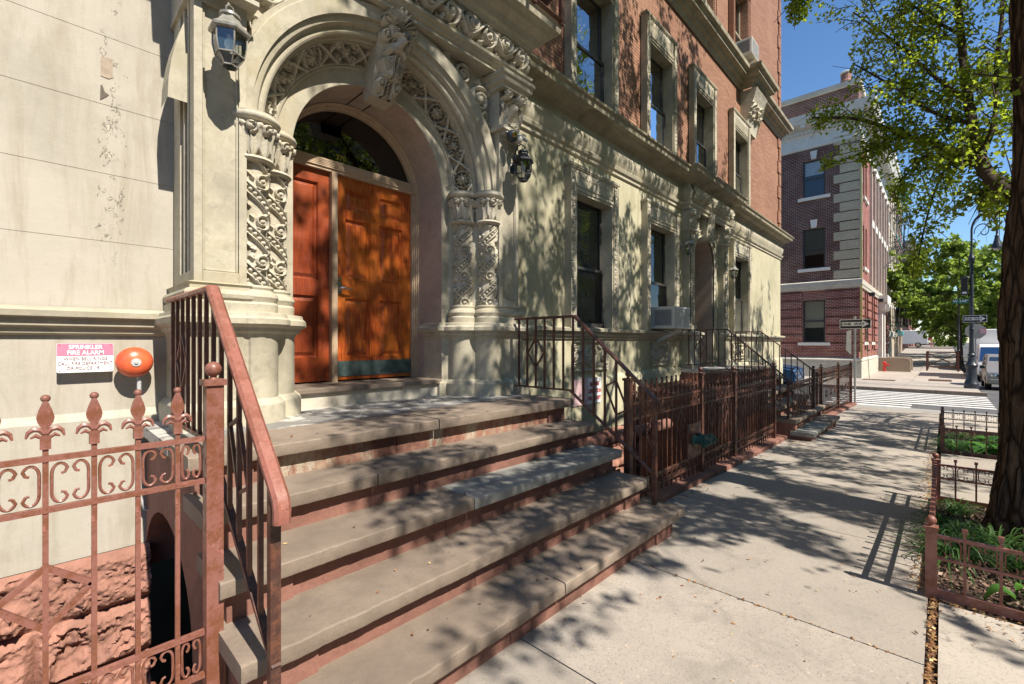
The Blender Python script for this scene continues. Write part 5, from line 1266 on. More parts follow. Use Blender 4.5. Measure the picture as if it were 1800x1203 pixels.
# ------------------------------------------------------------ trees
_c, _s = math.cos(R(43.4)), math.sin(R(43.4))
def tube_arrays(polys, n=4):
    V = []; F = []; o = 0
    for pts, rs in polys:
        pts = np.asarray(pts, float); m = len(pts); d = np.gradient(pts, axis=0); d /= np.linalg.norm(d, axis=1, keepdims=True)+1e-9
        up = np.tile([0.31, .17, .93], (m, 1)); a = np.cross(d, up); a /= np.linalg.norm(a, axis=1, keepdims=True)+1e-9; b = np.cross(d, a)
        t = np.arange(n)*2*math.pi/n
        ring = pts[:, None]+(a[:, None]*np.cos(t)[None, :, None]+b[:, None]*np.sin(t)[None, :, None])*np.asarray(rs)[:, None, None]
        V.append(ring.reshape(-1, 3)); i, k = np.meshgrid(np.arange(m-1), np.arange(n), indexing='ij'); k2 = (k+1) % n
        F.append(np.stack([o+i*n+k, o+i*n+k2, o+(i+1)*n+k2, o+(i+1)*n+k], -1).reshape(-1, 4)); o += m*n
    return np.concatenate(V), np.concatenate(F)
def curve(P, n=10):
    P = np.asarray(P, float); t = np.linspace(0, len(P)-1, n*(len(P)-1)+1); out = []
    for x in t:
        i = min(int(x), len(P)-2); f = x-i; p0 = P[max(i-1, 0)]; p1 = P[i]; p2 = P[i+1]; p3 = P[min(i+2, len(P)-1)]
        out.append(.5*((2*p1)+(-p0+p2)*f+(2*p0-5*p1+4*p2-p3)*f*f+(-p0+3*p1-3*p2+p3)*f**3))
    return np.array(out)
def leaves_at(pos, size, g, droop=.5):
    n = len(pos); ax = g.normal(0, 1, (n, 3)); ax[:, 2] -= droop; ax /= np.linalg.norm(ax, axis=1, keepdims=True)
    sd = np.cross(ax, g.normal(0, 1, (n, 3))); sd /= np.linalg.norm(sd, axis=1, keepdims=True)+1e-9; nm = np.cross(ax, sd)
    s = size*g.uniform(.65, 1.2, (n, 1))
    q = np.stack([pos, pos+ax*s*.72+sd*s*.56+nm*s*.10, pos+ax*s*.90, pos+ax*s*.72-sd*s*.56+nm*s*.10], 1)
    return q.reshape(-1, 3)
def trunk_mesh(x, y, z0, h, r0, r1, lean, seed, nu=110, nv=240):
    g = fnoise(nv, nu, seed, (3, 6, 12, 24), .6); g = g*np.ones_like(g); V = np.linspace(0, 1, nv)**1.15*h
    rid = fnoise(nu, nv//6, seed+3, (14, 28), .6); rid = np.repeat(rid, 6, 1)[:, :nv] if rid.shape[1]*6 >= nv else np.pad(np.repeat(rid, 6, 1), ((0, 0), (0, nv-rid.shape[1]*6)), mode='edge')
    A = np.linspace(0, 2*math.pi, nu); t = V/h
    rr = r0+(r1-r0)*t+.10*np.exp(-V/.22)
    w = np.minimum(np.arange(nu), np.arange(nu)[::-1])/8.; w = np.clip(w, 0, 1)
    d = (.014*g.T*w[:, None]+.014*np.tanh(rid*1.5)*w[:, None])+.05*np.cos(3*A+.6)[:, None]*np.exp(-V/.3)[None]
    RR = rr[None]+d
    X = x+RR*np.cos(A)[:, None]+(lean[0]*t**1.3)[None]; Y = y+RR*np.sin(A)[:, None]+(lean[1]*t**1.3)[None]; Z = z0+np.repeat(V[None], nu, 0)
    return MB().grid(np.stack([X, Y, Z], -1))
GAP = fnoise(512, 768, 77, (44, 88, 170), .75)                # gaps through which the sun reaches the wall and pavement
def allowed(P, main=1.0):
    """keep the crown clear of the sunny side: left wall, near pavement, and the open sky between crown and houses"""
    x, y, z = P[:, 0], P[:, 1], P[:, 2]; g = np.random.default_rng(3); zs = z-1.17*(3.6-y); u = g.uniform(0, 1, len(P))
    ok = x > 1.2+.2*np.sin(z*1.7)+np.where(zs > 1.1, .35, 0)
    ys = y+z/1.17; ok &= ~((ys < 1.35) & (x < 3.35+.35*np.sin(ys*4)))
    q1 = ((x-.04*y+2)/24*511).astype(int).clip(0, 511); q2 = ((z+1.17*y+12)/36*767).astype(int).clip(0, 767)
    D = x*_c+y*_s; px = 900+800*(x*_s-y*_c)/np.maximum(D, .05); py = 600.5-800*(z-1.54)/np.maximum(D, .05)
    vis = (D > .3) & (px > -80) & (px < 1840) & (py > -60) & (py < 1250)
    ok &= (GAP[q1, q2] < .95) | vis
    poly = [(1375, -80), (1383, 40), (1470, 35), (1500, 60), (1488, 150), (1425, 190), (1418, 215), (1450, 245), (1440, 300), (1500, 275), (1560, 330), (1590, 400), (1602, 490), (1640, 470), (1660, 400), (1690, 380), (1712, 340), (1740, 400), (1760, 400), (1850, 430), (1850, -80)]
    inside = np.zeros(len(P), bool)
    for (x1, y1), (x2, y2) in zip(poly, poly[1:]+poly[:1]):
        c = ((y1 > py) != (y2 > py)) & (px < (x2-x1)*(py-y1)/((y2-y1) if y2 != y1 else 1e-9)+x1); inside ^= c
    thin = g.uniform(0, 1, len(P)) < main; return ok & (~vis | (inside & thin))
def pix(px, py, D):
    u = (px-900)/800; return (D*(_c+u*_s), D*(_s-u*_c), 1.54+(600.5-py)/800*D)
def tree(name, label, x, y, h, r0, lean, crown, ntwig, nleaf, size, seed, mat, limbs, extra=(), group=None, check=None, twig_r=.006, tr_res=(110, 240), low=()):
    z0 = gz(x)-.08; T = thing(name, label, 'tree', (x, y, z0), group); g = np.random.default_rng(seed)
    part('trunk', trunk_mesh(x, y, z0, h, r0, r0*.68, lean, seed, *tr_res), 'bark', T, smooth=70)
    cx, cy, cz, ax, ay, az = crown; polys = []; twigs = []
    for k in range(limbs):
        f = .45+.55*k/limbs; b = np.array([x+lean[0]*f**1.3, y+lean[1]*f**1.3, z0+h*f]); a = k*2.4+g.uniform(-.3, .3)
        tip = np.array([cx+ax*.85*math.cos(a)*(1.1-.5*f), cy+ay*.85*math.sin(a)*(1.1-.5*f), min(cz+az*.9, b[2]+g.uniform(.8, 2.6)+(az*1.1*(f-.6) if f > .6 else 0))])
        mid = (b+tip)/2+np.array([0, 0, .35]); c = curve([b, mid, tip], 6); polys.append((c, np.linspace(r0*.30*(1.2-f*.6), .014, len(c))))
        for q in range(5):
            s = c[int(len(c)*(.3+.13*q))]; e = s+g.normal(0, 1, 3)*np.array([1.3, 1.3, .8])+np.array([0, 0, .2]); cc = curve([s, (s+e)/2+[0, 0, .2], e], 4); polys.append((cc, np.linspace(.02, .006, len(cc))))
    top = np.array([x+lean[0], y+lean[1], z0+h]); e = np.array([cx, cy, cz+az*.95]); c = curve([top-[0, 0, .3], (top+e)/2+[.2, .1, 0], e], 6); polys.append((c, np.linspace(r0*.62, .02, len(c))))
    vis_idx = set()
    for P, ra, rb in extra: c = curve(P, 6); vis_idx.add(len(polys)); polys.append((c, np.linspace(ra, rb, len(c))))
    # twigs through the crown, gathered in clumps
    nc = max(6, ntwig//14); d = g.normal(0, 1, (nc, 3)); d /= np.linalg.norm(d, axis=1, keepdims=True); rad = g.uniform(.25, 1, (nc, 1))**.45
    cl = d*rad*np.array([ax, ay, az])+np.array([cx, cy, cz])
    tw = cl[g.integers(0, nc, ntwig)]+g.normal(0, .36, (ntwig, 3))*np.array([1, 1, .8])*(ax/4.5); out = tw-np.array([cx, cy, cz-az*.4]); out /= np.linalg.norm(out, axis=1, keepdims=True)+1e-9
    dr = out*.6+g.normal(0, .5, (ntwig, 3)); dr[:, 2] -= .25; dr /= np.linalg.norm(dr, axis=1, keepdims=True); ln = g.uniform(.35, .95, (ntwig, 1))*(ax/4.5)
    starts = [(tw[i], tw[i]+dr[i]*ln[i]) for i in range(ntwig)]
    for P, cnt, spread, lenm in low:                       # leafy twigs springing from named branches
        c = curve(P, 12)
        for k in range(cnt):
            s = c[g.integers(2, len(c))]; v = g.normal(0, 1, 3)*np.array([1, 1, .8]); v /= np.linalg.norm(v); v = v*.8+(c[-1]-c[0])/np.linalg.norm(c[-1]-c[0])*.6; v[2] -= .25
            starts.append((s+g.normal(0, spread, 3), s+v*g.uniform(.4, 1)*lenm))
    per = max(4, int(nleaf/len(starts))); L = []; keep = []
    for a, b in starts:
        t = g.uniform(0, 1, per)[:, None]; m = (a+b)/2+np.array([0, 0, .05]); L.append((1-t)**2*a+2*t*(1-t)*m+t*t*b+g.normal(0, .035*(ax/4.5)+.012, (per, 3))); keep.append((a, m, b))
    L = np.concatenate(L); ok = check(L) if check else np.ones(len(L), bool)
    if check: n0 = ntwig*per; cl_ok = check(L, .0 if name == 'ginkgo_tree' else 1); ok[:n0] = np.where(np.arange(n0) // per % 60 == 0, ok[:n0], cl_ok[:n0])
    okt = ok.reshape(len(starts), per).mean(1) > .5
    n1 = len(polys); polys += [(np.array(k), [twig_r, twig_r*.8, twig_r*.4]) for k, q in zip(keep, okt) if q]; vis_idx |= set(range(n1, len(polys)))
    V, F = tube_arrays(polys, 6); 
    if check:
        fc = V[F[:, 0]]; free = np.zeros(len(V), bool); o_ = 0
        for i_, (p_, r_) in enumerate(polys):
            free[o_:o_+6*len(p_)] = i_ in vis_idx; o_ += 6*len(p_)
        k2 = np.where(free[F[:, 0]], check(fc), check(fc, 0.0) | (fc[:, 2] > 30)); F = F[k2]
    o = raw_mesh('limbs', V-np.array(T.location), F, 'twig'); o.parent = T
    P = L[ok]; q = leaves_at(P, size*np.where((np.arange(len(L)) < ntwig*per)[ok][:, None], 1.05, .60 if low else 1), g); o = raw_mesh('crown', q-np.array(T.location), np.arange(len(q)).reshape(-1, 4), mat); o.parent = T
    return T
B1 = [pix(1880, 385, 3.95), pix(1790, 345, 4.25), pix(1728, 292, 4.7), pix(1706, 200, 5.1), pix(1692, 90, 5.5), pix(1680, -60, 6.0)]
B2 = [pix(1718, 285, 4.8), pix(1650, 255, 5.3), pix(1590, 236, 5.8), pix(1510, 208, 6.2), pix(1428, 205, 6.6)]
B3 = [pix(1590, 236, 5.8), pix(1530, 262, 6.2), pix(1450, 290, 6.6)]
B4 = [pix(1703, 180, 5.2), pix(1640, 130, 5.5), pix(1570, 70, 5.9), pix(1500, 20, 6.3)]
B5 = [pix(1706, 215, 5.1), pix(1640, 195, 5.4), pix(1570, 150, 5.8), pix(1500, 110, 6.2)]
B6 = [pix(1680, 262, 5.3), pix(1645, 330, 5.6), pix(1620, 420, 5.8), pix(1612, 480, 5.9)]
B7 = [pix(1722, 280, 4.75), pix(1748, 210, 4.75), pix(1752, 110, 4.9), pix(1762, 0, 5.1), pix(1740, -60, 5.3)]
B8 = [pix(1520, -90, 5.0), pix(1440, -40, 5.2), pix(1390, 25, 5.3)]
B9 = [pix(1740, 305, 4.6), pix(1725, 360, 4.9), pix(1700, 430, 5.1)]
B10 = [pix(1690, 60, 5.5), pix(1620, 20, 5.8), pix(1560, -40, 6)]
B11 = [pix(1650, 255, 5.4), pix(1590, 310, 5.9), pix(1575, 360, 6.1)]
B12 = [pix(1706, 150, 5.6), pix(1770, 90, 6.0), pix(1790, 200, 6.2)]
HID = []
low = [(B1, 42, .12, .8), (B2, 62, .08, .5), (B3, 34, .07, .4), (B4, 54, .12, .65), (B5, 56, .12, .65), (B6, 42, .08, .45), (B7, 52, .14, .8), (B8, 26, .06, .3), (B9, 34, .08, .45), (B10, 50, .14, .8), (B11, 28, .08, .4), (B12, 50, .18, .7)]
for a in ([(5.2, -.9, 3.4), (4.0, -2.2, 5.0), (2.4, -2.8, 6.2), (1.7, -2.9, 6.4)], [(5.3, -.9, 3.2), (4.6, -2.0, 4.2), (3.6, -2.6, 4.9), (2.6, -2.6, 5.3)],
          [(5.8, -.9, 3.3), (5.4, -2.2, 4.0), (5.0, -3.0, 4.4)], [(6.0, -.9, 3.2), (7.2, -2.0, 3.9), (8.4, -2.4, 4.0)], [(6.0, -.9, 3.6), (7.0, -2.6, 4.9), (9.0, -3.0, 5.6)],
          [(5.2, -.9, 4.0), (3.8, -2.4, 6.8), (2.6, -2.9, 8.2), (1.9, -2.8, 8.8)], [(5.2, -.9, 3.6), (4.4, -2.8, 5.6), (3.2, -3.4, 6.8)], [(5.2, -.9, 3.4), (3.8, -1.4, 4.3), (2.4, -1.5, 4.8), (1.4, -1.4, 5.0)], [(5.2, -.9, 3.6), (3.4, -1.8, 5.2), (1.8, -2.0, 6.0), (1.3, -2.0, 6.2)], [(5.2, -.9, 3.4), (4.2, -1.1, 3.9), (3.0, -1.0, 4.1), (2.2, -.9, 4.2)], [(5.4, -1, 5), (3.4, -2.6, 9.0), (2.2, -2.7, 10.6)],
          [(11.6, -1.0, 3.0), (10.6, -2.0, 3.6), (9.4, -2.4, 3.8)], [(12.2, -1.0, 3.0), (13.4, -2.0, 3.6), (15.4, -2.4, 4.0)]): HID.append(a)
low += [(a, 60, .30, .75) for a in HID]
extra = [(a, .03, .008) for a in HID]+[(B1, .085, .03), (B2, .05, .012), (B3, .02, .006), (B4, .028, .008), (B5, .026, .008), (B6, .02, .005), (B7, .03, .012), (B9, .02, .006), (B10, .02, .006), (B11, .018, .005), (B12, .02, .005)]
tree('ginkgo_tree', 'large ginkgo tree in the near fenced pit, its dark ridged trunk at the picture edge', 5.62, -.60, 7.5, .275, (.12, -.12), (6.1, -2.2, 9.3, 5.9, 3.9, 5.8), 2900, 150000, .075, 21, 'ginkgo', 9, extra, 'street trees by the pavement', allowed, low=low)
tree('ginkgo_tree', 'ginkgo tree in the second fenced pit, half hidden behind the near trunk', 11.9, -1.02, 5.0, .22, (.1, -.2), (12.8, -2.2, 6.8, 5.0, 3.4, 4.0), 1200, 48000, .085, 22, 'ginkgo', 8, (), 'street trees by the pavement', allowed, tr_res=(60, 120))
# plane trees far down the avenue
for i, (x, y, r, cz, lab) in enumerate([(57.5, -1.2, 5.2, 6.8, 'broad bright green tree behind the second crook lamp'), (72, -1.4, 5.5, 6.5, 'leafy tree further down the avenue behind the broad green one'), (60, -9.5, 6.0, 7.0, 'green tree across the avenue behind the white box truck'), (104, -1, 6.5, 6.5, 'hazy green tree at the far end of the avenue')]):
    tree('street_tree', lab, x, y, 4.2, .2, (.1, .1), (x, y, cz, r, r*.95, r*.72), 700, 15000, .30, 40+i, 'maple', 7, (), 'trees down the avenue', None, .012, (24, 40))

# ------------------------------------------------------------ tree pits
def pit_guard(x0, x1, y0, y1, label, mat):
    T = thing('tree_guard', label, 'tree guard', ((x0+x1)/2, (y0+y1)/2, gz(x0)), 'iron guards round the tree pits')
    def side(a, b, la):
        n = max(3, round((Vector(b)-Vector(a)).length/.15)); a = Vector(a); b = Vector(b); U = Vector((0, 0, 1)); d = (b-a)/n
        for z, w, h in ((.375, .022, .018), (.24, .018, .014), (.028, .022, .055)): part('rail', MB().bar(a+U*z, b+U*z, w, h), mat, T, smooth=0)
        m = MB()
        for k in range(1, n):
            p = a+d*k
            part('picket', MB().bar(p+U*.05, p+U*.42, .014).bar(p+U*.42, p+U*.445, .026), mat, T, smooth=0)
        for k in range(n):
            p = a+d*k; m = MB(); L = d.length; e = d.normalized()
            for s in (0, 1):
                for q in (-1, 1):
                    o = p+e*(.016 if not s else L-.016); dd = e if not s else -e; w = L*.36
                    m.tube([o+U*.3075, o+U*(.3075+q*.03)]+[o+dd*(w*.5-w*.5*math.cos(t))+U*(.3075+q*(.03+.028*math.sin(t))) for t in np.linspace(.4, 2.7, 6)]+[o+dd*w*.8+U*(.3075+q*.022)], .0042, 5)
            part('scroll', m, mat, T, smooth=60)
    c = [(x0, y1), (x1, y1), (x1, y0), (x0, y0)]; P = [(a, b, gz(a)) for a, b in c]
    for i, ((a, b, z)) in enumerate(P):
        m = MB().box(a-.027, a+.027, b-.027, b+.027, z-.05, z+.41).box(a-.034, a+.034, b-.034, b+.034, z+.41, z+.43)
        m.lathe([(.017, 0), (.012, .008), (.016, .016)], (a, b, z+.43), 10).sphere((a, b, z+.465), .027, 12); part('post', m, mat, T, smooth=30)
    for i in (0, 1, 3): side(P[i], P[(i+1) % 4], i)
    return T
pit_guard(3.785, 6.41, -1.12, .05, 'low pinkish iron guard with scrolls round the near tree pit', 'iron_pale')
pit_guard(9.86, 13.09, -1.12, .0, 'low brown iron guard with scrolls round the second tree pit', 'iron')
for k, (x0, x1, y0, y1) in enumerate(PITS):
    nx, ny = 90, 44; U = np.linspace(x0-.0, x1+.0, nx); V = np.linspace(y0, y1, ny); h = fnoise(nx, ny, 60+k, (4, 8, 16, 32), .7)
    P = np.stack([np.repeat(U[:, None], ny, 1), np.repeat(V[None], nx, 0), np.array([gz(u) for u in U])[:, None]-.03+.012*h], -1)
    struct('tree_pit_soil', MB().grid(P), 'soil', smooth=80)
def flakes(name, pts, smin, smax, mat, tilt=.35, zoff=.004, asp=.5):
    g = np.random.default_rng(len(pts)); n = len(pts); a = g.uniform(0, 6.28, n); s = g.uniform(smin, smax, n)
    d = np.stack([np.cos(a), np.sin(a), g.normal(0, tilt, n)], 1); e = np.stack([-np.sin(a), np.cos(a), g.normal(0, tilt, n)], 1); P = np.asarray(pts)+[0, 0, zoff]
    q = np.stack([P-d*s[:, None], P+e*s[:, None]*asp, P+d*s[:, None], P-e*s[:, None]*asp], 1); q[:, :, 2] = np.maximum(q[:, :, 2], P[:, None, 2]-.002)
    o = raw_mesh(name, q.reshape(-1, 3), np.arange(4*n).reshape(-1, 4), mat); o['kind'] = 'stuff'; return o
pts = []
for k, (x0, x1, y0, y1) in enumerate(PITS):
    n = 7000 if k == 0 else 2200
    xs = rng.uniform(x0+.02, x1-.02, n); ys = rng.uniform(y0+.02, y1-.02, n); pts += [(a, b, gz(a)-.015+rng.uniform(0, .02)) for a, b in zip(xs, ys)]
flakes('mulch', pts, .006, .022, 'chip', .6)
pts = []
for x in rng.uniform(-1.5, 3.78, 2600): pts.append((x, .04+rng.normal(0, .008), gz(x)-.012+rng.uniform(0, .014)))
for x, y in zip(rng.uniform(3.35, 3.76, 900), rng.uniform(-1.1, .04, 900)):
    if rng.uniform() < ((x-3.3)/.46)**2.5*(.35+.65*math.sin(y*9)**2): pts.append((x, y, gz(x)))
for x in rng.uniform(3.8, 9.8, 1300): pts.append((x, .075+abs(rng.normal(0, .05)), gz(x)))
for x, y in zip(rng.uniform(.5, 9, 420), rng.uniform(-1, 1.95, 420)): pts.append((x, y, gz(x)))
for x, y in zip(rng.uniform(3.7, 5.2, 160), 1.96-abs(rng.normal(0, .05, 160))): pts.append((x, y, gz(x)))
for x, y in zip(rng.uniform(8.8, 9.3, 130), 1.85+rng.normal(0, .07, 130)): pts.append((x, y, gz(x)))
for x in rng.uniform(1.9, 3.6, 60): pts.append((2.93+rng.normal(0, .008), rng.uniform(.1, 1.5), gz(2.9)))
for i in range(60):
    j = rng.integers(0, 5); pts.append((rng.uniform(.6, 3.5), rng.uniform(ys1[j]+.02, ys1[j]+.24), zs1[j]))
flakes('leaf_litter', pts, .005, .015, 'litter', .35)

# ------------------------------------------------------------ plants in the pits
def strap_clump(seed, n, L, w):
    g = np.random.default_rng(seed); V = []; F = []
    for k in range(n):
        a = g.uniform(0, 6.28); l = L*g.uniform(.6, 1.15); el = g.uniform(.65, 1.35); ww = w*g.uniform(.7, 1.2); bx, by = g.normal(0, .035, 2); cx, cy = math.cos(a), math.sin(a); o = len(V)
        for i in range(7):
            t = i/6; r = l*math.cos(el)*t*(1+.5*t); zz = l*(math.sin(el)*t-.75*t*t*t)*.85; hw = ww*(1-t**2.2)+.0006
            V += [(bx+cx*r-cy*hw, by+cy*r+cx*hw, max(zz, .0)), (bx+cx*r+cy*hw, by+cy*r-cx*hw, max(zz, .0))]
            if i: F.append((o+2*i-2, o+2*i-1, o+2*i+1, o+2*i))
    return V, F
def broad_clump(seed, n, L):
    g = np.random.default_rng(seed); V = []; F = []
    for k in range(n):
        a = g.uniform(0, 6.28); l = L*g.uniform(.7, 1.1); el = g.uniform(.5, 1.2); cx, cy = math.cos(a), math.sin(a); o = len(V); st = l*g.uniform(.4, .8)
        bx, by, bz = cx*st*math.cos(el), cy*st*math.cos(el), st*math.sin(el)
        for i in range(8):
            t = i/7; r = l*.8*t; zz = .06*math.sin(t*2.2)-.10*t*t; hw = l*.30*math.sin(math.pi*min(1, t*.93+.05))**.8
            V += [(bx+cx*r-cy*hw, by+cy*r+cx*hw, bz+zz+.025), (bx+cx*r, by+cy*r, bz+zz), (bx+cx*r+cy*hw, by+cy*r-cx*hw, bz+zz+.025)]
            if i: F += [(o+3*i-3, o+3*i-2, o+3*i+1, o+3*i), (o+3*i-2, o+3*i-1, o+3*i+2, o+3*i+1)]
        o = len(V); V += [(0.004, 0, 0), (-.004, 0, 0), (bx-.003, by, bz), (bx+.003, by, bz)]; F.append((o, o+1, o+2, o+3))
    return V, F
def plant(name, vf, mat, x, y, label, group, cat='plant', s=1, rz=0):
    o = raw_mesh(name, vf[0], vf[1], mat); o.location = (x, y, gz(x)-.02); o.scale = (s, s, s); o.rotation_euler = (0, 0, rz); tag(o, label, cat, group); return o
spots = [(4.75, -.12), (4.60, -.03), (4.75, -.38), (5.05, -.10), (4.95, -.55), (5.15, -.3), (4.55, -.65), (5.4, -.02), (4.75, -.9), (6.0, -.1)]
lab = ['nearest the pit corner post', 'leaning over the guard towards the pavement', 'in the middle of the near pit', 'between guard and trunk', 'in front of the trunk', 'close against the foot of the trunk', 'in the shaded mulch', 'by the long side of the guard', 'at the kerb end before the trunk', 'behind the trunk in the near pit', 'nearest the kerb corner of the near pit']
for k, (x, y) in enumerate(spots): plant('strap_leaf_clump', strap_clump(70+k, 85, .44, .0055), 'grassy', x, y, 'arching clump of dark strap leaves '+lab[k], 'strap leaved clumps in the tree pits', s=rng.uniform(.85, 1.15))
spots = [(10.2, -.15), (10.45, -.4), (10.7, -.1), (11.0, -.45), (10.3, -.7), (11.3, -.2)]
lab = ['beside the first post of the second pit', 'behind the first in the second pit', 'along the guard of the second pit', 'in the middle of the second pit', 'on the kerb side of the second pit', 'near the second trunk']
for k, (x, y) in enumerate(spots): plant('strap_leaf_clump', strap_clump(90+k, 100, .5, .009), 'grassy', x, y, 'upright clump of bright strap leaves '+lab[k], 'strap leaved clumps in the tree pits')
for k, (x, y, L) in enumerate([(10.25, -.55, .26), (10.5, -.75, .3), (10.8, -.85, .3), (10.9, -.65, .26), (4.02, -.42, .17), (4.1, -.62, .16)]):
    plant('broad_leaf_plant', broad_clump(30+k, 26 if k < 4 else 9, L), 'hosta', x, y, 'bright broad leaved plant '+['closest to the near side of the second pit', 'behind the guard on the kerb side of the second pit', 'at the kerb edge of the second pit', 'in the thick of the second pit', 'small and low in the near pit mulch by the guard', 'small and low in the near pit mulch beside its twin'][k], 'broad leaved plants in the tree pits')

# ------------------------------------------------------------ red brick school across the side street
S2 = thing('school_building', 'red and purple brick school with pale stone quoins and bracketed cornice across the side street', 'building', (44, 10, -.7))
BX, BY, BE = 36.0, 3.83, 57.0
def ywin(mb, lst, x, depth):
    pass
def side_wall(y0, y1, z0, z1, holes, x, depth, mat):
    mb = MB(); Y = sorted(set([y0, y1]+[v for h in holes for v in h[:2]])); Z = sorted(set([z0, z1]+[v for h in holes for v in h[2:4]]))
    for a, b in zip(Y[:-1], Y[1:]):
        for c, d in zip(Z[:-1], Z[1:]):
            if any(h[0] <= a and b <= h[1] and h[2] <= c and d <= h[3] for h in holes): continue
            mb.add([(x, a, c), (x, b, c), (x, b, d), (x, a, d)], [(0, 1, 2, 3)])
    for a, b, c, d in holes:
        mb.add([(x, a, c), (x, b, c), (x, b, d), (x, a, d), (x+depth, a, c), (x+depth, b, c), (x+depth, b, d), (x+depth, a, d)], [(0, 4, 7, 3), (1, 2, 6, 5), (3, 7, 6, 2), (0, 1, 5, 4)])
    part('wall', mb, mat, S2, smooth=0)
LW = [(5.62, 6.88, 1.55, 4.4), (9.3, 10.6, 1.55, 4.4)]; MW = [(5.62, 6.88, 6.5, 9.2), (9.3, 10.6, 6.5, 9.2)]; HW = [(5.62, 6.88, 11.3, 13.8), (9.3, 10.6, 11.3, 13.8)]
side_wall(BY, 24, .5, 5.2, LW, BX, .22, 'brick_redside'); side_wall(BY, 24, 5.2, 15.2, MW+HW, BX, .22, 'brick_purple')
fw = [(37.9+k*1.15, 38.6+k*1.15, 1.6, 4.5) for k in range(2)]+[(42.2+k*1.15, 42.9+k*1.15, 1.6, 4.5) for k in range(2)]+[(50.5+k*1.3, 51.2+k*1.3, 1.6, 4.5) for k in range(3)]
fu = [(38.0+k*1.3, 38.7+k*1.3, 6.6, 9.4) for k in range(2)]+[(38.0+k*1.3, 38.7+k*1.3, 11.3, 14.0) for k in range(2)]
fu += [(42.3+k*2.3, 43.4+k*2.3, a, b) for k in range(6) for a, b in ((6.6, 9.6), (10.9, 14.0))]
part('wall', holed_wall(MB(), BX, BE, .5, 15.2, fw+fu, BY, .25), 'brick_red', S2, smooth=0)
base = [(.0, -1.8), (.0, .18), (.0, .40), (-.0, .5)]
part('stone_base', MB().sweep([(BX-.14, 24), (BX-.14, BY-.14), (46.2, BY-.14), (46.2, BY+.1)], [(0, -1.8), (0, .28), (-.02, .33), (.02, .36), (.02, .44), (-.10, .56)]), 'limestone', S2, smooth=0)
part('band_course', MB().sweep([(BX-.02, 24), (BX-.02, BY-.02), (BE, BY-.02)], [(0, 5.02), (.10, 5.06), (.12, 5.20), (.16, 5.26), (.18, 5.55), (.06, 5.62), (-.02, 5.63)]), 'limestone', S2, smooth=0)
m = MB(); z = 1.05
while z < 4.9: m.box(BX-.03, BX+.02, BY+.0, 5.5, z, z+.07).box(BX-.03, BX+.02, 7.0, 9.2, z, z+.07).box(BX, BE-.2, BY-.03, BY+.01, z, z+.07) if False else None; z += .56
m = MB(); z = .98
zz = []
while z < 5.0: zz.append(z); z += .57
for a, b in ((BY-.02, 5.58), (6.92, 9.2)):
    gm = MB()
    for z in zz: gm.box(BX-.10, BX-.001, a, b, z+.06, z+.48)
    part('rusticated_band', gm, 'brick_redside', S2, smooth=0)
for a, b in ((BX-.03, 37.8), (38.7, 38.95), (39.9, 42.0), (42.95, 43.3), (44.2, 46.5), (49.6, 50.4), (54.2, 56.8)):
    gm = MB()
    for z in zz: gm.box(a, b, BY-.10, BY-.001, z+.06, z+.48)
    part('rusticated_band', gm, 'brick_red', S2, smooth=0)
q = MB(); q2 = MB(); z = 5.64; i = 0
while z < 14.6:
    w = 1.2 if i % 2 == 0 else .9
    q.box(BX-.06, BX-.001, BY-.02, BY+w*1.1, z+.03, z+.58); q2.box(BX-.06, BX+w*.8, BY-.08, BY-.021, z+.03, z+.58); z += .62; i += 1
part('quoin', q, 'brick_white_y', S2, smooth=0, label='pale brick quoins with dark joints'); part('quoin', q2, 'brick_white_x', S2, smooth=0)
part('downpipe', MB().tube([(BX-.1, BY-.13, .5), (BX-.1, BY-.13, 15)], .05, 8), 'brass', S2)
# cornice with brackets and parapet
cp = [(BX, 24), (BX, BY), (BE, BY)]
part('cornice', MB().sweep(cp, [(0, 14.55), (.06, 14.6), (.08, 14.75), (.05, 14.8), (.05, 15.4), (.14, 15.5), (.2, 15.7), (.2, 15.85), (.5, 15.95), (.75, 16.1), (.8, 16.3), (.9, 16.45), (.92, 16.6), (0, 16.75)]), 'limestone_white', S2, smooth=30, label='pale stone cornice')
m = MB()
for k in range(26): m.box(BX-.68, BX-.2, BY-.3+k*.62, BY-.05+k*.62, 15.86, 16.08)
for k in range(30): m.box(BX-.3+k*.7, BX-.05+k*.7, BY-.68, BY-.2, 15.86, 16.08)
for k in range(70): m.box(BX-.27, BX-.19, BY-.2+k*.2, BY-.1+k*.2, 15.55, 15.72)
o = part('cornice_bracket', m, 'limestone_white', S2, smooth=0); o['kind'] = 'stuff'
part('parapet', MB().sweep(cp, [(-.02, 16.6), (-.02, 18.0)]).box(BX+.2, BE, BY+.2, 24, 16.6, 17.6), 'brick_purple', S2, smooth=0)
part('parapet_coping', MB().sweep(cp, [(-.05, 17.95), (.08, 18.0), (.1, 18.3), (-.3, 18.34)]), 'limestone', S2, smooth=0)
m = MB()
for y0, y1, z0, z1 in LW+MW+HW: m.box(BX-.12, BX+.05, y0-.28, y1+.28, z0-.2, z0-.002)
part('sill', m, 'limestone_white', S2, smooth=0)
m = MB()
for y0, y1, z0, z1 in MW+HW: m.prism([((y0+y1)/2-.14, z1+.02), ((y0+y1)/2+.14, z1+.02), ((y0+y1)/2+.2, z1+.55), ((y0+y1)/2-.2, z1+.55)], BX-.08, BX-.001, 'x')
part('keystone', m, 'limestone_white', S2, smooth=0)
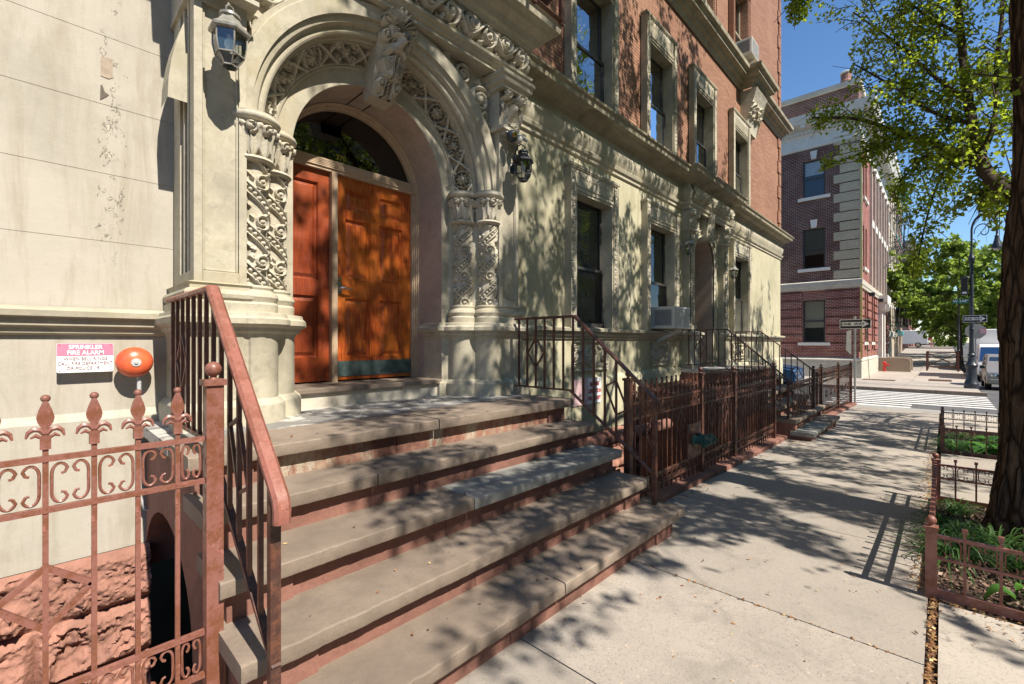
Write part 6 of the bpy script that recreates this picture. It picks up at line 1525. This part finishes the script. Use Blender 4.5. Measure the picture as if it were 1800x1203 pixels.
for (y0, y1, z0, z1) in LW+MW+HW:
    w = part('window', MB().box(BX+.12, BX+.2, y0, y0+.09, z0, z1).box(BX+.12, BX+.2, y1-.09, y1, z0, z1).box(BX+.12, BX+.2, y0+.09, y1-.09, z0, z0+.1).box(BX+.12, BX+.2, y0+.09, y1-.09, z1-.1, z1).box(BX+.13, BX+.19, y0+.09, y1-.09, (z0+z1)/2-.05, (z0+z1)/2+.05), 'black_sash', S2, smooth=0)
    part('pane', MB().add([(BX+.17, y0, z0), (BX+.17, y1, z0), (BX+.17, y1, z1), (BX+.17, y0, z1)], [(0, 1, 2, 3)]), 'pane', w, smooth=0)
    lo = z0+(z1-z0)*(.35 if z0 < 9 else .6)
    part('blind', MB().box(BX+.21, BX+.215, y0, y1, lo, z1), 'sash_tan' if z0 < 10 else 'galv', w, smooth=0)
    part('room', MB().box(BX+.5, BX+.55, y0-.3, y1+.3, z0-.3, z1+.3), 'dark', w, smooth=0)
m = MB()
for a, b, c, d in fw: m.box(a-.12, b+.12, BY-.12, BY+.05, c-.22, c-.02)
for a, b, c, d in fu[:4]: m.box(a-.12, b+.12, BY-.12, BY+.05, c-.22, c-.02)
part('sill', m, 'limestone_white', S2, smooth=0)
for a, b, c, d in fw+fu:
    part('window', MB().box(a, b, BY+.2, BY+.24, c, d).box(a, a+.07, BY+.1, BY+.2, c, d).box(b-.07, b, BY+.1, BY+.2, c, d), 'sash_tan' if c < 5 else 'black_sash', S2, smooth=0)
m = MB()
for k in range(7): m.box(41.68+k*2.3, 41.92+k*2.3, BY-.16, BY+.02, 5.64, 14.4).box(41.62+k*2.3, 41.98+k*2.3, BY-.22, BY+.02, 14.4, 14.56)
part('pilaster', m, 'limestone', S2, smooth=0, label='tall white pilasters on the avenue front')
m = MB()
for k in range(6): m.box(42.0+k*2.3, 43.9+k*2.3, BY-.1, BY+.02, 10.1, 10.6)
part('spandrel', m, 'limestone_white', S2, smooth=0)
m = MB().box(46.6, 47.3, BY-.35, BY+.05, -.6, 4.1).box(48.7, 49.4, BY-.35, BY+.05, -.6, 4.1).box(46.4, 49.6, BY-.7, BY+.05, 4.75, 5.3).box(46.5, 47.4, BY-.55, BY+.05, 4.1, 4.75).box(48.6, 49.5, BY-.55, BY+.05, 4.1, 4.75)
for x in (46.95, 49.05): m.lathe([(.25, -.4), (.28, 0), (.25, .4)], (x, BY-.55, 4.45), 12, 'x')
part('entrance_surround', m, 'limestone_white', S2, smooth=30, label='pale stone entrance with scrolled brackets'); part('entrance_door', MB().box(47.3, 48.7, BY+.02, BY+.06, -.6, 4.1), 'dark_room', S2, smooth=0)
part('roof', MB().box(BX+.3, BE, BY+.3, 24, 16.4, 16.55), 'asphalt', S2, smooth=0)
part('end_wall', MB().box(BE-.2, BE, BY+.02, 24, -1.5, 16.4), 'brick_redside', S2, smooth=0)
for k, (x, z) in enumerate([(39.2, 5.05), (45.3, 5.05), (52.5, 5.0)]):
    part('floodlight', MB().box(x, x+.3, BY-.5, BY-.2, z-.35, z-.1).bar((x+.15, BY-.3, z-.2), (x+.15, BY, z-.1), .05), 'black', S2, smooth=0)
for i, (x, y) in enumerate([(36.9, 4.6), (38.6, 4.9)]):
    T = thing('chimney_pot', ['banded terracotta chimney pot nearest the roof corner of the school', 'red and white chequered vent pot on the school roof'][i], 'chimney pot', (x, y, 17.4), 'roof pots')
    part('shaft', MB().lathe([(.3, 0), (.3, 1.2), (.36, 1.25), (.36, 1.4), (.3, 1.5), (.3, 1.9)], (x, y, 17.3), 14), 'terracotta', T); part('rim', MB().lathe([(.33, 1.9), (.36, 2.0), (.3, 2.05)], (x, y, 17.3), 14), 'limestone_white', T)
solo('flagpole', MB().tube([(47.5, BY-.3, 7.5), (47.0, -.2, 11.3)], [.07, .035], 8).sphere((47.0, -.25, 11.35), .08, 8), 'alu', 'slanted bare flagpole over the school entrance', 'flagpole')
T = thing('stoop_wall', 'speckled tan granite side wall with a rounded end outside the school entrance', 'wall', (50, 2.6, -.7))
P = [(1.75, -1.0), (1.75, .1), (1.85, .28), (2.0, .36), (BY-.15, .36), (BY-.15, -1.0)]
part('near_wall', MB().prism(P, 46.3, 46.65, 'x'), 'granite', T, smooth=0, bevel=.02); part('far_wall', MB().prism(P, 49.4, 49.75, 'x'), 'granite', T, smooth=0, bevel=.02)
T = thing('standpipe', 'small red standpipe against the granite wall', 'standpipe', (45.9, 3.2, -.72)); part('pipe', MB().tube([(45.9, 3.3, -.75), (45.9, 3.3, -.1)], .09, 10).tube([(45.9, 3.3, -.2), (45.9, 3.0, -.2)], .07, 8), 'redpaint', T); part('cap', MB().sphere((45.9, 3.3, -.05), .13, 10), 'redpaint', T)
solo('utility_cabinet', MB().box(49.9, 50.5, BY-.5, BY-.06, -.75, .55), 'galv', 'grey metal cabinet against the brick beyond the granite wall', 'cabinet', smooth=0, bevel=.02)

# ------------------------------------------------------------ tenements beyond, each with fire escapes
def tenement(x0, x1, y, zt, mat, trim, label, floors, depth=16, zb=-1.2):
    T = thing('tenement', label, 'building', ((x0+x1)/2, y+depth/2, zb)); n = max(2, int((x1-x0)/2.2)); wins = []
    fh = (zt-1.2-zb-3.8)/floors
    for f in range(floors):
        for k in range(n):
            c = x0+(k+.5)*(x1-x0)/n; wins.append((c-.5, c+.5, zb+4.6+f*fh, zb+4.6+f*fh+1.9))
    part('wall', holed_wall(MB(), x0, x1, zb, zt, wins, y, .2), mat, T, smooth=0)
    part('end_wall', MB().box(x0, x0+.1, y+.02, y+depth, zb, zt).box(x1-.1, x1, y+.02, y+depth, zb, zt), mat, T, smooth=0)
    m = MB()
    for a, b, c, d in wins: m.box(a, b, y+.16, y+.19, c, d)
    part('pane', m, 'car_glass', T, smooth=0)
    m = MB()
    for a, b, c, d in wins: m.box(a-.1, b+.1, y-.08, y+.05, d, d+.3).box(a-.1, b+.1, y-.1, y+.05, c-.18, c)
    part('window_trim', m, trim, T, smooth=0)
    part('cornice', MB().sweep([(x0-.02, y+.5), (x0-.02, y), (x1+.02, y), (x1+.02, y+.5)], [(0, zt-.9), (.1, zt-.7), (.15, zt-.4), (.6, zt-.1), (.65, zt+.2), (0, zt+.3)]), trim, T, smooth=0)
    part('shopfront_band', MB().sweep([(x0, y), (x1, y)], [(0, zb+3.3), (.12, zb+3.4), (.18, zb+3.8), (.0, zb+3.95)]), trim, T, smooth=0)
    part('roof', MB().box(x0+.1, x1-.1, y+.1, y+depth, zt-.3, zt-.1), 'asphalt', T, smooth=0)
    return T, fh
def escape(x0, x1, y, z0, n, fh, label):
    T = thing('fire_escape', label, 'fire escape', (x0, y, z0), 'fire escapes down the avenue'); 
    for f in range(n):
        z = z0+f*fh; m = MB()
        for k in range(7): m.box(x0, x1, y-1.1+k*.15, y-1.02+k*.15, z, z+.04)
        part('platform', m, 'black', T, smooth=0); m = MB()
        for zz in (z+.45, z+.95): m.bar((x0, y-1.1, zz), (x1, y-1.1, zz), .04).bar((x0, y-1.1, zz), (x0, y, zz), .04).bar((x1, y-1.1, zz), (x1, y, zz), .04)
        k = x0
        while k < x1: m.bar((k, y-1.1, z), (k, y-1.1, z+.95), .025); k += .3
        part('railing', m, 'black', T, smooth=0)
        if f < n-1: part('ladder', MB().bar((x0+.6, y-.9, z), (x1-.6, y-.9, z+fh), .06, .18).bar((x0+.6, y-.5, z), (x1-.6, y-.5, z+fh), .06, .18), 'black', T, smooth=0)
tn, fh = tenement(57.2, 68, 3.9, 19.5, 'cream_brick', 'limestone_white', 'cream brick tenement with black fire escapes just past the school', 4)
escape(58.6, 62.2, 3.9, 3.2, 4, fh, 'black fire escape on the near end of the cream tenement')
escape(63.6, 67.0, 3.9, 3.2, 4, fh, 'black fire escape on the far end of the cream tenement')
tn, fh = tenement(68.2, 80, 3.9, 20.5, 'tan_brick', 'teal', 'tan brick tenement with a teal cornice beyond the cream one', 4, zb=-.9)
escape(70, 74, 3.9, 3.6, 4, fh, 'black fire escape on the tan tenement with the teal cornice')
tn, fh = tenement(96, 118, 3.9, 17.5, 'brick_red', 'limestone', 'distant red brick house beside the parked white van', 4, zb=-.2)
solo('door_awning', MB().prism([(3.9, 3.0), (1.2, 2.2), (1.2, 2.0), (3.9, 2.8)], 97, 100, 'x').tube([(97.1, 1.3, .0), (97.1, 1.3, 2.1)], .05, 6).tube([(99.9, 1.3, .0), (99.9, 1.3, 2.1)], .05, 6), 'ink_sign', 'dark red striped door awning far down the avenue', 'awning', smooth=0)

# ------------------------------------------------------------ street lamps
def lamp(x, y, label, signal=False):
    z = gz(x); T = thing('street_lamp', label, 'street lamp', (x, y, z), 'bishop crook street lamps')
    part('base', MB().lathe([(.36, 0), (.36, .22), (.33, .26), (.30, .34), (.255, .42), (.25, .95), (.30, 1.0), (.30, 1.06), (.24, 1.12), (.17, 1.25), (.15, 1.42), (.19, 1.46), (.19, 1.52), (.12, 1.58)], (x, y, z), 16), 'lamp_iron', T, smooth=35)
    part('shaft', MB().lathe([(.12, 1.56), (.11, 2.6), (.125, 2.62), (.125, 2.68), (.105, 2.7), (.085, 5.6), (.12, 5.64), (.15, 5.72), (.17, 5.86), (.10, 5.98), (.07, 6.1), (.06, 6.2)], (x, y, z), 14), 'lamp_iron', T, smooth=35)
    m = MB(); pts = [(x, y, z+6.15), (x, y, z+6.9)]
    pts += [(x, y-.56+.56*math.cos(a), z+7.05+.70*math.sin(a)) for a in np.linspace(.1, math.pi, 14)]+[(x, y-1.12, z+6.75)]
    m.tube(pts, .055, 10)
    m.tube([(x, y-.52+(.40-.05*a)*math.cos(a), z+7.0+(.40-.05*a)*math.sin(a)) for a in np.linspace(-.2, 6.2, 26)], .022, 6)
    m.tube([(x, y-.04-.14*math.sin(a), z+6.55+.14*math.cos(a)) for a in np.linspace(-.5, 4.5, 14)], .018, 6)
    m.lathe([(.02, 7.72), (.05, 7.78), (.03, 7.84), (.002, 7.93)], (x, y-.56, z), 8)
    part('crook', m, 'lamp_iron', T, smooth=50)
    part('luminaire', MB().lathe([(.05, 6.8), (.10, 6.74), (.12, 6.60), (.15, 6.52), (.18, 6.42), (.25, 6.28), (.26, 6.2), (.22, 6.19)], (x, y-1.12, z), 18), 'lamp_iron', T); part('bowl', MB().sphere((x, y-1.12, z+6.18), .19, 14, sz=.55), 'offwhite', T)
    for o in T.children: o.data.transform(Matrix.Diagonal((.7, .7, 1, 1)))
    return T
lx, ly = 29.0, -.95
lamp(lx, ly, 'tall blue black crook lamp on the far corner carrying the street sign')
lamp(54.0, -1.0, 'second blue black crook lamp further down the avenue')
gzl = gz(lx)
T = thing('pedestrian_signal', 'black pedestrian signal box on the near side of the corner lamp', 'signal', (lx-.1, ly+.35, gzl+4.2))
part('housing', MB().box(lx-.18, lx+.12, ly+.12, ly+.34, gzl+4.2, gzl+5.0), 'black', T, smooth=0, bevel=.02); part('bracket', MB().bar((lx, ly+.13, gzl+4.8), (lx, ly+.05, gzl+4.8), .06).bar((lx, ly+.13, gzl+4.4), (lx, ly+.05, gzl+4.4), .06), 'black', T, smooth=0); part('label_plate', MB().box(lx-.19, lx-.181, ly+.16, ly+.30, gzl+4.26, gzl+4.34), 'sign_white', T, smooth=0)
T = thing('street_name_sign', 'green W 146 ST street name sign fixed to the corner lamp', 'street sign', (lx, ly+.5, gzl+3.4))
part('blade', MB().box(lx-.03, lx-.01, ly+.08, ly+.60, gzl+3.83, gzl+4.05), 'sign_green', T, smooth=0); nl = (-1, 0, 0)
text('W 146', .155, 'sign_white', T, (lx-.034, ly+.385, gzl+3.935), (0, -1, 0), nl, bold=.006); text('ST', .085, 'sign_white', T, (lx-.034, ly+.14, gzl+3.96), (0, -1, 0), nl, bold=.004)
def arrow_sign(x, yc, zc, w, h, label, post_fn=None, group='one way signs', tilt=0):
    T = thing('one_way_sign', label, 'one way sign', (x, yc, zc), group)
    part('border', MB().box(x-.004, x+.004, yc-w/2, yc+w/2, zc-h/2, zc+h/2), 'sign_white', T, smooth=0)
    part('panel', MB().box(x-.0075, x-.0045, yc-w/2+.018, yc+w/2-.018, zc-h/2+.018, zc+h/2-.018), 'ink_black', T, smooth=0)
    a, b = yc+w/2-.05, yc-w/2+.05; s = h*.21
    P = [(a, zc-s), (a, zc+s), (b+.22*w, zc+s), (b+.22*w, zc+h*.40), (b, zc), (b+.22*w, zc-h*.40), (b+.22*w, zc-s)]
    part('arrow', MB().prism(P, x-.0105, x-.008, 'x'), 'sign_white', T, smooth=0)
    text('ONE', h*.36, 'ink_black', T, (x-.012, yc+w*.28, zc), (0, -1, 0), (-1, 0, 0), depth=.001, bold=.003*h/.3, sx=1.1); text('WAY', h*.36, 'ink_black', T, (x-.012, yc-w*.13, zc), (0, -1, 0), (-1, 0, 0), depth=.001, bold=.003*h/.3, sx=1.05)
    return T
arrow_sign(lx-.09, ly-.10, gzl+3.12, .76, .31, 'black one way arrow sign strapped to the corner lamp')
T = thing('stop_sign', 'bare metal back of an octagonal stop sign behind the corner lamp', 'stop sign', (lx+.9, ly-.1, gzl))
oc = (lx+.9, ly-.16, gzl+2.58)
part('plate', MB().prism([(oc[1]+.37*math.cos(R(22.5+45*k)), oc[2]+.37*math.sin(R(22.5+45*k))) for k in range(8)], oc[0]-.004, oc[0]+.004, 'x'), 'alu', T, smooth=0)
part('post', MB().bar((oc[0]+.03, oc[1], gzl), (oc[0]+.03, oc[1], oc[2]+.35), .05), 'galv', T, smooth=0)
part('sticker', MB().box(oc[0]-.01, oc[0]-.006, oc[1]-.33, oc[1]-.13, oc[2]-.12, oc[2]+.12), 'sign_pink', T, smooth=0, label='pink and white printed sticker')
m = MB()
for k in range(4): m.box(oc[0]-.012, oc[0]-.0105, oc[1]-.31, oc[1]-.15, oc[2]-.095+k*.05, oc[2]-.07+k*.05)
part('sticker_print', m, 'sign_white', T, smooth=0)
# pole at the near corner with its one way sign
px, py = 18.0, 2.02
T = thing('sign_pole', 'slim galvanised pole with rusty foot at the fence corner', 'pole', (px, py, gz(px))); part('post', MB().bar((px, py, gz(px)), (px, py, 2.3), .05), 'galv', T, smooth=0); part('bracket', MB().box(px-.03, px+.03, py-.03, py+.03, 2.3, 2.38), 'alu', T, smooth=0)
arrow_sign(px-.035, py-.01, 2.13, .80, .30, 'black one way arrow sign on the pole at the fence corner')
solo('parking_sign', MB().add([(px+.05, py+.10, 1.95), (px+.06, py+.22, 1.9), (px+.06, py+.24, 1.3), (px+.05, py+.10, 1.15), (px+.056, py+.10, 1.95), (px+.066, py+.22, 1.9), (px+.066, py+.24, 1.3), (px+.056, py+.10, 1.15)], [(0, 1, 2, 3), (7, 6, 5, 4), (0, 4, 5, 1), (1, 5, 6, 2), (2, 6, 7, 3), (3, 7, 4, 0)]), 'sign_white', 'white parking sign seen nearly edge on beside the corner pole', 'sign', smooth=0)
solo('leaning_street_sign', MB().bar((px+.02, py-.28, 1.98), (px+.02, py-.36, .42), .03, .012), 'sign_green', 'green sign blade turned edge on, leaning beside the corner pole', 'sign', smooth=0)

# ------------------------------------------------------------ vehicles
def vehicle(name, label, cat, x, y, prof, W, H, glass, wheels, paint, glassm='car_glass', facing=-1, group=None, tumble=.12, zlift=0):
    """prof: side outline (length, height); the body tapers in above the waist"""
    z = gz(x)-.14+zlift; T = thing(name, label, cat, (x, y, z), group)
    zw = max(p[1] for p in prof); waist = glass[0]
    def sec(p, s): 
        t = max(0, (p[1]-waist)/(zw-waist+1e-6)); return (x+p[0], y+s*(W/2-tumble*t), z+p[1])
    n = len(prof); m = MB(); vs = [sec(p, 1) for p in prof]+[sec(p, -1) for p in prof]
    m.add(vs, [tuple(range(n)), tuple(range(n, 2*n))[::-1]]+[(i, n+i, n+(i+1) % n, (i+1) % n) for i in range(n)])
    part('body', m, paint, T, smooth=30, bevel=.045)
    for gl in glass[1]:                                    # side glass polygons
        for s in (1, -1):
            vs = []
            for q in (0, 1):
                for p in gl:
                    t = max(0, (p[1]-waist)/(zw-waist+1e-6)); vs.append((x+p[0], y+s*(W/2-tumble*t+.006-q*.012), z+p[1]))
            k = len(gl); part('side_window', MB().add(vs, [tuple(range(k)), tuple(range(k, 2*k))[::-1]]+[(i, (i+1) % k, k+(i+1) % k, k+i) for i in range(k)]), glassm, T, smooth=0)
    for (a, b, name2) in glass[2]:                          # windscreens
        vs = []
        d = Vector((b[1]-a[1], 0, -(b[0]-a[0]))).normalized(); d = d if (d.x < 0) == (name2 == 'windscreen') or True else -d
        if (a[0]+b[0])/2 < 0 and d.x > 0 or (a[0]+b[0])/2 > 0 and d.x < 0: d = -d
        for o in (.012, -.02):
            for p in (a, b):
                t = max(0, (p[1]-waist)/(zw-waist+1e-6))
                for s in (1, -1): vs.append((x+p[0]+d.x*o, y+s*(W/2-tumble*t-.09), z+p[1]+d.z*o))
        part(name2, MB().add(vs, [(0, 1, 3, 2), (4, 6, 7, 5), (0, 2, 6, 4), (1, 5, 7, 3), (0, 4, 5, 1), (2, 3, 7, 6)]), glassm, T, smooth=0)
    for wx, r in wheels:
        for s in (1, -1):
            w = part('wheel', MB().lathe([(r*.62, -.11), (r*.95, -.11), (r, -.06), (r, .06), (r*.95, .11), (r*.62, .11)], (x+wx, y+s*(W/2-.09), z+r), 22, 'y'), 'rubber', T)
            part('rim', MB().lathe([(.01, s*.09), (r*.2, s*.10), (r*.55, s*.08), (r*.66, s*.112)], (x+wx, y+s*(W/2-.09), z+r), 18, 'y'), 'chrome', w)
    L = min(p[0] for p in prof); R_ = max(p[0] for p in prof)
    return T, z, L, R_
def lights(T, x, y, z, W, L, R_, zf, zr, h=.16, w=.32):
    for s in (1, -1):
        part('headlight', MB().sphere((x+L+.05, y+s*(W/2-.28), z+zf), .16, 10, sx=.5, sy=1.0, sz=.6), 'chrome', T)
        part('tail_light', MB().box(x+R_-.05, x+R_+.03, y+s*(W/2-.15)-.09, y+s*(W/2-.15)+.09, z+zr-h, z+zr+h), 'taillight', T, smooth=0)
SUVP = [(-2.25, .35), (-2.3, .62), (-2.22, .92), (-1.2, 1.08), (-.45, 1.62), (-.2, 1.7), (1.5, 1.72), (1.95, 1.62), (2.25, 1.05), (2.3, .6), (2.22, .35)]
SUVG = (1.02, [[(-.95, 1.08), (-.42, 1.52), (.35, 1.58), (.38, 1.08)], [(.46, 1.08), (.44, 1.58), (1.3, 1.58), (1.62, 1.12)]], [((-1.12, 1.12), (-.46, 1.6), 'windscreen'), ((2.02, 1.55), (2.24, 1.1), 'rear_window')])
def door_lines(T, x, y, z, W, xs, z0, z1):
    for s in (1, -1):
        for q in xs: part('door_handle', MB().box(x+q, x+q+.16, y+s*(W/2+.005)-.012, y+s*(W/2+.005)+.012, z+z1, z+z1+.03), 'chrome', T, smooth=0)
        part('mirror', MB().box(x-.98, x-.82, y+s*(W/2+.10)-.10, y+s*(W/2+.10)+.08, z+1.05, z+1.2), 'black', T, smooth=0, bevel=.02)
x, y = 33.5, -2.45
T, z, L, R_ = vehicle('parked_car', 'silver tan car parked at the kerb past the corner lamp', 'car', x, y, SUVP, 1.85, 1.7, SUVG, [(-1.4, .34), (1.4, .34)], 'car_silver')
lights(T, x, y, z, 1.85, L, R_, .78, .95); door_lines(T, x, y, z, 1.85, (.2, 1.1), .9, .95); part('bumper', MB().box(x+L-.06, x+L+.12, y-.85, y+.85, z+.38, z+.6), 'car_silver', T, smooth=0, bevel=.03); part('grille', MB().box(x+L-.03, x+L+.02, y-.45, y+.45, z+.66, z+.84), 'black', T, smooth=0)
part('wheel_arch', MB().box(x-1.82, x-.98, y+.90, y+.93, z+.34, z+.75).box(x+.98, x+1.82, y+.90, y+.93, z+.34, z+.75), 'black', T, smooth=0)
x, y = 43.0, -2.55
T, z, L, R_ = vehicle('box_truck', 'white box truck with blue tinted windscreen parked behind the silver car', 'truck', x, y,
   [(-3.4, .45), (-3.45, .9), (-3.3, 1.25), (-2.95, 2.15), (-2.75, 2.28), (-1.6, 2.3), (-1.55, .5)], 2.0, 2.3, (1.25, [[(-3.0, 1.35), (-2.78, 2.05), (-2.0, 2.08), (-2.0, 1.35)]], [((-3.31, 1.3), (-2.97, 2.12), 'windscreen')]), [(-2.75, .4), (1.8, .4)], 'car_white', 'car_glass_blue', tumble=.10)
lights(T, x, y, z, 2.0, -3.45, 3.4, .95, .9); part('cargo_box', MB().box(x-1.5, x+3.6, y-1.15, y+1.15, z+.75, z+3.25), 'car_white', T, smooth=0, bevel=.05); part('chassis', MB().box(x-1.6, x+3.5, y-.8, y+.8, z+.4, z+.74), 'black', T, smooth=0)
part('bumper', MB().box(x-3.58, x-3.42, y-.95, y+.95, z+.4, z+.68), 'chrome', T, smooth=0, bevel=.02); part('grille', MB().box(x-3.47, x-3.43, y-.5, y+.5, z+.78, z+1.08), 'black', T, smooth=0)
for s in (1, -1): part('mirror', MB().box(x-3.05, x-2.95, y+s*1.2-.1, y+s*1.2+.1, z+1.35, z+1.8).bar((x-3, y+s*.98, z+1.5), (x-3, y+s*1.15, z+1.5), .04), 'black', T, smooth=0); part('marker_light', MB().box(x-1.55, x-1.5, y+s*1.0-.06, y+s*1.0+.06, z+3.1, z+3.2), 'orange', T, smooth=0)
VANP = [(-2.9, .4), (-2.95, .95), (-2.5, 1.25), (-1.75, 2.2), (-1.4, 2.45), (2.6, 2.5), (2.85, 2.35), (2.9, .5)]
VANG = (1.2, [[(-2.15, 1.35), (-1.65, 2.05), (-.8, 2.1), (-.8, 1.35)]], [((-2.46, 1.32), (-1.78, 2.15), 'windscreen')])
x, y = 90, 4.4
T, z, L, R_ = vehicle('delivery_van', 'silver white high roof van standing across the avenue far down the pavement', 'van', x, y, VANP, 2.0, 2.5, VANG, [(-1.9, .36), (1.8, .36)], 'car_white', zlift=.14)
lights(T, x, y, z, 2.0, L, R_, .95, 1.2); T.rotation_euler = (0, 0, R(-90)); T.location.y = 4.4; T.location.z = gz(90)
x, y = 54, -2.6
T, z, L, R_ = vehicle('delivery_van', 'white van parked at the kerb behind the box truck', 'van', x, y, VANP, 2.0, 2.5, VANG, [(-1.9, .36), (1.8, .36)], 'car_white'); lights(T, x, y, z, 2.0, L, R_, .95, 1.2)
x, y = 24.2, 8.2
T, z, L, R_ = vehicle('parked_car', 'blue roofed car parked in the side street behind the corner fence', 'car', x, y, SUVP, 1.85, 1.7, SUVG, [(-1.4, .34), (1.4, .34)], 'car_blue')
lights(T, x, y, z, 1.85, L, R_, .78, .95); door_lines(T, x, y, z, 1.85, (.2, 1.1), .9, .95); part('roof_panel', MB().box(x-.3, x+1.6, y-.72, y+.72, z+1.69, z+1.74), 'car_blue', T, smooth=0, bevel=.03); part('bonnet', MB().prism([(x-2.2, z+.94), (x-1.25, z+1.09), (x-1.25, z+1.12), (x-2.2, z+.97)], y-.8, y+.8, 'y'), 'car_blue', T, smooth=0)
T.rotation_euler = (0, 0, R(90)); T.location = (24.2, 7.0, z)
# timber barrier by the second lamp
T = thing('timber_barrier', 'dark timber cross braced guard round a tree pit by the second lamp', 'barrier', (51, .2, -.72)); zb = gz(51)
for xx, yy in ((49.6, .9), (49.6, -.9), (52.6, .9), (52.6, -.9)): part('post', MB().bar((xx, yy, zb), (xx, yy, zb+1.55), .12), 'iron_dark', T, smooth=0)
part('rail', MB().bar((49.6, .9, zb+1.5), (49.6, -.9, zb+1.5), .1).bar((49.6, .9, zb+.35), (49.6, -.9, zb+.35), .1).bar((49.6, .9, zb+1.5), (52.6, .9, zb+1.5), .1), 'iron_dark', T, smooth=0); part('brace', MB().bar((49.58, .9, zb+.4), (49.58, -.9, zb+1.45), .07).bar((49.62, .9, zb+1.45), (49.62, -.9, zb+.4), .07), 'iron_dark', T, smooth=0)
# metal plates let into the far pavement
for i, (a, b, c, d) in enumerate([(34.0, 35.3, 2.0, 3.5), (36.5, 38.0, -.4, .6)]):
    solo('cellar_plate', MB().add([(a, c, gz(a)+.02), (b, c, gz(b)+.02), (b, d, gz(b)+.02), (a, d, gz(a)+.02), (a, c, gz(a)-.01), (b, c, gz(b)-.01), (b, d, gz(b)-.01), (a, d, gz(a)-.01)], [(0, 1, 2, 3), (0, 4, 5, 1), (1, 5, 6, 2), (2, 6, 7, 3), (3, 7, 4, 0)]), 'iron', ['rusty cellar plate in the far pavement by the school base', 'rusty access plate in the far pavement near the corner lamp'][i], 'metal plate', smooth=0)
# houses on the other side of the avenue: seen only as reflections in the window panes
tn, fh = tenement(-16, 14, -34, 16.5, 'tan_brick', 'limestone', 'tan brick house row across the avenue, seen only reflected in the windows', 5)
tn.rotation_euler = (0, 0, math.pi); tn.location = (-1, -27, -1.2)
tn, fh = tenement(14.5, 46, -34, 17.5, 'cream_brick', 'limestone_white', 'cream brick house row across the avenue, seen only reflected in the windows', 5)
tn.rotation_euler = (0, 0, math.pi); tn.location = (30, -27, -1.2)
